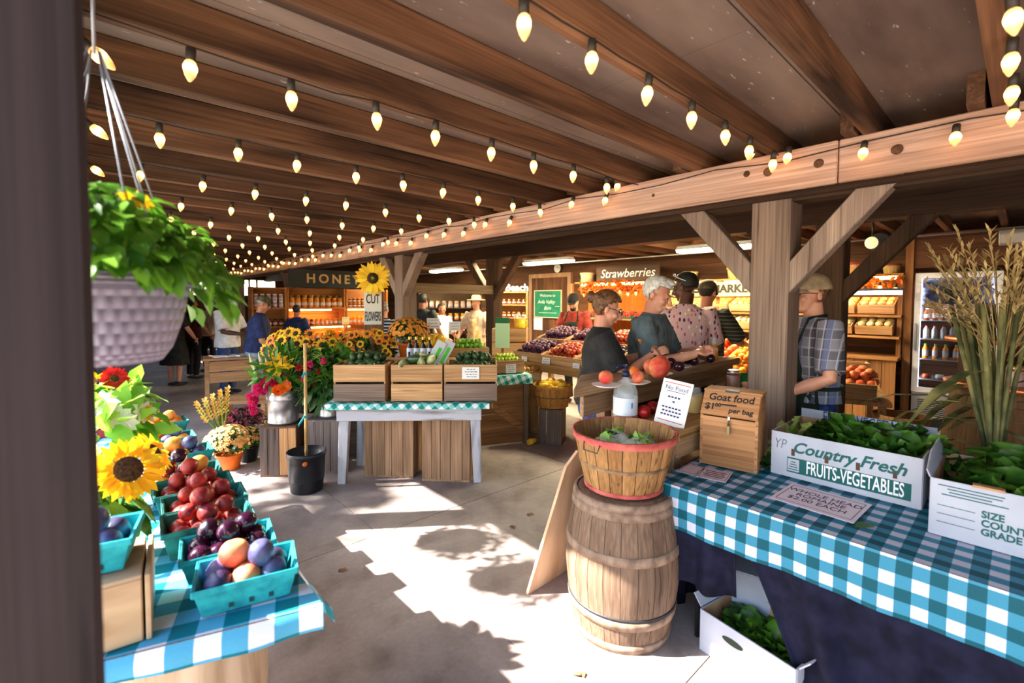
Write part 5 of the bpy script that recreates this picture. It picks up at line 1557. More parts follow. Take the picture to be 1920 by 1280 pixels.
# ------------------------------------------------------------------ autumn bundle and barrel with jars at the far right
STRAW = noisy('straw', srgb(128, 104, 64), srgb(206, 180, 124), 9, .8, 0, island=.2, transl=.15)
HUSK = noisy('dry husk', srgb(64, 70, 38), srgb(146, 140, 88), 6, .7, 0, island=.25, transl=.15)
t = thing('corn_bundle', 'tall bundle of dried corn stalks and feathery wheat plumes', 'bundle', (3.36, .07, .0))
rg = random.Random(77)
m = MB()
for k in range(16):
    a = rg.uniform(0, 6.28); r = rg.uniform(.02, .1)
    m.tube([(r*math.cos(a)*.7, r*math.sin(a)*.7, 0), (r*math.cos(a)*.5, r*math.sin(a)*.5, .9), (r*math.cos(a)*1.8, r*math.sin(a)*2.2, 1.6)], .011, 6)
m.build('stalk', HUSK, t)
m = MB()
for k in range(78):
    a = rg.uniform(0, 6.28); z = rg.uniform(1.25, 1.5); tip = Vector((.26*math.cos(a), .30*math.sin(a), rg.uniform(1.55, 2.0)))
    b = Vector((.05*math.cos(a), .05*math.sin(a), z))
    m.tube([b, (b+tip)/2+Vector((0, 0, .04)), tip], .002, 4)
    for j in range(14):
        p = b.lerp(tip, .6+.4*j/14); m.leaf(p, (tip-b)*.5+Vector((rg.uniform(-1, 1), rg.uniform(-1, 1), rg.uniform(-.2, 1)))*.18, (0, 0, 1), .05, .012, .2, .1, 2)
m.build('plume', STRAW, t)
m = MB()
for k in range(22):
    a = rg.uniform(0, 6.28); z = rg.uniform(.75, 1.35)
    m.leaf((.06*math.cos(a), .06*math.sin(a), z), (math.cos(a), math.sin(a), rg.uniform(.1, .7)), (0, 0, 1), rg.uniform(.3, .5), .06, rg.uniform(.7, 1.2), .3)
m.build('husk_leaf', HUSK, t)
COP = noisy('copper band', srgb(190, 96, 56), srgb(232, 140, 96), 10, .35, 0, metal=.7)
W_OAK = wood('dark oak', srgb(70, 46, 26), srgb(128, 92, 56), 'Z', 5, island=.18)
t = thing('barrel_stand', 'dark oak barrel shelf with copper bands and jars inside, beyond the corn stalks', 'barrel', (4.24, .05, 0))
m = MB(); m.lathe([(r*.31, z*1.08) for r, z in PR], 32); m.build('barrel_body', W_OAK, t)
for z in (1.08, 1.36):
    m = MB(); m.lathe([(.0, z), (.29, z), (.3, z+.004), (.3, z+.026), (.29, z+.03), (0, z+.03)], 32, caps=False); m.build('copper_band', COP, t)
for a in (2.2, 4.0, 5.8):
    m = MB(); m.box((.24*math.cos(a), .24*math.sin(a), 1.235), (.05, .05, .246)); m.build('post', W_OAK, t)
for k in range(5):
    a = 2.6+k*.36; jar('squat jar of dark preserve inside the copper banded barrel shelf, %s' % ('first', 'second', 'third', 'fourth', 'last')[k]+' from the fridge side', (4.24+.18*math.cos(a), .05+.18*math.sin(a), 1.112), .042, .12, AMB, flat('gold cap', srgb(200, 160, 70), .35, .6), group='jars in the barrel shelf')
# ------------------------------------------------------------------ people
SKIN1 = noisy('fair skin', srgb(206, 138, 112), srgb(228, 168, 142), 5, .5, 0)
SKIN2 = noisy('tan skin', srgb(178, 112, 82), srgb(206, 142, 108), 5, .5, 0)
SKIN3 = noisy('deep brown skin', srgb(62, 36, 26), srgb(98, 60, 44), 5, .45, 0)
SKIN4 = noisy('medium skin', srgb(150, 92, 62), srgb(180, 120, 86), 5, .5, 0)
H_BLK = noisy('black hair', (.008, .007, .007, 1), (.03, .025, .022, 1), 60, .6, .4)
H_BRN = noisy('brown hair', srgb(58, 36, 24), srgb(132, 92, 62), 40, .6, .5)
H_WHT = noisy('white hair', srgb(180, 180, 180), srgb(232, 232, 230), 40, .6, .5)
H_GRY = noisy('grey hair', srgb(110, 104, 98), srgb(170, 164, 158), 40, .6, .5)
DENIM = noisy('blue denim', srgb(28, 44, 92), srgb(54, 78, 138), 30, .8, .2)
DKPANT = noisy('dark trousers', srgb(20, 20, 26), srgb(38, 38, 46), 20, .8, .2)
SHOE = flat('dark shoe', (.02, .018, .018, 1), .6)
EYEM = flat('dark eye', (.02, .012, .01, 1), .15)
LIP = flat('lip', srgb(168, 92, 82), .5)


def fabric(name, c1, c2, scale=14): return noisy(name, c1, c2, scale, .85, .25)


def stripes(name, base, line, k, axis=2, duty=.5, extra=None):
    """woven stripes / plaid in object space"""
    if name in MATS: return MATS[name]
    m, t, p = newmat(name); L = t.links.new
    tc = N(t, 'TexCoord'); sp = N(t, 'SeparateXYZ'); L(tc.outputs['Object'], sp.inputs[0])
    sm = N(t, 'Math', operation='ADD'); L(sp.outputs[0], sm.inputs[0]); L(sp.outputs[1], sm.inputs[1])
    src_ = lambda a: sm.outputs[0] if a == 3 else sp.outputs[a]
    def band(src, k, duty):
        a = N(t, 'Math', operation='MULTIPLY'); L(src, a.inputs[0]); a.inputs[1].default_value = k
        b = N(t, 'Math', operation='FRACT'); L(a.outputs[0], b.inputs[0])
        c = N(t, 'Math', operation='LESS_THAN'); L(b.outputs[0], c.inputs[0]); c.inputs[1].default_value = duty
        return c.outputs[0]
    mx = N(t, 'MixRGB'); mx.inputs[1].default_value = base; mx.inputs[2].default_value = line; L(band(src_(axis), k, duty), mx.inputs[0])
    out = mx.outputs[0]
    for ax, kk, du, col, f, ty in extra or []:
        m2 = N(t, 'MixRGB', blend_type=ty); b = band(src_(ax), kk, du)
        q = N(t, 'Math', operation='MULTIPLY'); L(b, q.inputs[0]); q.inputs[1].default_value = f; L(q.outputs[0], m2.inputs[0])
        L(out, m2.inputs[1]); m2.inputs[2].default_value = col; out = m2.outputs[0]
    L(out, p.inputs['Base Color']); p.inputs['Roughness'].default_value = .85
    MATS[name] = m
    return m


FOLDS = bpy.data.textures.new('cloth folds', 'CLOUDS'); FOLDS.noise_scale = .11


def weld(o, vox, smooth=2, fold=0):
    r = o.modifiers.new('weld', 'REMESH'); r.mode = 'VOXEL'; r.voxel_size = vox; r.use_smooth_shade = True
    if fold:
        d = o.modifiers.new('folds', 'DISPLACE'); d.texture = FOLDS; d.strength = fold; d.mid_level = .5; d.texture_coords = 'LOCAL'
    if smooth:
        s = o.modifiers.new('smooth', 'SMOOTH'); s.factor = .5; s.iterations = smooth
    return o


def loft(m, secs, n=20, M=None):
    """stack of ellipses: (z, x centre, y centre, rx, ry)"""
    vs = []; fs = []
    for z, cx, cy, rx, ry in secs:
        for k in range(n):
            a = 2*math.pi*k/n; c, s_ = math.cos(a), math.sin(a)
            q = 1/(abs(c)**2.6+abs(s_)**2.6)**(1/2.6)
            p = Vector((cx+rx*c*q, cy+ry*s_*q, z)); vs.append(M @ p if M is not None else p)
    for i in range(len(secs)-1):
        for k in range(n):
            k2 = (k+1) % n; fs.append((i*n+k, i*n+k2, (i+1)*n+k2, (i+1)*n+k))
    fs.append(tuple(range(n))[::-1]); fs.append(tuple((len(secs)-1)*n+k for k in range(n)))
    return m.add(vs, fs, True)


def hand(m, W, fd, up, side, s=1, curl=.6, thumb=1):
    """palm with five bent fingers; W wrist, fd finger direction, up = back of the hand, side = thumb side"""
    fd = Vector(fd).normalized(); up = Vector(up); up = (up-fd*up.dot(fd)).normalized(); sd = fd.cross(up)*(1 if side > 0 else -1)
    W = Vector(W)
    rot = Matrix((sd, fd, up)).transposed().to_euler()
    m.ell(W+fd*.045*s, (.040*s, .055*s, .018*s), 12, 8, rot)
    for k, (o, L) in enumerate(((.029, .068), (.010, .078), (-.010, .072), (-.028, .056))):
        p = W+fd*.088*s+sd*o*s; d = fd.copy(); pts = [p-fd*.02*s, p]
        for j in range(3):
            ang = curl*(.5+.35*j); d = (fd*math.cos(ang*(j+1)*.8)-up*math.sin(ang*(j+1)*.8)+sd*o*1.5).normalized()
            p = p+d*L*s*(.42, .33, .25)[j]; pts.append(p)
        m.tube(pts, [.010*s, .0098*s, .009*s, .0085*s, .0065*s], 8)
    p = W+fd*.02*s+sd*.034*s; d = (sd*.8+fd*.75-up*.25).normalized()
    m.tube([p-sd*.012*s, p+d*.03*s, p+d*.03*s+(fd*.9-up*.4+sd*.1*thumb).normalized()*.03*s, p+d*.03*s+(fd*.9-up*.6).normalized()*.05*s], [.014*s, .012*s, .0105*s, .008*s], 8)


def person(label, pos, rz, H=1.75, girth=1.0, skin=None, shirt=None, pants=None, hair=None, hairkind='short', arms=None, yaw=0, pitch=0, lean=0, cap=None, vox=.009,
           sleeve=.5, apron=None, glasses=None, beard=None, dress=False, bare_legs=False, brow=None, mouth=True, legs=True, bust=0, backpack=None, shades=None, strawhat=None, hem=None, stance=.09, hs=1.0):
    t = thing('person', label, 'person', pos, rz)
    s = H/1.75
    g = girth
    hip = Vector((0, 0, .92*s))
    LE = Matrix.Translation(hip) @ Matrix.Rotation(-lean, 4, 'X') @ Matrix.Translation(-hip)
    V = lambda x, y, z: LE @ Vector((x*s, y*s, z*s))
    neck0 = V(0, -.01, 1.45)
    HM = LE @ Matrix.Translation((0, .012*s, 1.625*s)) @ Matrix.Rotation(yaw, 4, 'Z') @ Matrix.Rotation(-pitch, 4, 'X') @ Matrix.Scale(hs, 4)
    hp = lambda x, y, z: HM @ Vector((x*s, y*s, z*s))
    HR = HM.to_euler()
    # ---- body: one welded skin from head to feet
    m = MB()
    for c, r in (((0, -.012, .03), (.073, .092, .084)), ((0, .030, -.03), (.060, .060, .078)), ((0, .046, -.088), (.036, .036, .026)), ((0, .076, .016), (.046, .016, .012)), ((0, .083, -.067), (.022, .012, .009)),
                 ((-.076, -.008, -.012), (.009, .020, .032)), ((.076, -.008, -.012), (.009, .020, .032)), ((-.034, .062, -.03), (.024, .022, .022)), ((.034, .062, -.03), (.024, .022, .022))):
        m.ell(hp(*c), [q*s for q in r], 16, 10, HR)
    m.tube([hp(0, .084, .008), hp(0, .098, -.014), hp(0, .112, -.034), hp(0, .088, -.046)], [.008*s, .011*s, .0155*s, .011*s], 8)
    m.tube([V(0, -.02, 1.40), V(0, -.012, 1.47), hp(0, -.012, -.05)], [.066*s*g**.5, .057*s*g**.5, .058*s], 14)
    tor = [(.90, .15, .105), (1.02, .13, .09), (1.15, .135, .09), (1.28, .16, .10), (1.38, .165, .09), (1.44, .10, .06)]
    loft(m, [(z*s, 0, 0, rx*g*s*.93, ry*g*s*.9) for z, rx, ry in tor], 16, LE)
    A = arms or (((.30, .02, 1.13), (.32, .16, .93)), ((-.30, .02, 1.13), (-.32, .16, .93)))
    hands = []
    for i, arm in enumerate(A):
        sx = 1 if i == 0 else -1
        S = V(sx*.175*g**.6, -.01, 1.395); E_ = V(*arm[0]); Wr = V(*arm[1])
        m.tube([S, S.lerp(E_, .5), E_, E_.lerp(Wr, .35), Wr], [.052*s*g**.5, .048*s*g**.5, .040*s*g**.4, .041*s*g**.4, .027*s], 12)
        fd = (Wr-E_).normalized(); ax = arm[2] if len(arm) > 2 else (sx*.4, 0, 1)
        hand(m, Wr, fd if len(arm) < 4 else Vector(arm[3]), ax, -sx if len(arm) < 5 else arm[4], s, .55)
        hands.append((S, E_, Wr))
    lg = []
    if legs:
        for sx in (-1, 1):
            P = [Vector((sx*.085*s*g**.5, 0, .92*s)), Vector((sx*(.085+stance*.3)*s, .015, .50*s)), Vector((sx*stance*1.1*s, -.015, .09*s))]
            m.tube([P[0], P[0].lerp(P[1], .5), P[1], P[1].lerp(P[2], .3), P[2]], [.085*s*g**.7, .075*s*g**.7, .054*s, .056*s, .038*s], 12)
            m.ell(P[2]+Vector((0, .06*s, -.055*s)), (.042*s, .115*s, .034*s), 12, 8)
            lg.append(P)
    weld(m.build('body', skin, t), vox if vox < .009 else vox*.85, 2)
    # ---- eyes, brows, mouth
    if vox < .012:
        for sx in (-1, 1):
            m = MB(); m.ell(hp(sx*.030, .083, -.001), (.011*s, .006*s, .006*s), 8, 6, HR); m.build('eye', EYEM, t)
            m = MB(); m.tube([hp(sx*.014, .090, .017), hp(sx*.032, .088, .022), hp(sx*.05, .074, .017)], .004*s, 5); m.build('eyebrow', brow or hair or H_BRN, t)
        m = MB(); m.ell(hp(0, .0935, -.066), (.021*s, .005*s, .005*s), 10, 6, HR); m.build('mouth', LIP, t)
    # ---- hair
    def shell(zmin, ymin_k, e=.006, noise=.02, low=-.06, top=1):
        m = MB(); n_, k_ = 26, 16; vs = []; fs = []
        rg = random.Random(3)
        for i in range(k_+1):
            th = math.pi*i/k_
            for j in range(n_):
                a = 2*math.pi*j/n_; q = 1+rg.uniform(-noise, noise)
                vs.append(((.073+e)*math.sin(th)*math.cos(a)*q, -.012+(.092+e)*math.sin(th)*math.sin(a)*q, .03+(.084+e)*math.cos(th)*q))
        def keep(p):
            x, y, z = p; lim = zmin if y > .045 else (low if y < -.02 else low+(zmin-low)*((y+.02)/.065)**.6)
            return lim < z < top
        for i in range(k_):
            for j in range(n_):
                f = (i*n_+j, (i+1)*n_+j, (i+1)*n_+(j+1) % n_, i*n_+(j+1) % n_)
                if all(keep(vs[q]) for q in f): fs.append(f)
        vs = [HM @ (Vector(p)*s) for p in vs]
        m.add(vs, fs, True)
        return m
    if hair is not None and hairkind != 'none':
        m = shell(.062, 1, .003 if cap is not None else .006 if hairkind != 'crop' else .004, .018 if hairkind != 'crop' and cap is None else .008, {'short': -.045, 'crop': -.03, 'bun': -.06, 'long': -.08, 'thick': -.05}.get(hairkind, -.05), .05 if cap is not None else 1)
        h = m.build('hair', hair, t, solid=.009 if hairkind != 'crop' else .005)
        if hairkind == 'bun':
            m = MB(); m.ell(hp(0, -.125, .035), (.04*s, .036*s, .045*s), 14, 10, noise=.13); m.build('hair_bun', hair, t)
            m = MB(); m.tube([hp(.05, -.06, .05), hp(.02, -.11, .04), hp(0, -.115, .035)], [.03*s, .03*s, .02*s], 8); m.build('hair_tie_back', hair, t)
        if hairkind == 'long':
            m = MB(); m.tube([hp(0, -.06, .04), hp(0, -.085, -.08), V(0, -.11, 1.40), V(0, -.13, 1.25)], [.075*s, .08*s, .085*s, .04*s], 12, sq=.6, side=(1, 0, 0)); m.build('long_hair', hair, t)
        if hairkind == 'thick':
            m = MB(); m.ell(hp(-.015, .03, .098), (.06*s, .062*s, .026*s), 14, 8, HR, noise=.05); m.build('hair_quiff', hair, t)
    if beard is not None:
        m = MB(); m.ell(hp(0, .055, -.092), (.052*s, .045*s, .05*s), 14, 10, HR, noise=.05); m.ell(hp(0, .05, -.13), (.036*s, .034*s, .045*s), 12, 8, HR, noise=.08); m.build('beard', beard, t)
    if cap is not None:
        m = MB(); n_, k_ = 24, 7; vs = []; fs = []
        for i in range(k_+1):
            th = math.pi/2*i/k_
            for j in range(n_):
                a = 2*math.pi*j/n_
                vs.append(hp(.090*math.sin(th)**.8*math.cos(a), -.012+.108*math.sin(th)**.8*math.sin(a), .026+.102*math.cos(th)))
        for i in range(k_):
            for j in range(n_): fs.append((i*n_+j, (i+1)*n_+j, (i+1)*n_+(j+1) % n_, i*n_+(j+1) % n_))
        m.add(vs, fs, True); c_ = m.build('cap', cap, t, solid=.004)
        m = MB(); m.grid(lambda u, v: hp((u-.5)*.146*(1-.25*v*v), .076+.05*math.cos((u-.5)*2.6)*.6+.075*v*math.cos((u-.5)*1.9)-.03, .040-.012*v-.05*(u-.5)**2*2), 12, 5); m.build('visor', cap, c_, solid=.005)
        m = MB(); m.ell(hp(0, -.01, .13), (.007*s, .007*s, .004*s), 8, 5); m.build('button', cap, c_)
    if strawhat is not None:
        m = MB(); m.lathe([(.165, 0), (.16, .005), (.09, .012), (.085, .07), (.06, .09), (.001, .092)], 26, M=HM @ Matrix.Translation((0, -.01, .05)), caps=False); m.build('straw_hat', strawhat, t, solid=.004)
    if glasses is not None:
        gm = glasses
        m = MB()
        for sx in (-1, 1):
            m.tube([hp(sx*(.032+.024*math.cos(a*.5236)), .099-.012*abs(math.cos(a*.5236))*0, .0+.017*math.sin(a*.5236)) for a in range(13)], .0022*s, 5)
            m.tube([hp(sx*.056, .097, .004), hp(sx*.074, .05, .006), hp(sx*.078, -.01, .0)], .0025*s, 5)
        m.tube([hp(-.009, .1, .004), hp(.009, .1, .004)], .002*s, 5)
        gl = m.build('glasses', gm, t)
        m = MB()
        for sx in (-1, 1): m.ell(hp(sx*.032, .098, 0), (.024*s, .002*s, .017*s), 12, 6, HR)
        m.build('lens_pair', flat('tinted lens', (.02, .02, .03, 1), .08, alpha=1), gl)
    if shades is not None:
        m = MB()
        for sx in (-1, 1):
            m.ell(hp(sx*.034, .062, .104), (.026*s, .005*s, .015*s), 10, 6, HR); m.tube([hp(sx*.06, .06, .1), hp(sx*.086, -.0, .06), hp(sx*.086, -.05, .03)], .0035*s, 5)
        m.build('sunglasses', shades, t)
    # ---- shirt
    if shirt is not None:
        hz = hem if hem is not None else .86
        m = MB()
        b = .012
        sec = [(hz, .172, .125), (.95, .168, .122), (1.05, .158, .115), (1.16, .16, .112), (1.28, .178, .118), (1.37, .183, .105), (1.425, .145, .082), (1.462, .082, .066), (1.478, .068, .06)]
        if dress: sec = [(.42, .25, .17), (.7, .215, .16)]+sec[1:]
        loft(m, [(z*s, 0, (-.004+(bust*.02 if 1.1 < z < 1.35 else 0)+(.03*(g-1) if z < 1.2 else 0))*s, (rx*g+b)*s if z < 1.4 else (rx*g**.4+b)*s, (ry*g**1.15+b)*s if z < 1.35 else (ry*g**.4+b)*s) for z, rx, ry in sec], 24, LE)
        for S, E_, Wr in hands:
            q = sleeve
            tip = S.lerp(E_, min(1, q*2)) if q <= .5 else E_.lerp(Wr, (q-.5)*2)
            d = (E_-S).normalized()
            if q <= .5: tip = S+d*(E_-S).length*(q*2-.12)
            pts = [S-d*.05*s+Vector((-math.copysign(.05, S.x)*s*0, 0, 0)), S.lerp(tip, .35), tip] if q <= .5 else [S-d*.04*s, S.lerp(E_, .5), E_, tip]
            m.tube(pts, [(.074*g**.5)*s, (.078*g**.5)*s, (.078*g**.5)*s] if q <= .5 else [.07*s, .066*s, .058*s, .045*s], 14)
        weld(m.build('shirt', shirt, t), vox*1.15, 3, .014*s)
    if apron is not None:
        m = MB(); m.grid(lambda u, v: V((u-.5)*2*(.115+.075*min(1, v*1.6))*g, (.142+.02*(1-abs(u-.5)*2)-.10*(abs(u-.5)*2)**2.2)*g**1.1+.004, 1.33-.75*v), 14, 14); a_ = m.build('apron', apron, t, solid=.006)
        m = MB()
        for sx in (-1, 1): m.tube([V(sx*.105*g, .125*g, 1.33), V(sx*.085, .06, 1.47), V(sx*.05, -.07, 1.485), V(0, -.085, 1.475)], [.011*s]*4, 6, sq=.4)
        m.build('neck_strap', apron, a_)
        m = MB(); m.tube([V(.2*math.cos(a)*g, .15*math.sin(a)*g-.005, 1.03) for a in [R(150+k*24) for k in range(11)]], .012*s, 6); m.build('waist_tie', apron, a_)
    # ---- trousers, shoes
    if legs and pants is not None and not dress:
        m = MB()
        loft(m, [(.80*s, 0, 0, .15*s*g, .11*s*g), (.9*s, 0, 0, .158*s*g, .118*s*g), (1.0*s, 0, 0, .15*s*g, .11*s*g)], 18)
        for P in lg:
            m.tube([P[0], P[0].lerp(P[1], .5), P[1], P[2]], [.098*s*g**.8, .086*s*g**.7, .068*s, .058*s], 14)
        weld(m.build('trousers', pants, t), vox*1.3, 2, .012)
    if legs:
        for P in lg:
            m = MB(); m.ell(P[2]+Vector((0, .065*s, -.055*s)), (.047*s, .13*s, .033*s), 12, 8); m.build('shoe', SHOE, t)
    if backpack is not None:
        m = MB(); m.box((0, -.2*s, 1.2*s), (.26*s, .12*s, .34*s)); b_ = m.build('backpack', backpack, t, bevel=.04)
        for sx in (-1, 1):
            m = MB(); m.tube([V(sx*.09, -.15, 1.36), V(sx*.1, .0, 1.46), V(sx*.12, .12, 1.3), V(sx*.12, .0, 1.08)], .016*s, 6); m.build('strap', backpack, b_)
    return t, HM


def zc_at(u, v, zc): return EYE+ray(u, v)*zc      # ray() has unit depth


def stand(u, zc, du=0):
    p = zc_at(u, 566, zc); return (p.x, p.y, 0)


def face(dx, dy): return math.atan2(-dx, dy)      # heading so that local +Y looks along (dx, dy)


VW = Vector((_f.x, _f.y)).normalized(); RW = Vector((_r.x, _r.y))


def toward(r, f): q = RW*r+VW*f; return face(q.x, q.y)     # r: to the right in the view, f: away from the camera


# tasting shoppers behind the counter
p = stand(1120, 3.42)
person('woman in a black T-shirt with a messy brown bun and sunglasses, holding a fruit slice', p, toward(.93, -.05), 1.68, 1.22, SKIN1, fabric('black tee', (.008, .008, .009, 1), (.02, .02, .022, 1)), DENIM, H_BRN, 'bun',
       (((.25, .14, 1.13), (.10, .36, 1.31), (.7, 0, .6), (-.1, .9, .35)), ((-.25, .12, 1.15), (-.04, .34, 1.30), (-.5, .1, .8), (.2, .9, .2))), pitch=R(14), lean=R(5), glasses=flat('black frame', (.01, .01, .012, 1), .3), vox=.0072, sleeve=.45, hem=.88, bust=1, hs=1.17)
m = MB(); m.add([(-.03, 0, 0), (.03, 0, 0), (.02, .012, .022), (-.02, .012, .022), (-.02, -.012, .02), (.02, -.012, .02)], [(0, 1, 2, 3), (1, 0, 4, 5), (2, 5, 4, 3), (0, 3, 4), (1, 5, 2)])
tag(m.build('peach_slice', F_ORP, loc=zc_at(1199, 643, 3.3), rot=(0, .5, .3)), 'thin yellow peach slice pinched in the hand of the woman in black', 'fruit slice')
p = stand(1212, 3.7)
person('white haired man in a grey green T-shirt with sunglasses hooked at the neck', p, toward(.80, -.55), 1.80, 1.16, SKIN1, fabric('grey green tee', srgb(76, 92, 100), srgb(106, 122, 130)), DKPANT, H_WHT, 'thick',
       (((.27, .12, 1.13), (.10, .37, 1.23), (.5, 0, .8), (-.6, .7, .2)), ((-.28, .12, 1.14), (-.05, .38, 1.25), (-.5, 0, .8), (.6, .7, .25))), pitch=R(16), lean=R(6), vox=.0072, sleeve=.5, brow=H_GRY, hs=1.15)
m = MB(); c = zc_at(1233, 620, 3.5); m.ell((-.022, 0, 0), (.02, .004, .016), 10, 6); m.ell((.022, 0, 0), (.02, .004, .016), 10, 6); m.tube([(-.04, 0, .004), (0, .006, .006), (.04, 0, .004)], .003, 5)
tag(m.build('sunglasses', flat('gloss black', (.012, .012, .014, 1), .1), loc=c, rot=(0, R(70), toward(.80, -.35))), 'folded black sunglasses hanging at the neck of the white haired man', 'sunglasses')
PINK = stripes('pink print', srgb(222, 176, 178), srgb(206, 150, 160), 14, 2, .5, [(0, 21, .22, srgb(236, 226, 214), .8, 'MIX'), (2, 17, .3, srgb(250, 214, 206), .7, 'MIX'), (0, 13, .12, srgb(92, 62, 96), .8, 'MIX')])


def print_shirt():
    m, t, p = newmat('pink shirt with small birds'); L = t.links.new
    tc = N(t, 'TexCoord'); mp = N(t, 'Mapping'); mp.inputs['Scale'].default_value = (34, 34, 17); L(tc.outputs['Object'], mp.inputs[0])
    v = N(t, 'TexVoronoi'); v.inputs['Scale'].default_value = 1; v.inputs['Randomness'].default_value = .7; L(mp.outputs[0], v.inputs['Vector'])
    lt = N(t, 'Math', operation='LESS_THAN'); lt.inputs[1].default_value = .33; L(v.outputs['Distance'], lt.inputs[0])
    sp = N(t, 'SeparateColor'); L(v.outputs['Color'], sp.inputs[0])
    cr = N(t, 'ValToRGB'); cr.color_ramp.interpolation = 'CONSTANT'; e = cr.color_ramp.elements
    e[0].color = srgb(70, 48, 96); e[1].position = .4; e[1].color = srgb(214, 150, 90); x = e.new(.62); x.color = srgb(200, 90, 120); x = e.new(.85); x.color = srgb(250, 240, 230)
    L(sp.outputs[0], cr.inputs[0])
    mx = N(t, 'MixRGB'); L(lt.outputs[0], mx.inputs[0]); mx.inputs[1].default_value = srgb(226, 186, 186); L(cr.outputs[0], mx.inputs[2])
    L(mx.outputs[0], p.inputs['Base Color']); p.inputs['Roughness'].default_value = .85
    return m


p = stand(1286, 4.15)
person('man in pale pink print shirt with white sunglasses on his head', p, toward(.25, .95), 1.88, 1.02, SKIN3, print_shirt(), DKPANT, H_BLK, 'crop',
       (((.25, .06, 1.12), (.2, .28, 1.06)), ((-.26, .02, 1.12), (-.2, .25, 1.04))), yaw=R(58), pitch=R(8), lean=R(4), vox=.0075, sleeve=.5, shades=flat('white shades', srgb(230, 236, 244), .2), hem=.82, hs=1.08)
p = stand(1322, 4.85)
person('man in a dark striped polo and camouflage cap reaching toward the peaches', p, toward(.75, .6), 1.84, 1.08, SKIN2, stripes('striped polo', srgb(34, 40, 36), srgb(96, 104, 92), 26, 2, .3), DKPANT, H_BLK, 'short',
       (((.28, .16, 1.14), (.20, .42, 1.13)), ((-.29, .05, 1.12), (-.22, .28, 1.02))), pitch=R(4), lean=R(3), cap=noisy('camo', srgb(42, 40, 28), srgb(108, 96, 70), 18, .8, 0), vox=.0085, glasses=flat('black frame', (.01, .01, .012, 1), .3))
PLAID = stripes('grey blue plaid', srgb(134, 130, 142), srgb(78, 74, 86), 8.0, 3, .45, [(2, 8.0, .45, srgb(66, 60, 68), .55, 'MIX'), (3, 16.0, .13, srgb(190, 190, 206), .75, 'MIX'), (2, 16.0, .11, srgb(188, 188, 204), .5, 'MIX'), (3, 4.0, .2, srgb(120, 128, 170), .6, 'MIX')])
p = stand(1526, 3.12)
tp, hm = person('young man in grey plaid shirt, khaki cap and green apron beside the thick post', p, toward(-.97, .1), 1.79, 1.06, SKIN1, PLAID, DENIM, H_BRN, 'short',
       (((.27, .04, 1.10), (.2, .28, 1.0)), ((-.29, .04, 1.11), (-.2, .28, 1.0))), yaw=R(6), lean=R(1), cap=fabric('khaki cap', srgb(150, 128, 100), srgb(178, 156, 126), 20), vox=.0068, hs=1.08, sleeve=.5, apron=fabric('dark green apron', srgb(10, 28, 20), srgb(22, 44, 32)), glasses=flat('black frame', (.01, .01, .012, 1), .3), hem=.93)
p = stand(1080, 7.3)
person('bearded seller in a black cap, red shirt and dark green apron behind the plum bins', p, toward(-.5, -.85), 1.74, 1.05, SKIN2, fabric('rust red shirt', srgb(120, 36, 28), srgb(158, 56, 44)), DKPANT, H_BLK, 'short',
       (((.27, .08, 1.10), (.2, .34, .98)), ((-.29, .08, 1.10), (-.24, .34, .96))), pitch=R(22), lean=R(8), cap=flat('black cap', (.01, .01, .012, 1), .8), vox=.011, beard=H_BLK, apron=fabric('dark green apron', srgb(10, 28, 20), srgb(22, 44, 32)))
# far shoppers
p = stand(425, 7.9)
person('man in a loose white T-shirt standing at the small wooden table', p, toward(.95, -.1), 1.72, 1.2, SKIN3, fabric('white tee', srgb(206, 204, 214), srgb(236, 234, 240)), DENIM, H_BLK, 'crop', (((.26, .12, 1.10), (.18, .38, 1.07)), ((-.26, .12, 1.10), (-.18, .36, 1.07))), pitch=R(12), lean=R(2), vox=.010, beard=H_BLK, hem=.82)
p = stand(478, 7.0)
person('heavy man in a navy T-shirt and camouflage cap bending over the flowers', p, toward(.88, .35), 1.68, 1.28, SKIN2, fabric('navy tee', srgb(22, 32, 70), srgb(38, 50, 98)), fabric('pale jeans', srgb(110, 124, 150), srgb(150, 164, 188)), H_GRY, 'crop', (((.26, .10, 1.06), (.2, .3, .92)), ((-.26, .10, 1.08), (-.2, .3, .92))), pitch=R(14), lean=R(9), cap=noisy('camo', srgb(42, 40, 28), srgb(108, 96, 70), 18, .8, 0), vox=.010)
p = stand(325, 8.6)
person('person in a black dress with a tan backpack and bare calves, beyond the hanging basket', p, toward(.2, .95), 1.66, 1.05, SKIN1, fabric('black dress', (.008, .008, .01, 1), (.02, .02, .022, 1)), None, H_BRN, 'long', vox=.012, dress=True, backpack=fabric('tan leather', srgb(136, 92, 72), srgb(168, 120, 96)))
p = stand(360, 9.4)
person('person with long dark hair in a maroon top and black trousers, seen from behind', p, toward(.35, .9), 1.66, 1.05, SKIN2, fabric('maroon top', srgb(60, 18, 28), srgb(88, 30, 42)), DKPANT, H_BLK, 'long', vox=.013)
p = stand(390, 10.4)
person('smiling woman in a cream top facing the market entrance, far back', p, toward(-.1, -1), 1.62, 1.0, SKIN1, fabric('cream top', srgb(206, 190, 176), srgb(230, 216, 204)), DKPANT, H_BRN, 'long', vox=.013)
p = stand(556, 9.0)
person('dark haired shopper in navy facing the honey shelves behind the sunflowers', p, toward(.2, 1), 1.52, 1.0, SKIN2, fabric('navy tee', srgb(22, 32, 70), srgb(38, 50, 98)), DKPANT, H_BLK, 'short', vox=.013)
p = stand(718, 6.9)
person('grey haired person in a navy and white striped shirt behind the flower sign', p, toward(.4, .9), 1.6, 1.2, SKIN1, stripes('navy stripes', srgb(24, 26, 44), srgb(196, 196, 204), 22, 2, .3), DKPANT, H_GRY, 'short', vox=.011)
p = stand(792, 8.2)
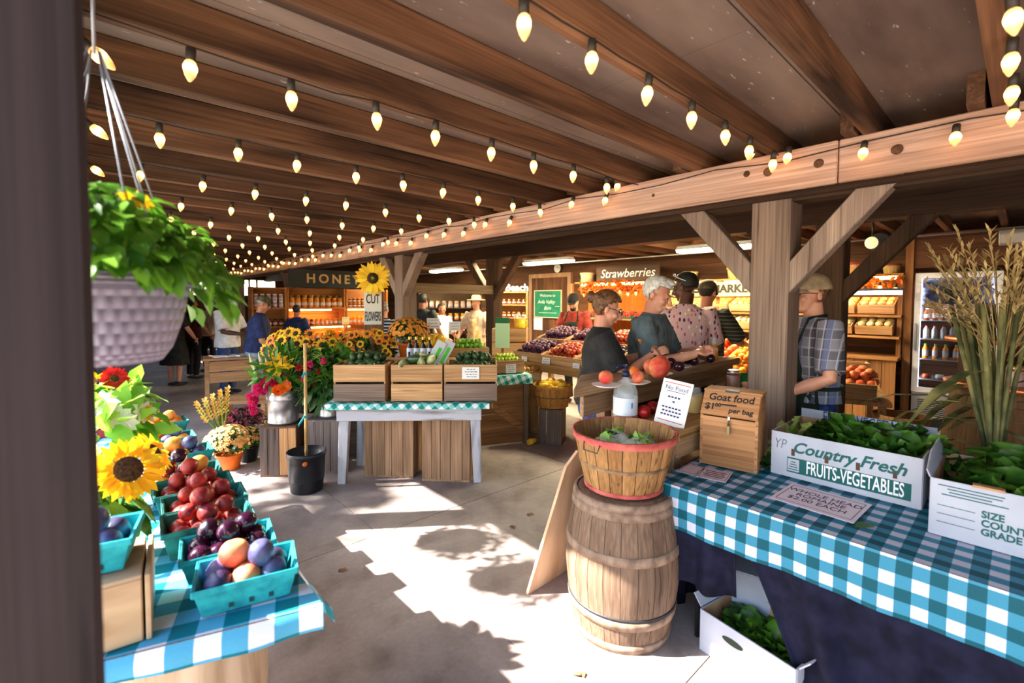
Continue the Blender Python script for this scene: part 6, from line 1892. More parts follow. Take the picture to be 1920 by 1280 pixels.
person('dark haired man in a black shirt behind the orange mum', p, toward(.3, .9), 1.74, 1.15, SKIN4, fabric('black tee', (.008, .008, .009, 1), (.02, .02, .022, 1)), DKPANT, H_BLK, 'short', vox=.012)
p = stand(828, 8.9)
person('dark haired boy in a white shirt near the jar shelves', p, toward(.6, -.6), 1.58, .95, SKIN2, fabric('white tee', srgb(206, 204, 214), srgb(236, 234, 240)), DKPANT, H_BLK, 'short', (((.22, .16, 1.05), (.16, .4, 1.0)), ((-.22, .16, 1.05), (-.16, .4, 1.0))), vox=.012)
p = stand(893, 8.4)
person('seller in a straw hat and yellow patterned apron beside the inner post', p, toward(-.4, -.9), 1.7, 1.0, SKIN1, fabric('cream shirt', srgb(196, 172, 150), srgb(224, 202, 180)), DKPANT, H_BRN, 'short', vox=.012, strawhat=STRAW, apron=noisy('yellow print apron', srgb(206, 140, 40), srgb(236, 214, 170), 18, .85, 0))
# ------------------------------------------------------------------ lamps: string bulbs, fluorescent fixtures
def bulb_mat():
    m, t, p = newmat('warm bulb'); L = t.links.new
    p.inputs['Base Color'].default_value = (.9, .6, .3, 1)
    tc = N(t, 'TexCoord'); sp = N(t, 'SeparateXYZ'); L(tc.outputs['Object'], sp.inputs[0])
    cr = N(t, 'ValToRGB'); e = cr.color_ramp.elements
    e[0].position = 0; e[0].color = (1, .36, .07, 1); e[1].position = 1; e[1].color = (1, .36, .06, 1); x = e.new(.6); x.color = (1, .54, .2, 1); x = e.new(.25); x.color = (1, .42, .09, 1)
    mr = N(t, 'MapRange'); mr.inputs[1].default_value = -.124; mr.inputs[2].default_value = -.044; L(sp.outputs[2], mr.inputs[0]); L(mr.outputs[0], cr.inputs[0])
    st = N(t, 'ValToRGB'); e = st.color_ramp.elements
    e[0].position = 0; e[0].color = (.10, .10, .10, 1); e[1].position = 1; e[1].color = (.10, .10, .10, 1); x = e.new(.6); x.color = (1, 1, 1, 1); x = e.new(.25); x.color = (.16, .16, .16, 1); L(mr.outputs[0], st.inputs[0])
    ml = N(t, 'Math', operation='MULTIPLY'); ml.inputs[1].default_value = BULB; L(st.outputs[0], ml.inputs[0])
    L(cr.outputs[0], p.inputs['Emission Color']); L(ml.outputs[0], p.inputs['Emission Strength'])
    return m


BULB = 3.6
BM = bulb_mat()
b0 = thing('string_light_bulb', '', 'light bulb', (0, 0, 0))
m = MB(); m.lathe([(.011, -.046), (.017, -.052), (.0225, -.068), (.0225, -.078), (.016, -.102), (.006, -.12), (.0005, -.124)], 12); m.build('bulb', BM, b0)
m = MB(); m.lathe([(.012, 0), (.016, -.004), (.016, -.046), (.0, -.046)], 10); m.build('socket', flat('brown socket', (.035, .028, .022, 1), .5), b0)
WIRE = flat('brown wire', (.03, .022, .018, 1), .6)
first = True


def bulb(p, rot, label, group):
    global first
    o = b0 if first else dup(b0)
    first = False
    o.location = p; o.rotation_euler = rot; o['label'] = label; o['group'] = group


ORD = 'first second third fourth fifth sixth seventh eighth ninth tenth eleventh twelfth thirteenth fourteenth fifteenth sixteenth seventeenth eighteenth'.split()
for s_ in range(17):
    y = .1+.968*s_
    nm = ORD[s_]
    pts = []
    for i in range(9):
        x = .26+.345*i+random.uniform(-.02, .02)
        if x > 3.02: continue
        sag = 0 if s_ < 2 else random.uniform(0, .02)
        bulb((x, y-.045, ZJ-.012-sag), (random.uniform(-.12, .12), random.uniform(-.12, .12), 0), 'glowing cone bulb under a joist, %s ceiling string from the entrance' % nm, 'bulbs on the %s ceiling string' % nm)
        pts += [(x, y-.045, ZJ-.008-sag)]
        if i < 8: pts += [(x+.17, y-.045, ZJ-.013-sag)]
    m = MB(); m.tube([(-.03, y-.045, ZJ-.01)]+pts+[(3.085, y-.045, ZJ-.02)], .0035, 5)
    tag(m.build('light_string_wire', WIRE), 'thin brown wire of the %s ceiling light string from the entrance' % nm, 'wire')
pts = []
for i, (u, v) in enumerate(((1793, 262), (1621, 291), (1480, 300), (1412, 292), (1162, 354), (1139, 381), (1076, 388))):
    p = at(u, v-8, X=3.055); bulb(p+Vector((0, 0, .05)), (0, R(25), 0), 'glowing cone bulb on the long header beam, stretch nearest the entrance', 'near header beam bulbs')
    m = MB(); m.tube([p+Vector((0, -.18, .05)), p+Vector((.015, 0, .052)), p+Vector((0, .18, .055))], .0035, 5); pts.append(m)
for i in range(34):
    y = 3.4+i*.38
    bulb((3.07, y, 2.44+.03*math.sin(i*2.1)), (0, R(25), 0), 'glowing cone bulb on the long header beam, far stretch', 'far header beam bulbs')
m = MB(); m.tube([(3.08, -1.2, 2.47)]+[(3.08, -1.0+.4*k, 2.46+.02*math.sin(k*2.3)) for k in range(44)], .0035, 5)
tag(m.build('light_string_wire', WIRE), 'brown wire of the light string stapled along the long header beam', 'wire')
for i in range(9):
    y = 1.15+i*.9
    bulb((-.02, y, 2.44), (0, R(-50), 0), 'glowing cone bulb on the outer beam along the open side', 'outer beam bulbs')
for q in ((195, 40), (192, 68)):
    pass


# fluorescent fixtures in the inner bay
TUBE = flat('fluorescent tube', (1, .98, .9, 1), .4, emit=75, ecol=(1, .88, .55, 1))
FIXW = flat('fixture white', (.7, .7, .68, 1), .5)
f0 = None
for i, (x, y) in enumerate(((5.2, 3.0), (6.75, 3.0), (5.2, 6.5), (6.75, 6.4), (6.75, 10.0), (5.2, 10.0))):
    if f0 is None:
        f0 = f = thing('fluorescent_light', '', 'ceiling light', (0, 0, 0))
        m = MB(); m.add([(-.07, -.6, .06), (.07, -.6, .06), (.13, -.6, 0), (-.13, -.6, 0), (-.07, .6, .06), (.07, .6, .06), (.13, .6, 0), (-.13, .6, 0)], [(0, 1, 5, 4), (1, 2, 6, 5), (3, 0, 4, 7), (0, 3, 2, 1), (4, 5, 6, 7)]); m.build('housing', FIXW, f, solid=.004)
        m = MB(); m.prism([(-.115, .0), (-.1, -.035), (.1, -.035), (.115, .0), (.1, .01), (-.1, .01)], 1.19, Matrix(((1, 0, 0, 0), (0, 0, 1, -.595), (0, 1, 0, 0), (0, 0, 0, 1)))); m.build('diffuser', TUBE, f)
        for sy in (-1, 1):
            m = MB(); m.tube([(0, sy*.45, .06), (0, sy*.45, .25)], .004, 5); m.build('hanger', WIRE, f)
    else: f = dup(f0)
    f.location = (x, y, 2.40)
    f['label'] = 'lit fluorescent fixture under the inner roof, ' + ('nearest the thick braced post', 'above the bakery shelves', 'above the cross rail', 'near the wall clock', 'deep at the back by the inner wall', 'deep at the back beyond the honey sign')[i]
# ------------------------------------------------------------------ inner back wall: shelves, signs, crates of bread
W_SH = wood('shelf board', srgb(120, 76, 38), srgb(190, 134, 78), 'Y', 5, island=.15)
W_SHZ = wood('shelf upright', srgb(112, 72, 40), srgb(176, 122, 74), 'Z', 5, island=.15)
XS = 7.62
t = thing('bakery_shelf', 'wooden bakery shelves along the inner wall under the farmers market sign', 'shelf', (XS, 0, 0))
for nm, x0, x1, z0, z1 in (('shelf_board', 0, .6, .86, .9), ('shelf_board', .05, .6, 1.14, 1.17), ('shelf_board', .15, .6, 1.42, 1.45), ('top_shelf', .2, .7, 1.97, 2.0), ('front_panel', .03, .06, .02, .86), ('bottom_board', 0.03, .6, .0, .02)):
    m = MB()
    if nm == 'front_panel':
        for k in range(24): m.bb((x0, 1.08+k*.148, z0), (x1, 1.08+k*.148+.14, z1))
        m.build(nm, W_SHZ, t)
    else: m.bb((x0, 1.06, z0), (x1, 4.62, z1)); m.build(nm, W_SH, t, bevel=.003)
for y in (1.06, 2.25, 3.45, 4.6):
    m = MB(); m.bb((.2, y, .9), (.24, y+.05, 1.97)); m.build('upright', W_SHZ, t)
BREAD = noisy('bread crust', srgb(150, 92, 40), srgb(220, 170, 104), 8, .6, 0, objr=.25)
BREADL = noisy('pale bag', srgb(210, 176, 110), srgb(240, 214, 160), 8, .25, .2, objr=.15, spec=.7)
c0 = None; b_ = None
BL = ('first', 'second', 'third', 'fourth', 'fifth', 'sixth', 'seventh', 'eighth')
for tier, (z, dx) in enumerate(((1.46, .2), (1.18, .1))):
    for i in range(8):
        y = 1.14+i*.435
        lb = 'tilted wooden bread crate on the %s bakery shelf, %s from the fridge' % (('upper', 'lower')[tier], BL[i])
        if c0 is None: c0 = c = crate(lb, (0, 0, 0), 0, .4, .34, .12, 1, mat=W_CRATE, name='bread_crate')
        else: c = dup(c0, label=lb)
        c.location = (XS+dx+.19, y+.2, z+.055); c.rotation_euler = (R(20), 0, R(-90)); c['group'] = 'bread crates'
        M = Matrix.Translation(c.location) @ Euler((R(20), 0, R(-90))).to_matrix().to_4x4()
        for k in range(8):
            if b_ is None:
                o = MB().ell((0, 0, 0), (.046, .06, .035), 10, 7).build('bread_bag', BREADL)
                b_ = o
            else: o = b_.copy(); COL.objects.link(o)
            if (i+tier) % 3 == 2:
                o.data = b_.data
            o.location = M @ Vector((-.14+.095*(k % 4), -.07+.13*(k//4), .125)); o.rotation_euler = (R(20), random.uniform(-.2, .2), R(-90)+random.uniform(-.3, .3))
            tag(o, 'bagged bread roll in the %s crate from the fridge, %s bakery shelf' % (BL[i], ('upper', 'lower')[tier]), 'bread', 'bread in the %s %s crate' % (BL[i], ('upper', 'lower')[tier]))
m = MB(); m.bb((7.72, 2.76, 1.71), (7.75, 4.42, 1.945)); MKY, MKS = 3.585, 1.035
sg = thing('market_sign', 'cream board sign lettered farmers market in dark brown above the bakery shelf', 'sign', (0, 0, 0))
m.build('board', flat('cream sign', srgb(196, 178, 132), .6), sg)
text('FARMERS MARKET', .175, flat('dark brown paint', (.02, .012, .008, 1), .6), sg, (7.718, MKY, 1.828), (R(90), 0, R(-90)), offset=.009, sx=MKS)
WARM = flat('warm strip', (1, .8, .4, 1), .4, emit=24, ecol=(1, .62, .17, 1))
for k, (y0, y1) in enumerate(((1.15, 2.2), (2.3, 3.4), (3.5, 4.55))):
    m = MB(); m.bb((XS+.28, y0, 1.93), (XS+.34, y1, 1.968)); tag(m.build('strip_light', WARM), 'warm strip light under the top bakery shelf, %s from the fridge' % BL[k], 'light')
t = thing('shelf_light', 'white fluorescent strip with a dark hood over the bread crates', 'light', at(1632, 548, X=7.6))
m = MB(); m.bb((-.03, -.33, .02), (.06, .33, .05)); m.build('hood', flat('dark hood', (.03, .03, .035, 1), .5), t)
m = MB(); m.bb((-.025, -.32, -.03), (.05, .32, .019)); m.build('diffuser', flat('cool diffuser', (.9, .9, 1, 1), .5, emit=2.2, ecol=(.85, .85, 1, 1)), t)
# baskets on the top shelf
def pail(label, loc_, r0, r1, h, mat, rim=None, group=None):
    t = thing('splint_pail', label, 'basket', loc_, 0, group)
    m = MB(); m.lathe([(.001, .003), (r0, .003), (r1, h), (r1-.008, h), (r0-.006, .01), (.001, .01)], 22, caps=False); m.build('pail_body', mat, t)
    m = MB(); m.lathe([(r1*.985, h*.86), (r1+.006, h*.86), (r1+.008, h+.004), (r1, h+.004)], 22, caps=False); m.build('rim', rim or mat, t)
    return t


W_PAIL = wood('pale splint', srgb(196, 160, 90), srgb(238, 206, 138), 'Z', 5, island=.1)
REDR = flat('faded red band', srgb(150, 52, 46), .6)
for k, (y, r, h, mm, rim, lb) in enumerate(((3.28, .13, .19, W_PAIL, None, 'pale splint pail on the top bakery shelf over the word market'), (4.05, .11, .15, W_PAIL, None, 'smaller pale pail on the top shelf near the camouflage cap'), (2.28, .19, .21, W_BUSY, None, 'wide glowing bushel on the top shelf behind the thick post'), (1.62, .16, .17, W_BUSH, REDR, 'brown bushel with a red rim on the top shelf'), (1.22, .1, .13, W_PAIL, REDR, 'pale little red rimmed basket on the top shelf, nearest the fridge'), (.99, .1, .13, W_PAIL, REDR, 'pale little basket with a red rim on the top shelf, partly over the fridge frame'))):
    if y > 1.1: pail(lb, (XS+.42, y, 2.002), r*.8, r, h, mm, rim)
LEAFA = noisy('autumn leaf', srgb(150, 50, 16), srgb(226, 130, 40), 6, .6, 0, island=.3, transl=.2)
m = MB(); rg = random.Random(4)
for k in range(150):
    m.leaf((7.78+rg.uniform(-.03, .05), rg.uniform(1.1, 2.3), 1.93+rg.uniform(-.12, .05)), (rg.uniform(-1, .3), rg.uniform(-1, 1), rg.uniform(-1, .5)), (rg.uniform(-1, 1), 0, 1), .09, .06)
tag(m.build('leaf_garland', LEAFA), 'autumn leaf garland along the top shelf close to the fridge', 'garland', kind='stuff')
m = MB()
for k in range(260):
    m.leaf((7.74+rg.uniform(-.04, .05), rg.uniform(4.75, 6.4), 1.93+rg.uniform(-.14, .1)), (rg.uniform(-1, .3), rg.uniform(-1, 1), rg.uniform(-1, .5)), (rg.uniform(-1, 1), 0, 1), .1, .07)
tag(m.build('leaf_garland', LEAFA), 'autumn leaf garland draped under the strawberries sign', 'garland', kind='stuff')
for k in range(16):
    y = 1.12+.16*k if k < 7 else 4.8+.18*(k-7)
    bulb((7.70, y, 1.86+.03*math.sin(k*2)), (0, 0, 0), 'small lit bulb in the garland %s' % ('close to the fridge' if k < 7 else 'under the strawberries sign'), 'bulbs in the garland '+('a' if k < 7 else 'b'))
# strawberry shelf
t = thing('strawberry_shelf', 'orange lit wooden shelf under the strawberries sign with red baskets', 'shelf', (XS, 0, 0))
for z0, z1, x0 in ((.86, .9, 0), (1.25, 1.28, .05), (2.0, 2.03, .2)):
    m = MB(); m.bb((x0, 4.72, z0), (.7, 6.6, z1)); m.build('shelf_board', W_SH, t)
for y in (4.68, 6.58):
    m = MB(); m.bb((.1, y, 0), (.15, y+.05, 2.0)); m.build('upright', W_SHZ, t)
m = MB(); m.bb((.68, 4.7, .3), (.7, 6.6, 2.0)); m.build('back_panel', wood('amber panel', srgb(150, 80, 30), srgb(206, 124, 54), 'Z', 5), t)
m = MB(); m.bb((XS+.3, 4.8, 1.955), (XS+.36, 6.5, 1.998)); tag(m.build('strip_light', flat('amber strip', (1, .7, .3, 1), .4, emit=26, ecol=(1, .45, .12, 1))), 'amber strip light above the strawberry baskets', 'light')
BERRY = noisy('strawberry', srgb(190, 20, 14), srgb(232, 60, 30), 30, .35, .2, objr=.1)
for k in range(5):
    y = 4.95+k*.33
    p = (XS+.3, y, 1.30); tr_ = tray(p, R(-90), 'green tray of strawberries on the amber shelf, %s from the market sign' % BL[k], None, .28, .3, .07, mat=BASKM2); tr_.rotation_euler = (R(20), 0, R(-90))
    m = MB()
    for q in range(60): m.ell((random.uniform(-.12, .12), random.uniform(-.13, .13), random.uniform(.05, .09)), (.018, .018, .022), 6, 5)
    o = m.build('strawberries', BERRY, loc=p, rot=(R(20), 0, R(-90))); tag(o, 'strawberries heaped in the tray, %s from the market sign' % BL[k], 'strawberries', kind='stuff')
pail('cream bucket on the top shelf beside the strawberries sign', (XS+.42, 6.42, 2.032), .13, .16, .2, flat('cream pail', srgb(216, 190, 140), .6))
for k, (y, r) in enumerate(((6.0, .1), (5.75, .09), (5.45, .12), (5.1, .1))):
    m = MB()
    for j in range(9): m.ell((r*.45*math.cos(j*.698), r*.45*math.sin(j*.698), 0), (r*.6, r*.6, r*.75), 10, 8)
    o = m.build('pumpkin', noisy('pumpkin', srgb(206, 96, 20), srgb(236, 140, 40), 5, .5, 0, objr=.2), loc=(XS+.42, y, 2.03+r*.72)); tag(o, 'orange pumpkin on the top shelf behind the strawberries sign, %s from the cream bucket' % BL[k], 'pumpkin')
sg = thing('strawberries_sign', 'dark weathered board sign with strawberries in white script', 'sign', (7.78, 5.25, 2.17))
m = MB(); m.bb((-.012, -.72, -.15), (.012, .72, .15)); m.build('board', wood('sign board', srgb(58, 40, 28), srgb(104, 78, 56), 'Y', 5), sg)
text('Strawberries', .24, WHITE, sg, (-.0135, 0, .0), (R(90), 0, R(-90)), shear=.25)
# chalkboard, clock, small notices on the back wall
t = thing('chalkboard', 'green chalkboard with a chalk welcome message hanging on the plank door', 'chalkboard', (8.30, 7.86, 1.55))
m = MB(); m.bb((-.01, -.44, -.32), (.012, .44, .32)); m.build('slate', noisy('green slate', srgb(16, 104, 78), srgb(28, 126, 96), 6, .8, 0), t)
m = MB()
for a, b in (((-.016, -.46, -.34), (.014, .46, -.32)), ((-.016, -.46, .32), (.014, .46, .34)), ((-.016, -.46, -.32), (.014, -.44, .32)), ((-.016, .44, -.32), (.014, .46, .32))): m.bb(a, b)
m.build('frame', flat('pale frame', srgb(196, 190, 160), .6), t)
CH_ = flat('chalk', srgb(214, 232, 222), .9)
text('Welcome to', .1, CH_, t, (-.0115, 0, .21), (R(90), 0, R(-90)), ext=.0006)
text('Avila Valley', .125, CH_, t, (-.0115, .05, .05), (R(90), 0, R(-90)), shear=.3, ext=.0006)
text('Barn', .125, CH_, t, (-.0115, .0, -.1), (R(90), 0, R(-90)), shear=.3, ext=.0006)
m = MB(); m.bb((-.0125, -.3, -.22), (-.0105, .3, -.212)); m.bb((-.0125, -.4, -.06), (-.0105, -.25, -.05)); m.build('chalk_line', CH_, t)
t = thing('wall_clock', 'round white wall clock with a black rim high on the inner wall', 'clock', (8.38, 7.6, 2.42), rot=(0, R(-90), 0))
m = MB(); m.lathe([(.001, .0), (.12, 0), (.13, .01), (.13, .035), (.115, .04), (.112, .03)], 28, caps=False); m.build('case', BLACK, t)
m = MB(); m.lathe([(.001, .028), (.112, .028)], 28, caps=False); m.build('dial', WHITE, t)
m = MB(); m.beam((0, 0, .032), (.06, .03, .032), .008, .003); m.build('hour_hand', BLACK, t)
m = MB(); m.beam((0, 0, .034), (.0, -.09, .034), .006, .003); m.build('minute_hand', BLACK, t)
for k, (y, z, w_, h, lb) in enumerate(((7.05, 1.42, .16, .34, 'white notice pinned to the wall beside the door frame'), (7.05, 1.1, .2, .2, 'lower white notice beside the door frame'), (8.2, 1.05, .3, .3, 'white notice under the chalkboard'))):
    m = MB(); m.bb((8.31 if k == 2 else 8.37, y-w_/2, z-h/2), (8.316 if k == 2 else 8.376, y+w_/2, z+h/2)); tag(m.build('notice', PAPER), lb, 'notice')
m = MB(); m.bb((8.36, 6.72, 1.92), (8.38, 6.9, 2.12)); tag(m.build('exit_sign', flat('green sign', srgb(30, 150, 100), .5)), 'small green sign high on the wall beside the door', 'sign')
# fridge in its timber frame
t = thing('fridge_surround', 'wooden frame built around the drinks fridge', 'frame', (7.85, 0, 0))
m = MB(); m.bb((0, .97, 0), (.1, 1.05, 2.5)); m.build('post', W_SHZ, t)
m = MB()
for k in range(2): m.bb((.02, -1.5, 2.06+k*.22), (.06, .968, 2.275+k*.22))
m.build('header_panel', wood('header', srgb(78, 48, 32), srgb(132, 88, 60), 'Y', 5), t)
FR = Vector((7.93, .56, 0)); FW = .78
t = thing('drinks_fridge', 'glass door drinks fridge glowing white, full of bottles', 'fridge', FR, R(-90))
FRW = flat('fridge grey', (.42, .42, .44, 1), .4, .3)
for nm, a, b in (('side_panel', (-FW/2, 0, .14), (-FW/2+.03, .6, 2.0)), ('side_panel', (FW/2-.03, 0, .14), (FW/2, .6, 2.0)), ('back_panel', (-FW/2+.03, .57, .14), (FW/2-.03, .6, 2.0)), ('top_panel', (-FW/2+.03, 0, 1.96), (FW/2-.03, .57, 2.0)), ('bottom_panel', (-FW/2+.03, 0, .42), (FW/2-.03, .57, .46)), ('base', (-FW/2, .02, 0), (FW/2, .6, .138))):
    m = MB(); m.bb(a, b); m.build(nm, FRW if nm != 'base' else BLACK, t)
m = MB(); m.bb((-FW/2+.03, .0, .14), (FW/2-.03, .012, .42)); g_ = m.build('grille_panel', FRW, t)
for k in range(9):
    m = MB(); m.bb((-FW/2+.06, -.004, .165+k*.024), (FW/2-.06, .0, .176+k*.024)); m.build('slat', BLACK, g_)
DF_ = flat('white door frame', (.86, .86, .92, 1), .3)
m = MB()
for a, b in (((-FW/2, -.05, .47), (-FW/2+.06, -.004, 1.99)), ((FW/2-.06, -.05, .47), (FW/2, -.004, 1.99)), ((-FW/2+.06, -.05, .47), (FW/2-.06, -.004, .53)), ((-FW/2+.06, -.05, 1.93), (FW/2-.06, -.004, 1.99))): m.bb(a, b)
dr = m.build('door', DF_, t)
m = MB(); m.bb((-FW/2+.06, -.03, .53), (FW/2-.06, -.026, 1.93)); m.build('glass', flat('fridge glass', (.95, .97, 1, 1), .02, trans=1, ior=1.05), dr)
m = MB(); m.bb((-FW/2+.012, -.075, 1.0), (-FW/2+.03, -.05, 1.35)); m.build('handle', flat('handle grey', (.3, .3, .32, 1), .3, .6), dr)
LED = flat('cool light strip', (.9, .93, 1, 1), .4, emit=14, ecol=(.82, .88, 1, 1))
for x in (-FW/2+.045, FW/2-.045):
    m = MB(); m.bb((x-.012, .03, .5), (x+.012, .045, 1.92)); m.build('light_strip', LED, t)
m = MB(); m.bb((-FW/2+.07, .02, 1.60), (FW/2-.07, .03, 1.92)); m.build('lit_picture', noisy('produce poster', srgb(40, 60, 120), srgb(240, 244, 250), 6, .5, 0, 3, lo=.4, hi=.6), t)
m = MB(); m.bb((-FW/2+.07, .035, 1.6), (FW/2-.07, .04, 1.92)); m.build('picture_backlight', LED, t)
for z in (.62, .88, 1.14, 1.38):
    m = MB(); m.bb((-FW/2+.035, .03, z), (FW/2-.035, .56, z+.012)); m.build('shelf', FRW, t)
cols = [flat('amber drink', srgb(150, 62, 20), .2), flat('white drink', srgb(206, 196, 180), .3), flat('orange drink', srgb(226, 130, 30), .25), flat('dark drink', srgb(50, 24, 22), .2)]
caps = [flat('white cap', srgb(220, 220, 216), .4), flat('green cap', srgb(90, 170, 40), .4), flat('red cap', srgb(170, 30, 30), .4)]
for row, (z, n, h, nm) in enumerate(((.893, 7, .19, 'third'), (1.153, 8, .17, 'second'), (1.393, 8, .15, 'top'))):
    bb0 = None
    for k in range(n):
        lb = 'drink bottle on the %s fridge shelf, %s from the hinge side frame' % (nm, BL[k])
        if bb0 is None:
            b1_ = thing('drink_bottle', lb, 'bottle', (0, 0, 0))
            m = MB(); m.lathe([(.026, 0), (.03, .005), (.03, h*.68), (.013, h*.88), (.013, h*.95)], 12); m.build('bottle_body', cols[(2, 1, 0)[row]], b1_)
            m = MB(); m.lathe([(.0306, h*.2), (.0306, h*.58)], 12, caps=False); m.build('bottle_label', flat('label', srgb(216, 206, 196), .6), b1_)
            m = MB(); m.lathe([(.016, h*.92), (.016, h*1.02), (.001, h*1.02)], 10); m.build('cap', caps[(1, 2, 0)[row]], b1_)
            bb0 = b1_
        else: b1_ = dup(bb0, label=lb)
        b1_.location = FR+Vector((.1, (FW/2-.11)-k*(FW-.2)/(n-1), z)); b1_['group'] = 'bottles on the %s fridge shelf' % nm
for k in range(5):
    m = MB(); m.lathe([(.001, 0), (.04, 0), (.05, .03), (.04, .06), (.001, .065)], 12); tag(m.build('dip_tub', cols[k % 3], loc=FR+Vector((.1, .26-k*.13, .634))), 'round tub on the bottom fridge shelf, %s from the hinge side frame' % BL[k], 'tub')
t = thing('air_curtain', 'white wall unit mounted above the fridge header', 'air unit', (7.86, -.28, 2.3))
m = MB(); m.prism([(-.12, -.0), (.0, -.02), (.0, .18), (-.1, .18), (-.14, .1)], 1.0, Matrix(((1, 0, 0, 0), (0, 0, 1, -.5), (0, 1, 0, 0), (0, 0, 0, 1)))); m.build('casing', flat('unit white', (.62, .62, .6, 1), .5), t, bevel=.008)
t = thing('wall_lamp', 'round lit bulkhead lamp with a dark hood high by the inner post', 'lamp', at(1634, 455, X=6.2))
m = MB(); m.lathe([(.1, -.0), (.1, .03), (.05, .12), (.001, .13)], 18, M=Matrix.Rotation(R(90), 4, 'Y'), c=(.02, -.06, 0)); m.build('hood', IRON, t)
m = MB(); m.ell((0, 0, 0), (.04, .06, .065), 14, 8); m.build('lamp_glass', flat('lamp glow', (1, .85, .5, 1), .4, emit=.5, ecol=(1, .72, .35, 1)), t)
m = MB(); m.tube([(.05, 0, .08), (.05, 0, ZJ-at(1634, 455, X=6.2).z)], .01, 6); m.build('stem', IRON, t)
q = zc_at(1570, 700, 4.45)
t = thing('broom_pole', 'dark red pole with a black grip leaning by the inner post', 'pole', (q.x, q.y, 0))
m = MB(); m.tube([(0, 0, 0), (0, 0, 1.6)], .014, 8); m.build('shaft', flat('dark red lacquer', srgb(110, 16, 22), .3), t)
m = MB(); m.tube([(0, 0, 1.6), (0, 0, 1.84)], .017, 8); m.build('grip', BLACKP, t)
# ------------------------------------------------------------------ peach display, fruit crates beside the plaid man
t = thing('peach_table', 'slanted wooden display table heaped with peaches behind the sampling counter', 'table', (5.62, 2.33, 0))
m = MB(); m.bb((-.55, -.75, .70), (.6, .75, .74)); m.build('tabletop', W_CNTL, t)
for x in (-.5, .52):
    for y in (-.7, .65):
        m = MB(); m.bb((x, y, 0), (x+.06, y+.06, .7)); m.build('leg', W_CNT, t)
m = MB(); m.bb((-.56, -.76, .742), (-.53, .76, .86)); m.build('front_lip', W_CNTL, t)
m = MB(); m.bb((-.53, -.76, .742), (.6, -.73, .9)); m.build('side_lip', W_CNTL, t)
m = MB(); m.add([(-.5, -.7, .745), (.58, -.7, .745), (.58, .7, .745), (-.5, .7, .745), (-.5, -.7, .80), (.58, -.7, 1.1), (.58, .7, 1.1), (-.5, .7, .80)], [(3, 2, 1, 0), (4, 5, 6, 7), (0, 1, 5, 4), (1, 2, 6, 5), (2, 3, 7, 6), (3, 0, 4, 7)]); m.build('sloped_insert', W_CNTL, t)
F_YP = noisy('yellow peach skin', srgb(236, 134, 26), srgb(252, 190, 62), 14, .55, 0, objr=.18)
PROTO['ypeach12'] = [fruit('peach', F_YP, .044, 12, .95, .12, .05), .044, 0]
PROTO['rpeach12'] = [fruit('peach', noisy('rosy peach skin', srgb(214, 74, 40), srgb(248, 150, 84), 14, .55, 0, objr=.18), .044, 12, .95, .12, .05), .044, 0]
sl = math.atan2(.3, 1.08)
for side, (k, yc, lb) in enumerate((('ypeach', -.36, 'yellow orange peach heaped at the near end of the peach table'), ('rpeach', .34, 'rosy orange peach heaped at the far end of the peach table'))):
    M = Matrix.Translation((5.66, 2.33+yc, .995)) @ Matrix.Rotation(-sl, 4, 'Y')
    pile(k, M, 12, 8, .088, 1, lb, lb[:20]+'es', 12, 1, .25)
    pile(k, M @ Matrix.Translation((0, 0, .07)), 10, 6, .088, 1, lb, lb[:20]+'es', 12, 1, .25, dome=.06)
q = zc_at(1592, 700, 4.7)
t = crate('tilted wooden crate of rosy peaches at the elbow of the plaid man', (q.x, q.y, .70), R(-75), .42, .34, .16, 1); t.rotation_euler = (R(16), 0, R(-75))
M = Matrix.Translation((q.x, q.y, .84)) @ Euler((R(16), 0, R(-75))).to_matrix().to_4x4()
for l in range(2): pile('rpeach', M @ Matrix.Translation((0, .03*l, .065*l)), 5-l, 4-l, .084, 1, 'rosy peach in the tilted crate by the plaid man', 'peaches by the plaid man', 12, 1, .2)
t = thing('straw_bench', 'small pale wooden bench topped with straw beside the tilted peach crate', 'bench', (q.x+.1, q.y, 0), R(15))
m = MB(); m.bb((-.32, -.3, .62), (.85, .26, .66)); m.build('seat_board', W_CNTL, t)
for x in (-.28, .76):
    for y in (-.26, .17):
        m = MB(); m.bb((x, y, 0), (x+.06, y+.06, .62)); m.build('leg', W_CNTL, t)
m = MB(); rg = random.Random(31)
for k in range(160):
    a = rg.uniform(0, 6.28); x, y = rg.uniform(.28, .8), rg.uniform(-.25, .2); m.tube([(x, y, .665+rg.uniform(0, .03)), (x+.08*math.cos(a), y+.08*math.sin(a), .665+rg.uniform(0, .05))], .0018, 3)
m.build('straw', STRAW, t, kind='stuff')
crate('small empty wooden crate on end on the straw bench', (q.x+.52, q.y+.05, .69), R(-70), .22, .2, .26, 1)
bushel('brown bushel basket on the floor under the straw bench', (q.x-.0, q.y-.42, 0), .17, .21, .55, (W_BUSH, W_BUSH, HOOPB), wire=False)
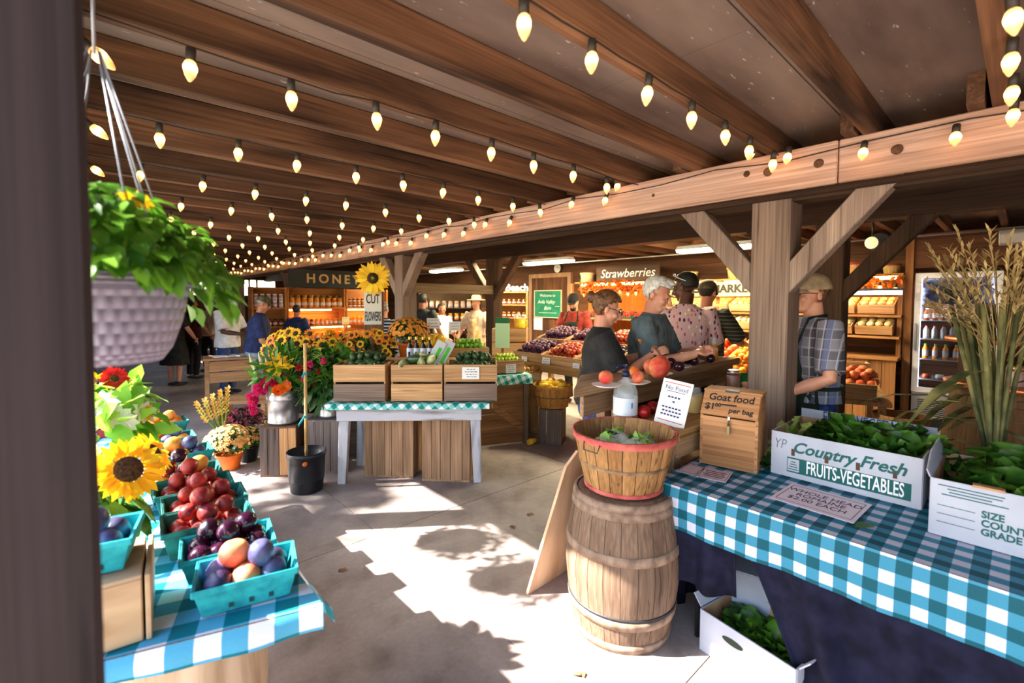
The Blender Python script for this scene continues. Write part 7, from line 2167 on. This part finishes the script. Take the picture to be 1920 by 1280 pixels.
# ------------------------------------------------------------------ plum bins in the middle of the inner bay
W_BIN = wood('bin board', srgb(120, 84, 46), srgb(192, 146, 92), 'Y', 5, island=.15)
t = thing('fruit_display', 'long slanted wooden display bench under the plum crates', 'display', (4.1, 3.1, 0))
m = MB(); m.bb((.0, -.2, .78), (.9, 1.62, .82)); m.build('bench_board', W_BIN, t)
m = MB(); m.bb((-.02, -.2, .74), (.0, 1.62, .84)); m.build('front_rail', W_BIN, t)
m = MB(); m.bb((.45, -.2, .94), (.95, 1.62, .97)); m.build('rear_step', W_BIN, t)
for y in (-.15, 1.5):
    for x, z in ((.05, .78), (.84, .94)):
        m = MB(); m.bb((x, y, 0), (x+.06, y+.06, z)); m.build('leg', W_BIN, t)
PROTO['dplum8'] = [fruit('plum', F_DARK2 if 'F_DARK2' in globals() else noisy('purple plum skin', srgb(44, 14, 36), srgb(110, 58, 82), 16, .35, 0, objr=.35), .031, 9, 1.1, .08, 0), .031, 0]
PROTO['bplum8'] = [fruit('plum', noisy('blue black plum skin', srgb(20, 10, 26), srgb(58, 46, 72), 16, .35, 0, objr=.3), .031, 9, 1.15, .08, 0), .031, 0]
PROTO['rplum8'] = [fruit('pluot', noisy('orange red pluot skin', srgb(146, 36, 26), srgb(206, 92, 48), 16, .4, 0, objr=.3), .031, 9, 1.05, .08, 0), .031, 0]
i = 0
for row, (x, z) in enumerate(((4.33, .87), (4.76, 1.03))):
    for j in range(3):
        y = 3.2+j*.52
        nm = ('front', 'rear')[row]+' '+('plum crate nearest the tasting shoppers', 'middle plum crate', 'plum crate nearest the yellow squash')[j]
        c = crate('tilted %s' % nm, (x, y, z), R(-90), .5, .42, .13, 1, mat=W_CRATE); c.rotation_euler = (R(15), 0, R(-90))
        M = Matrix.Translation((x, y, z+.11)) @ Euler((R(15), 0, R(-90))).to_matrix().to_4x4()
        k = (('bplum', 'rplum', 'dplum'), ('rplum', 'dplum', 'dplum'))[row][j]
        lb = '%s heaped in the %s' % ({'bplum': 'blue black plum', 'rplum': 'orange red pluot', 'dplum': 'dusky purple plum'}[k], nm)
        pile(k, M, 7, 6, .066, 1, lb, nm, 8, 1.05, .3)
        pile(k, M @ Matrix.Translation((0, .01, .05)), 6, 5, .066, 1, lb, nm, 8, 1.05, .3, dome=.035)
for k, (y, lb) in enumerate(((4.28, 'white price card on the plum crate nearest the yellow squash'), (3.9, 'larger white price card on the middle plum crate'), (3.42, 'white price card on the plum crate nearest the tasting shoppers'))):
    card((4.085, y, .80), R(-90), .13 if k == 1 else .1, .12 if k == 1 else .1, lb, 4, tilt=R(-6))
p = zc_at(993, 690, 5.75)
m = MB(); m.box((0, 0, .3), (.24, .24, .6)); tag(m.build('stand_box', W_BIN, loc=(p.x, p.y, 0), rot=(0, 0, R(-50))), 'plain box under the small crate of tan potatoes', 'box')
crate('small crate of tan potatoes behind the yellow squash', (p.x, p.y, .602), R(-50), .28, .26, .14, 1)
for l in range(2): pile('tan', Matrix.Translation((p.x, p.y, .72+.045*l)) @ Matrix.Rotation(R(-50), 4, 'Z'), 4-l, 4-l, .06, 1, 'tan potato in the small crate behind the yellow squash', 'tan potatoes', 8, 1, .3)
p = zc_at(957, 640, 6.9)
for k in range(2): crate('pale wooden crate under the yellow mug planter, %s of the pair' % ('lower', 'upper')[k], (p.x, p.y, .6*k), R(-48), .5, .4, .598, 3)
t = thing('mug_planter', 'big yellow mug shaped planter on the stacked pale crates', 'planter', (p.x+.1, p.y-.1, 1.205))
YM = flat('yellow glaze', srgb(240, 190, 40), .3)
m = MB(); m.lathe([(.001, 0), (.07, 0), (.08, .02), (.085, .15), (.08, .15), (.07, .03)], 20, caps=False); m.build('mug_body', YM, t)
m = MB(); m.tube([(.08, 0, .03), (.13, -.02, .05), (.13, -.02, .11), (.08, 0, .13)], .011, 8); m.build('handle', YM, t)
m = foliage(MB(), (0, 0, .17), (.07, .07, .035), 50, .05, .03, 3); m.build('blossom', PETW, t)
p2 = zc_at(942, 622, 6.5)
t = thing('menu_board', 'pale green standing board with a dark green top beside the yellow mug', 'sign', (p2.x, p2.y, .0), R(-46))
m = MB(); m.bb((-.1, 0, .95), (.1, .02, 1.30)); m.build('board', flat('pale green', srgb(176, 208, 164), .7), t)
m = MB(); m.bb((-.1, -.002, 1.30), (.1, .022, 1.38)); m.build('header', flat('dark green', srgb(16, 96, 56), .6), t)
m = MB(); m.bb((-.02, .021, 0), (.02, .05, 1.3)); m.build('post', W_BIN, t)
# ------------------------------------------------------------------ jar shelves
def jar_shelf(label, loc_, rz, w, h, boards, depth=.28, back=None, wood_=None):
    t = thing('jar_shelf', label, 'shelf', loc_, rz)
    wm = wood_ or wood('pine shelf', srgb(150, 106, 60), srgb(214, 164, 108), 'X', 5, island=.1)
    for x in (-w/2, w/2-.03):
        m = MB(); m.bb((x, 0, 0), (x+.03, depth, h)); m.build('side_panel', wm, t)
    for z in boards:
        m = MB(); m.bb((-w/2+.03, 0, z-.025), (w/2-.03, depth, z)); m.build('shelf_board', wm, t)
    m = MB(); m.bb((-w/2+.03, depth, .1), (w/2-.03, depth+.012, h)); m.build('back_panel', back or wm, t)
    return Matrix.Translation(loc_) @ Matrix.Rotation(rz, 4, 'Z')


JC = {}


def jars(M, x0, x1, n, y, z, r, h, mat, lid, label, group):
    key = (round(r, 3), round(h, 3), mat.name)
    for k in range(n):
        lb = label
        if key not in JC:
            t = thing('preserve_jar', lb, 'jar', (0, 0, 0), 0, group)
            m = MB(); m.lathe([(r*.9, 0), (r, h*.05), (r, h*.72), (r*.78, h*.82), (r*.78, h*.86)], 12); m.build('jar_body', mat, t)
            m = MB(); m.lathe([(r*1.012, h*.22), (r*1.012, h*.52)], 12, caps=False); m.build('jar_label', flat('jar label', srgb(196, 180, 170), .6), t)
            m = MB(); m.lathe([(r*.84, h*.84), (r*.84, h), (.001, h*1.005)], 12); m.build('lid', lid, t)
            JC[key] = t
        else:
            t = dup(JC[key], label=lb); t['group'] = group
        t.location = M @ Vector((x0+(x1-x0)*k/max(1, n-1), y, z)); t.rotation_euler = (0, 0, M.to_euler().z)


GOLD = flat('gold lid', srgb(206, 160, 70), .3, .7)
HONY = noisy('amber honey', srgb(190, 84, 14), srgb(232, 140, 30), 10, .15, 0, objr=.15, spec=.7)
JAMD = noisy('dark jam', srgb(96, 24, 18), srgb(150, 52, 30), 10, .15, 0, objr=.2, spec=.7)
LAV = noisy('lilac jar', srgb(150, 110, 130), srgb(206, 180, 186), 10, .4, 0, objr=.2)
W_HON = wood('honey shelf', srgb(160, 92, 42), srgb(220, 150, 82), 'X', 5, island=.1)
M = jar_shelf('honey shelves, the bay of dark and lilac jars behind the navy T-shirt', (2.52, 9.72, 0), 0, .62, 1.86, (.5, .8, 1.1, 1.46, 1.85), wood_=W_HON)
jars(M, -.22, .22, 5, .06, 1.462, .042, .13, LAV, WHITE, 'lilac labelled jar on the top board of the dark jar bay', 'lilac jars top board')
jars(M, -.22, .22, 5, .06, 1.595, .042, .13, LAV, WHITE, 'lilac labelled jar in the second layer of the dark jar bay', 'lilac jars second layer')
jars(M, -.22, .22, 5, .06, 1.102, .042, .14, JAMD, BLACK, 'dark jam jar on the middle board of the dark jar bay', 'dark jars middle board')
jars(M, -.22, .22, 5, .06, .802, .042, .14, JAMD, WHITE, 'dark jam jar on the lower board of the dark jar bay', 'dark jars lower board')
M = jar_shelf('honey shelves, the wide bay glowing amber under the honey sign', (3.42, 9.72, 0), 0, 1.16, 1.86, (.5, .8, 1.1, 1.46), wood_=W_HON)
jars(M, -.48, .48, 9, .06, 1.462, .055, .2, HONY, GOLD, 'tall amber honey jar on the top board under the honey sign', 'tall honey jars front')
jars(M, -.46, .46, 8, .18, 1.462, .05, .25, HONY, GOLD, 'taller amber honey jar in the back row under the honey sign', 'tall honey jars back')
jars(M, -.0, .48, 6, .06, 1.102, .04, .14, HONY, GOLD, 'squat amber honey jar on the middle board under the honey sign', 'squat honey jars middle board')
jars(M, -.48, -.1, 5, .06, 1.102, .04, .14, JAMD, GOLD, 'dark preserve jar on the middle board under the honey sign', 'dark preserve middle board')
jars(M, -.48, .48, 9, .06, .802, .045, .15, HONY, GOLD, 'amber honey jar on the lower board under the honey sign', 'honey jars lower board')
M = jar_shelf('honey shelves, the bay of small jars next to the flower sign', (4.5, 9.72, 0), 0, .96, 1.86, (.5, .8, 1.1, 1.46), wood_=W_HON)
jars(M, -.38, .38, 9, .06, 1.462, .036, .1, JAMD, GOLD, 'small ruby jar on the top board beside the flower sign', 'small ruby jars front')
jars(M, -.38, .38, 9, .06, 1.565, .034, .1, JAMD, GOLD, 'small ruby jar stacked in the second layer beside the flower sign', 'small ruby jars stacked')
jars(M, -.38, .38, 9, .06, 1.102, .036, .16, HONY, GOLD, 'slim amber jar on the middle board beside the flower sign', 'slim amber jars')
for k, (x, z) in enumerate(((3.3, 1.40), (4.4, 1.40), (3.7, 1.04))):
    m = MB(); m.bb((x-.42, 9.78, z), (x+.42, 9.81, z+.02)); tag(m.build('strip_light', flat('amber strip', (1, .7, .3, 1), .4, emit=26, ecol=(1, .45, .12, 1))), 'amber strip light under a honey shelf board, ' + ('over the wide bay', 'over the small jar bay', 'lower in the wide bay')[k], 'light')
t = thing('honey_sign', 'black hanging sign lettered HONEY in gold capitals above the jar shelves', 'sign', (3.55, 9.05, 2.02))
m = MB(); m.bb((-.88, 0, -.17), (.88, .03, .17)); m.build('board', flat('black board', (.018, .02, .02, 1), .6), t)
text('HONEY', .24, flat('gold paint', srgb(206, 166, 100), .5), t, (-.05, -.002, -.005), space=1.45, offset=.006)
for x in (-.7, .7):
    m = MB(); m.tube([(x, .015, .17), (x, .015, .488)], .004, 5); m.build('hanger', WIRE, t)
card((4.0, 9.71, 1.10), 0, .16, .16, 'cream price card with a red heading on the honey shelves', 2, mat=flat('cream card', srgb(226, 206, 150), .7))
t0 = (6.05, 6.7, 0)
M = jar_shelf('pale jar shelf with white beach letters standing on its top', t0, R(-46), .62, 1.8, (.5, .8, 1.05, 1.3, 1.55, 1.8))
for k, z in enumerate((1.302, 1.552)):
    jars(M, -.24, .24, 6, .06, z, .036, .1, JAMD, WHITE, 'small dark jar on the %s board of the pale shelf' % ('fourth', 'top inner')[k], 'jars on the pale shelf %d' % k)
bl = thing('beach_letters', 'white cut out letters spelling Pismo Beach on top of the pale jar shelf', 'letters', M @ Vector((0, .1, 1.80)), R(-46))
text('Pismo Beach', .19, WHITE, bl, (-.16, 0, .075), ext=.015, offset=.006)
M = jar_shelf('dark shelf of red and orange goods at the back beside the boy in white', (6.4, 9.3, 0), R(-40), 1.5, 1.8, (.5, .85, 1.15, 1.45), wood_=W_DARKY)
for k, z in enumerate((.852, 1.152, 1.452)):
    jars(M, -.6, .6, 9, .08, z, .05, .16, (JAMD, HONY, LAV)[k], GOLD, 'jar on the %s board of the dark back shelf' % ('lower', 'middle', 'upper')[k], 'jars on the dark back shelf %d' % k)
# little table far back with paper on it
q = zc_at(432, 700, 6.9)
t = thing('small_table', 'small pine table with a slatted front where the man in white stands', 'table', (q.x, q.y, 0), R(-8))
W_PIN = wood('pine', srgb(140, 96, 62), srgb(202, 154, 108), 'X', 5, island=.15)
m = MB(); m.bb((-.34, -.25, .74), (.34, .25, .77)); m.build('tabletop', W_PIN, t)
for x in (-.32, .27):
    for y in (-.23, .18):
        m = MB(); m.bb((x, y, 0), (x+.05, y+.05, .74)); m.build('leg', W_PIN, t)
for k in range(2):
    m = MB(); m.bb((-.27, -.225, .42+.16*k), (.27, -.21, .565+.16*k)); m.build('front_board', W_PIN, t)
m = MB(); m.bb((-.31, -.18, .4), (-.30, .18, .72)); m.build('side_board', PAPER, t)
for k in range(3):
    m = MB(); m.box((0, 0, .012), (.2, .14, .024)); tag(m.build('paper_bundle', PAPER if k else flat('pinkish paper', srgb(224, 208, 216), .5), loc=(q.x-.12+.13*k, q.y-.05, .771+.0*k), rot=(0, 0, .3*k)), '%s bundle of white paper on the small pine table' % BL[k], 'paper')
p = zc_at(462, 760, 6.1)
t = thing('low_crate_bench', 'low wooden tray bench on the floor between the pine table and the flowers', 'bench', (p.x, p.y, 0), R(-35))
m = MB(); m.bb((-.35, -.2, .28), (.35, .2, .32)); m.build('seat_board', W_PIN, t)
for x in (-.3, .25):
    m = MB(); m.bb((x, -.18, 0), (x+.05, .18, .28)); m.build('leg', W_PIN, t)
